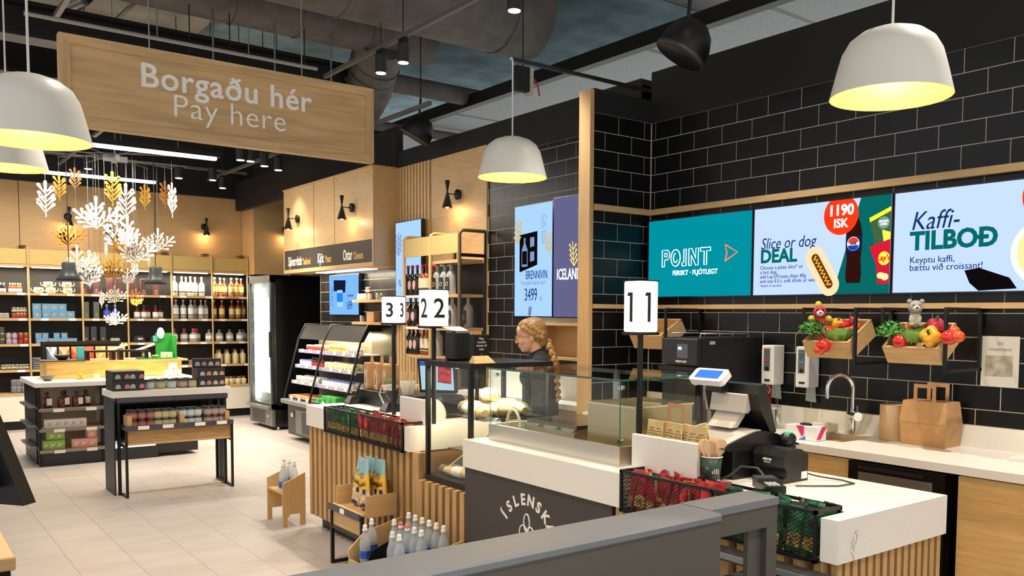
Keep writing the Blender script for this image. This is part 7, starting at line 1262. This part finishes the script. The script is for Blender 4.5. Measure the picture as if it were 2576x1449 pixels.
def reader2(px, py, lab, r=.3): 
    p = onz(px, py, ZT); p.x = min(p.x, 3.1); p.y = min(p.y, 6.1); t = thing('card_reader', lab, 'card reader', p); part('base', MB().loft([[(-.07, -.05, 0), (.07, -.05, 0), (.07, .05, 0), (-.07, .05, 0)], [(-.07, -.05, .012), (.07, -.05, .012), (.07, .05, .012), (-.07, .05, .012)], [(-.04, -.03, .06), (.05, -.03, .05), (.05, .03, .05), (-.04, .03, .06)]], smooth=False), POSB, t, True); part('arm', MB().cyl((0, 0, .05), (.05, 0, .16), .008), POSB, t, True); return t
reader2(868, 1010, 'black barcode reader base at the far end of the far counter'); reader2(985, 1035, 'small card reader lying beside the far till')
single('black_box', MB().bbox(2.84, 2.95, 4.98, 5.16, ZT, .985, .004), POSB, 'small black printer box next to the far white panel', 'printer')
hh = thing('handheld_scanner', 'grey handheld scanner standing on the far counter', 'scanner', onz(995, 1010, ZT)); hh.location = (2.83, 5.44, ZT); part('handle', MB().loft([[(-.02, -.015, 0), (.02, -.015, 0), (.02, .015, 0), (-.02, .015, 0)], [(-.018, -.015, .08), (.022, -.015, .08), (.022, .015, .08), (-.018, .015, .08)], [(-.045, -.022, .12), (.03, -.022, .12), (.03, .022, .12), (-.045, .022, .12)], [(-.04, -.02, .15), (.03, -.02, .15), (.03, .02, .15), (-.04, .02, .15)]]), CHAR, hh, True); part('light', MB().ell((-.01, 0, .152), (.015, .01, .006), 8, 6), emis('scan_green', (40, 220, 110), 1.5), hh, True); single('scanner_cable', MB().tube([(2.83, 5.47, .94), (2.82, 5.56, .97), (2.82, 5.62, 1.03), (2.83, 5.6, 1.09), (2.86, 5.5, 1.1)], .006, 6), mat('cable_pale', (206, 206, 200), .5), 'pale looping scanner cable on the far counter', 'cable')
kb = Proto(thing('bottle_carrier_box', 'x', 'gift box')); kid(part('box', MB().bbox(-.05, .05, -.05, .05, 0, .2, .002), KRAFT, kb.r, True)); kid(part('handle_flap', MB().prism([(-.05, .2), (.05, .2), (.035, .235), (.03, .26), (.012, .262), (.01, .245), (-.01, .245), (-.012, .262), (-.03, .26), (-.035, .235)], lambda u, v, w: Vector((w, u, v)), -.002, .002), KRAFT, kb.r, True)); kid(part('window', MB().box(-.052, -.05, -.03, .03, .03, .14), mat('window_pale', (214, 214, 218), .3), kb.r, True)); kid(part('mini_bottle', MB().box(-.0535, -.052, -.016, .012, .04, .1).box(-.0535, -.052, -.008, .004, .1, .13), mat('mini_red', (150, 50, 34), .3), kb.r, True)); kid(part('emblem', MB().box(-.0515, -.05, -.004, .004, .165, .185), INK, kb.r, True))
for k, px in enumerate((936, 961, 983)): p = onx(px, 930, 2.98); kb.put((2.98, p.y, 1.031), -.2, 'kraft bottle carrier box on the black platform, %s' % ('leftmost', 'middle one', 'rightmost')[k])
jx = thing('pickle_jar', 'large glass jar with red label on the black platform', 'jar', (2.94, 5.68, 1.031)); part('glass', MB().lathe([(0, 0), (.05, 0), (.055, .01), (.055, .08), (.04, .1), (.042, .12)], (2.94, 5.68, 1.031), 18), mat('jar_green', (150, 150, 100), .1, alpha=.6), jx); part('label', MB().lathe([(.0555, .02), (.0555, .06)], (2.94, 5.68, 1.031), 18), mat('label_redwhite', (226, 190, 180), .5), jx); part('contents', MB().lathe([(0, .06), (.05, .06), (.05, .095), (0, .1)], (2.94, 5.68, 1.031), 14), mat('olive_fill', (120, 112, 50), .6), jx)
sb2 = thing('stirrer_tub', 'clear plastic tub full of wooden stirrers', 'tub', (2.96, 5.46, 1.031)); part('tub', MB().lathe([(0, .002), (.04, 0), (.055, .1), (.056, .1), (.041, 0)], (2.96, 5.46, 1.031), 18), mat('tub_clear', (226, 226, 222), .1, alpha=.45), sb2)
stm = MB().box(-.003, .003, -.001, .001, 0, .16).mesh('stirrer'); stm.materials.append(SPO)
for k in range(16): an = k * 2.4; o = shared('wooden_stirrer', stm, (2.96 + .02 * math.cos(an), 5.46 + .02 * math.sin(an), 1.036)); o.rotation_euler = (-.22 * math.sin(an), .22 * math.cos(an), k); tag(o, 'wooden stirrer standing in the clear tub', 'stirrer', 'wooden stirrers in tub')
# character-free souvenir bottles at the deli end of the counter
for k, px in enumerate((888, 908)): p = onz(px, 1002, ZT); rc.put((min(p.x, 3.12), min(p.y, 6.05) - .1 * k, ZT + .001), 1.2, 'clear souvenir bottle at the deli end of the far counter, %s' % ('left', 'right')[k], None, .62)
# ------------------------------------------------------------------ kitchen beyond the pier
ob2 = thing('oak_wall_cubby', 'oak open wall cubby behind the cashier', 'wall cabinet', (4.37, 5.1, 1.25)); part('back', MB().box(4.47, 4.49, 4.73, 5.72, 1.25, 1.54), WY, ob2); part('top', MB().box(4.24, 4.47, 4.73, 5.72, 1.52, 1.54), WY, ob2); part('bottom', MB().box(4.24, 4.47, 4.73, 5.72, 1.25, 1.27), WY, ob2); part('side', MB().box(4.24, 4.47, 5.70, 5.72, 1.27, 1.52), WX, ob2)
wk2 = thing('back_counter', 'white stone worktop beyond the wooden post', 'worktop', (4.2, 5.6, 0)); part('slab', MB().box(4.13, 4.49, 4.73, 6.7, .88, .92), WHITE, wk2); part('cabinet', MB().box(4.15, 4.49, 4.73, 6.7, 0, .88), WCAB, wk2); part('upstand', MB().box(4.475, 4.49, 4.73, 6.7, .92, 1.1), WHITE, wk2)
# ------------------------------------------------------------------ cashier
Fd = Vector((-.786, .619, 0)); HC = dep(1334, 842, 6.45); rzp = math.atan2(Fd.y, Fd.x); PL = Vector((HC.x, HC.y, 0)) - Fd * .05
pe = thing('person', 'person in dark shirt with glasses and blonde braid behind the glass case', 'person', (PL.x, PL.y, 0), rzp); hz_ = HC.z
SKIN = mat('skin', (232, 184, 158), .5, noise=.03, nscale=20); HAIR = mat('blonde_hair', (172, 132, 82), .45, noise=.3, nscale=14, stretch=(2, 9, 9), bump=.5); SHIRT = mat('navy_shirt', (34, 36, 46), .8, noise=.08, nscale=20); TROU = mat('dark_trousers', (24, 24, 28), .85)
def limb(mb, pts, rs, n=12):
    P_ = [Vector(p) for p in pts]; q = []; rr = []
    for i in range(len(P_) - 1):
        for s in (0, .33, .66): q.append(P_[i].lerp(P_[i + 1], s)); rr.append(rs[i] + (rs[i + 1] - rs[i]) * s)
    q.append(P_[-1]); rr.append(rs[-1]); mb.tube(q, rr, n)
    for p, r in zip(P_, rs): mb.ell(p, (r, r, r), n, 8)
    return mb
T = Matrix.Rotation(math.radians(10), 3, 'Y'); hc = Vector((.05, 0, hz_ - .01))
def H3(x, y, z): return hc + T @ Vector((x, y, z)) * 1.07
sk_ = MB()
def E_(c, r): sk_.ell(H3(*c), [q * 1.07 for q in r], 20, 14, T)
E_((-.012, 0, .03), (.092, .072, .085)); E_((.02, 0, -.03), (.068, .058, .075)); E_((.035, 0, -.075), (.042, .04, .032)); E_((.062, 0, -.085), (.02, .022, .018)); E_((.045, 0, .045), (.045, .055, .05))
E_((.088, 0, -.012), (.012, .011, .022)); E_((.101, 0, -.026), (.012, .012, .010)); E_((.093, .009, -.028), (.007, .007, .006)); E_((.093, -.009, -.028), (.007, .007, .006)); E_((.08, 0, .02), (.014, .045, .010)); E_((.058, .04, -.025), (.026, .022, .024)); E_((.058, -.04, -.025), (.026, .022, .024)); E_((.082, 0, -.052), (.014, .022, .009)); E_((.078, 0, -.066), (.013, .02, .008))
for s in (-1, 1): E_((-.012, s * .071, -.01), (.016, .007, .026)); E_((-.005, s * .071, -.026), (.009, .006, .012))
sh_z = hz_ - .172
limb(sk_, [H3(-.02, 0, -.05), (-.01, 0, sh_z + .03), (-.03, 0, sh_z - .04)], [.05, .052, .07])
limb(sk_, [(-.03, 0, sh_z - .06), (-.02, 0, 1.05), (-.03, 0, .92)], [.11, .11, .12])
arm = {}
for s in (-1, 1):
    S_, E2, W2_ = (-.03, s * .17, sh_z - .05), (-.02, s * .22, sh_z - .33), (.10, s * .2, sh_z - .53); arm[s] = (S_, E2, W2_)
    limb(sk_, [S_, E2, W2_], [.045, .036, .026]); limb(sk_, [(-.03, s * .09, .9), (0, s * .1, .5), (-.03, s * .1, .08)], [.08, .055, .04]); sk_.ell((.05, s * .1, .045), (.12, .045, .045), 12, 8)
    w = Vector(W2_); sk_.ell(w + Vector((.035, 0, -.05)), (.03, .016, .048), 12, 8)
    for k in range(4): limb(sk_, [w + Vector((.015 + k * .016, 0, -.085)), w + Vector((.02 + k * .017, -s * .004, -.12 - (.008 if k in (1, 2) else 0))), w + Vector((.03 + k * .015, -s * .018, -.145 - (.01 if k in (1, 2) else 0)))], [.009, .0085, .007], 8)
    limb(sk_, [w + Vector((.055, -s * .006, -.03)), w + Vector((.08, -s * .02, -.06)), w + Vector((.085, -s * .025, -.085))], [.011, .0095, .008], 8)
bo = part('body', sk_, SKIN, pe, True); rm_ = bo.modifiers.new('join', 'REMESH'); rm_.mode = 'VOXEL'; rm_.voxel_size = .0045; rm_.use_smooth_shade = True; sm_ = bo.modifiers.new('soft', 'SMOOTH'); sm_.iterations = 4; sm_.factor = .5
sh = MB(); limb(sh, [(-.03, 0, sh_z - .0), (-.03, 0, sh_z - .12), (-.02, 0, 1.1), (-.03, 0, .88)], [.07, .135, .13, .14], 18)
for s in (-1, 1): limb(sh, [(-.03, s * .06, sh_z + .0), (-.03, s * .165, sh_z - .045), arm[s][1], Vector(arm[s][2]) + Vector((-.01, 0, .02))], [.06, .075, .055, .042], 14); sh.ell((.02, s * .07, sh_z - .14), (.11, .075, .1), 14, 10)
so = part('shirt', sh, SHIRT, pe, True); r2 = so.modifiers.new('join', 'REMESH'); r2.mode = 'VOXEL'; r2.voxel_size = .009; r2.use_smooth_shade = True; s2_ = so.modifiers.new('soft', 'SMOOTH'); s2_.iterations = 6
part('collar', MB().loft([[Vector((-.012, 0, sh_z + .02)) + Vector((r * math.cos(a) * 1.05, r * math.sin(a), z - .03 * math.cos(a))) for a in [2 * PI * i / 20 for i in range(1, 20)]] for r, z in ((.072, -.01), (.064, .03), (.06, .045), (.075, .03), (.088, -.005))], cap=False), SHIRT, so, True)
tr2 = MB()
for s in (-1, 1): limb(tr2, [(-.03, s * .085, .93), (0, s * .1, .5), (-.03, s * .1, .1)], [.1, .075, .06])
tr2.ell((-.03, 0, .93), (.13, .17, .12), 16, 10); to = part('trousers', tr2, TROU, pe, True); r3 = to.modifiers.new('join', 'REMESH'); r3.mode = 'VOXEL'; r3.voxel_size = .012; r3.use_smooth_shade = True
for s in (-1, 1): part('shoe', MB().ell((.05, s * .1, .05), (.135, .052, .05), 14, 10), BLK, pe, True)
ha2 = MB()
def Hh(c, r): ha2.ell(H3(*c), [q * 1.07 for q in r], 18, 12, T)
Hh((-.032, 0, .045), (.09, .082, .085)); Hh((.0, 0, .075), (.075, .07, .052)); Hh((-.06, 0, .0), (.06, .078, .07)); Hh((-.075, 0, -.05), (.035, .055, .05))
for s in (-1, 1):
    for k in range(6): f = k / 5; Hh((.035 - .11 * f, s * (.066 + .006 * math.sin(PI * f)), .06 - .085 * f), (.024, .016, .02)); Hh((.01 - .09 * f, s * (.062 + .012 * math.sin(PI * f)), .088 - .09 * f), (.022, .014, .018))
ho = part('hair', ha2, HAIR, pe, True); r4 = ho.modifiers.new('join', 'REMESH'); r4.mode = 'VOXEL'; r4.voxel_size = .005; r4.use_smooth_shade = True; s4_ = ho.modifiers.new('soft', 'SMOOTH'); s4_.iterations = 2
btail = MB(); base = [Vector(p) for p in ((-.09, .02, hz_ - .06), (-.115, .05, hz_ - .13), (-.14, .07, hz_ - .2), (-.15, .075, hz_ - .28), (-.155, .08, hz_ - .36), (-.16, .08, hz_ - .44), (-.165, .08, hz_ - .5))]
for i in range(len(base) - 1):
    for q in range(3):
        f = q / 3; c = base[i].lerp(base[i + 1], f); s = 1 if (i * 3 + q) % 2 else -1; r = .027 - .002 * i; btail.ell(c + Vector((s * .008, s * .008, 0)), (r * .85, r * .8, r * 1.45), 12, 8, Matrix.Rotation(s * .55, 3, 'X') @ Matrix.Rotation(-s * .3, 3, 'Y'))
br_ = part('braid', btail, HAIR, ho, True); q1 = br_.modifiers.new('join', 'REMESH'); q1.mode = 'VOXEL'; q1.voxel_size = .004; q1.use_smooth_shade = True; q2 = br_.modifiers.new('soft', 'SMOOTH'); q2.iterations = 2
gl_ = MB()
for s in (-1, 1):
    gl_.tube([H3(.1 + .002 * math.cos(a), s * .032 + .024 * math.cos(a), .0 + .02 * math.sin(a)) for a in [2 * PI * i / 20 for i in range(21)]], .0014, 6); gl_.tube([H3(.1, s * .057, .006), H3(.05, s * .072, .006), H3(-.01, s * .078, .004), H3(-.03, s * .075, -.01)], .0016, 6)
    part('eye', MB().ell(H3(.083, s * .031, .002), (.011, .012, .009), 12, 8), mat('eye_white', (236, 232, 228), .2), pe, True); part('iris', MB().ell(H3(.0925, s * .0315, .002), (.003, .0055, .0055), 10, 8), mat('iris_blue', (60, 80, 96), .2), pe, True); part('eyebrow', MB().tube([H3(.092, s * .018, .024), H3(.09, s * .032, .029), H3(.078, s * .05, .024)], .003, 6), mat('brow', (120, 88, 58), .7), pe, True); part('earring', MB().ell(H3(.0, s * .08, -.034), (.004, .004, .004), 8, 6), GOLDT, pe, True)
gl_.tube([H3(.101, -.01, .006), H3(.104, 0, .009), H3(.101, .01, .006)], .0014, 6); part('glasses', gl_, mat('gold_wire', (200, 160, 90), .25, metal=.8), pe, True)
part('lips', MB().ell(H3(.0935, 0, -.0525), (.006, .02, .005), 12, 8, T).ell(H3(.0885, 0, -.0655), (.006, .018, .0055), 12, 8, T), mat('lip', (196, 110, 104), .45), pe, True)
# ------------------------------------------------------------------ light of the track spots
for k, (x, y, z) in enumerate(HEADS):
    spot('track_light', (x, y, z - .01), (x, y, 0), (30 if x > 3.7 else 110) if y > 9 else 120, 88, (255, 247, 234), .7)
# track ends and heads added mostly out of view to light counter and queue
track('light_track', 3.545, -1.0, 2.55, 3.9, 'added unseen near end of the long lighting track over the counter')
track('light_track', 1.2, -1.0, 3.1, 3.9, 'added unseen near end of the left aisle lighting track')
for k, (x, y) in enumerate(((3.545, 1.6), (3.545, -.2), (1.2, 1.8), (1.2, 0.0), (3.545, 6.6))):
    hp.put((x, y, 3.9), 0, 'added black track spot above the %s' % ('near counter end', 'front of the counter', 'barrier', 'queue', 'far counter')[k], 'ceiling track spots'); spot('track_light', (x, y, 3.68), (x - .25 if x > 3 else x, y, 0), 150, 88, (255, 247, 234), .7)
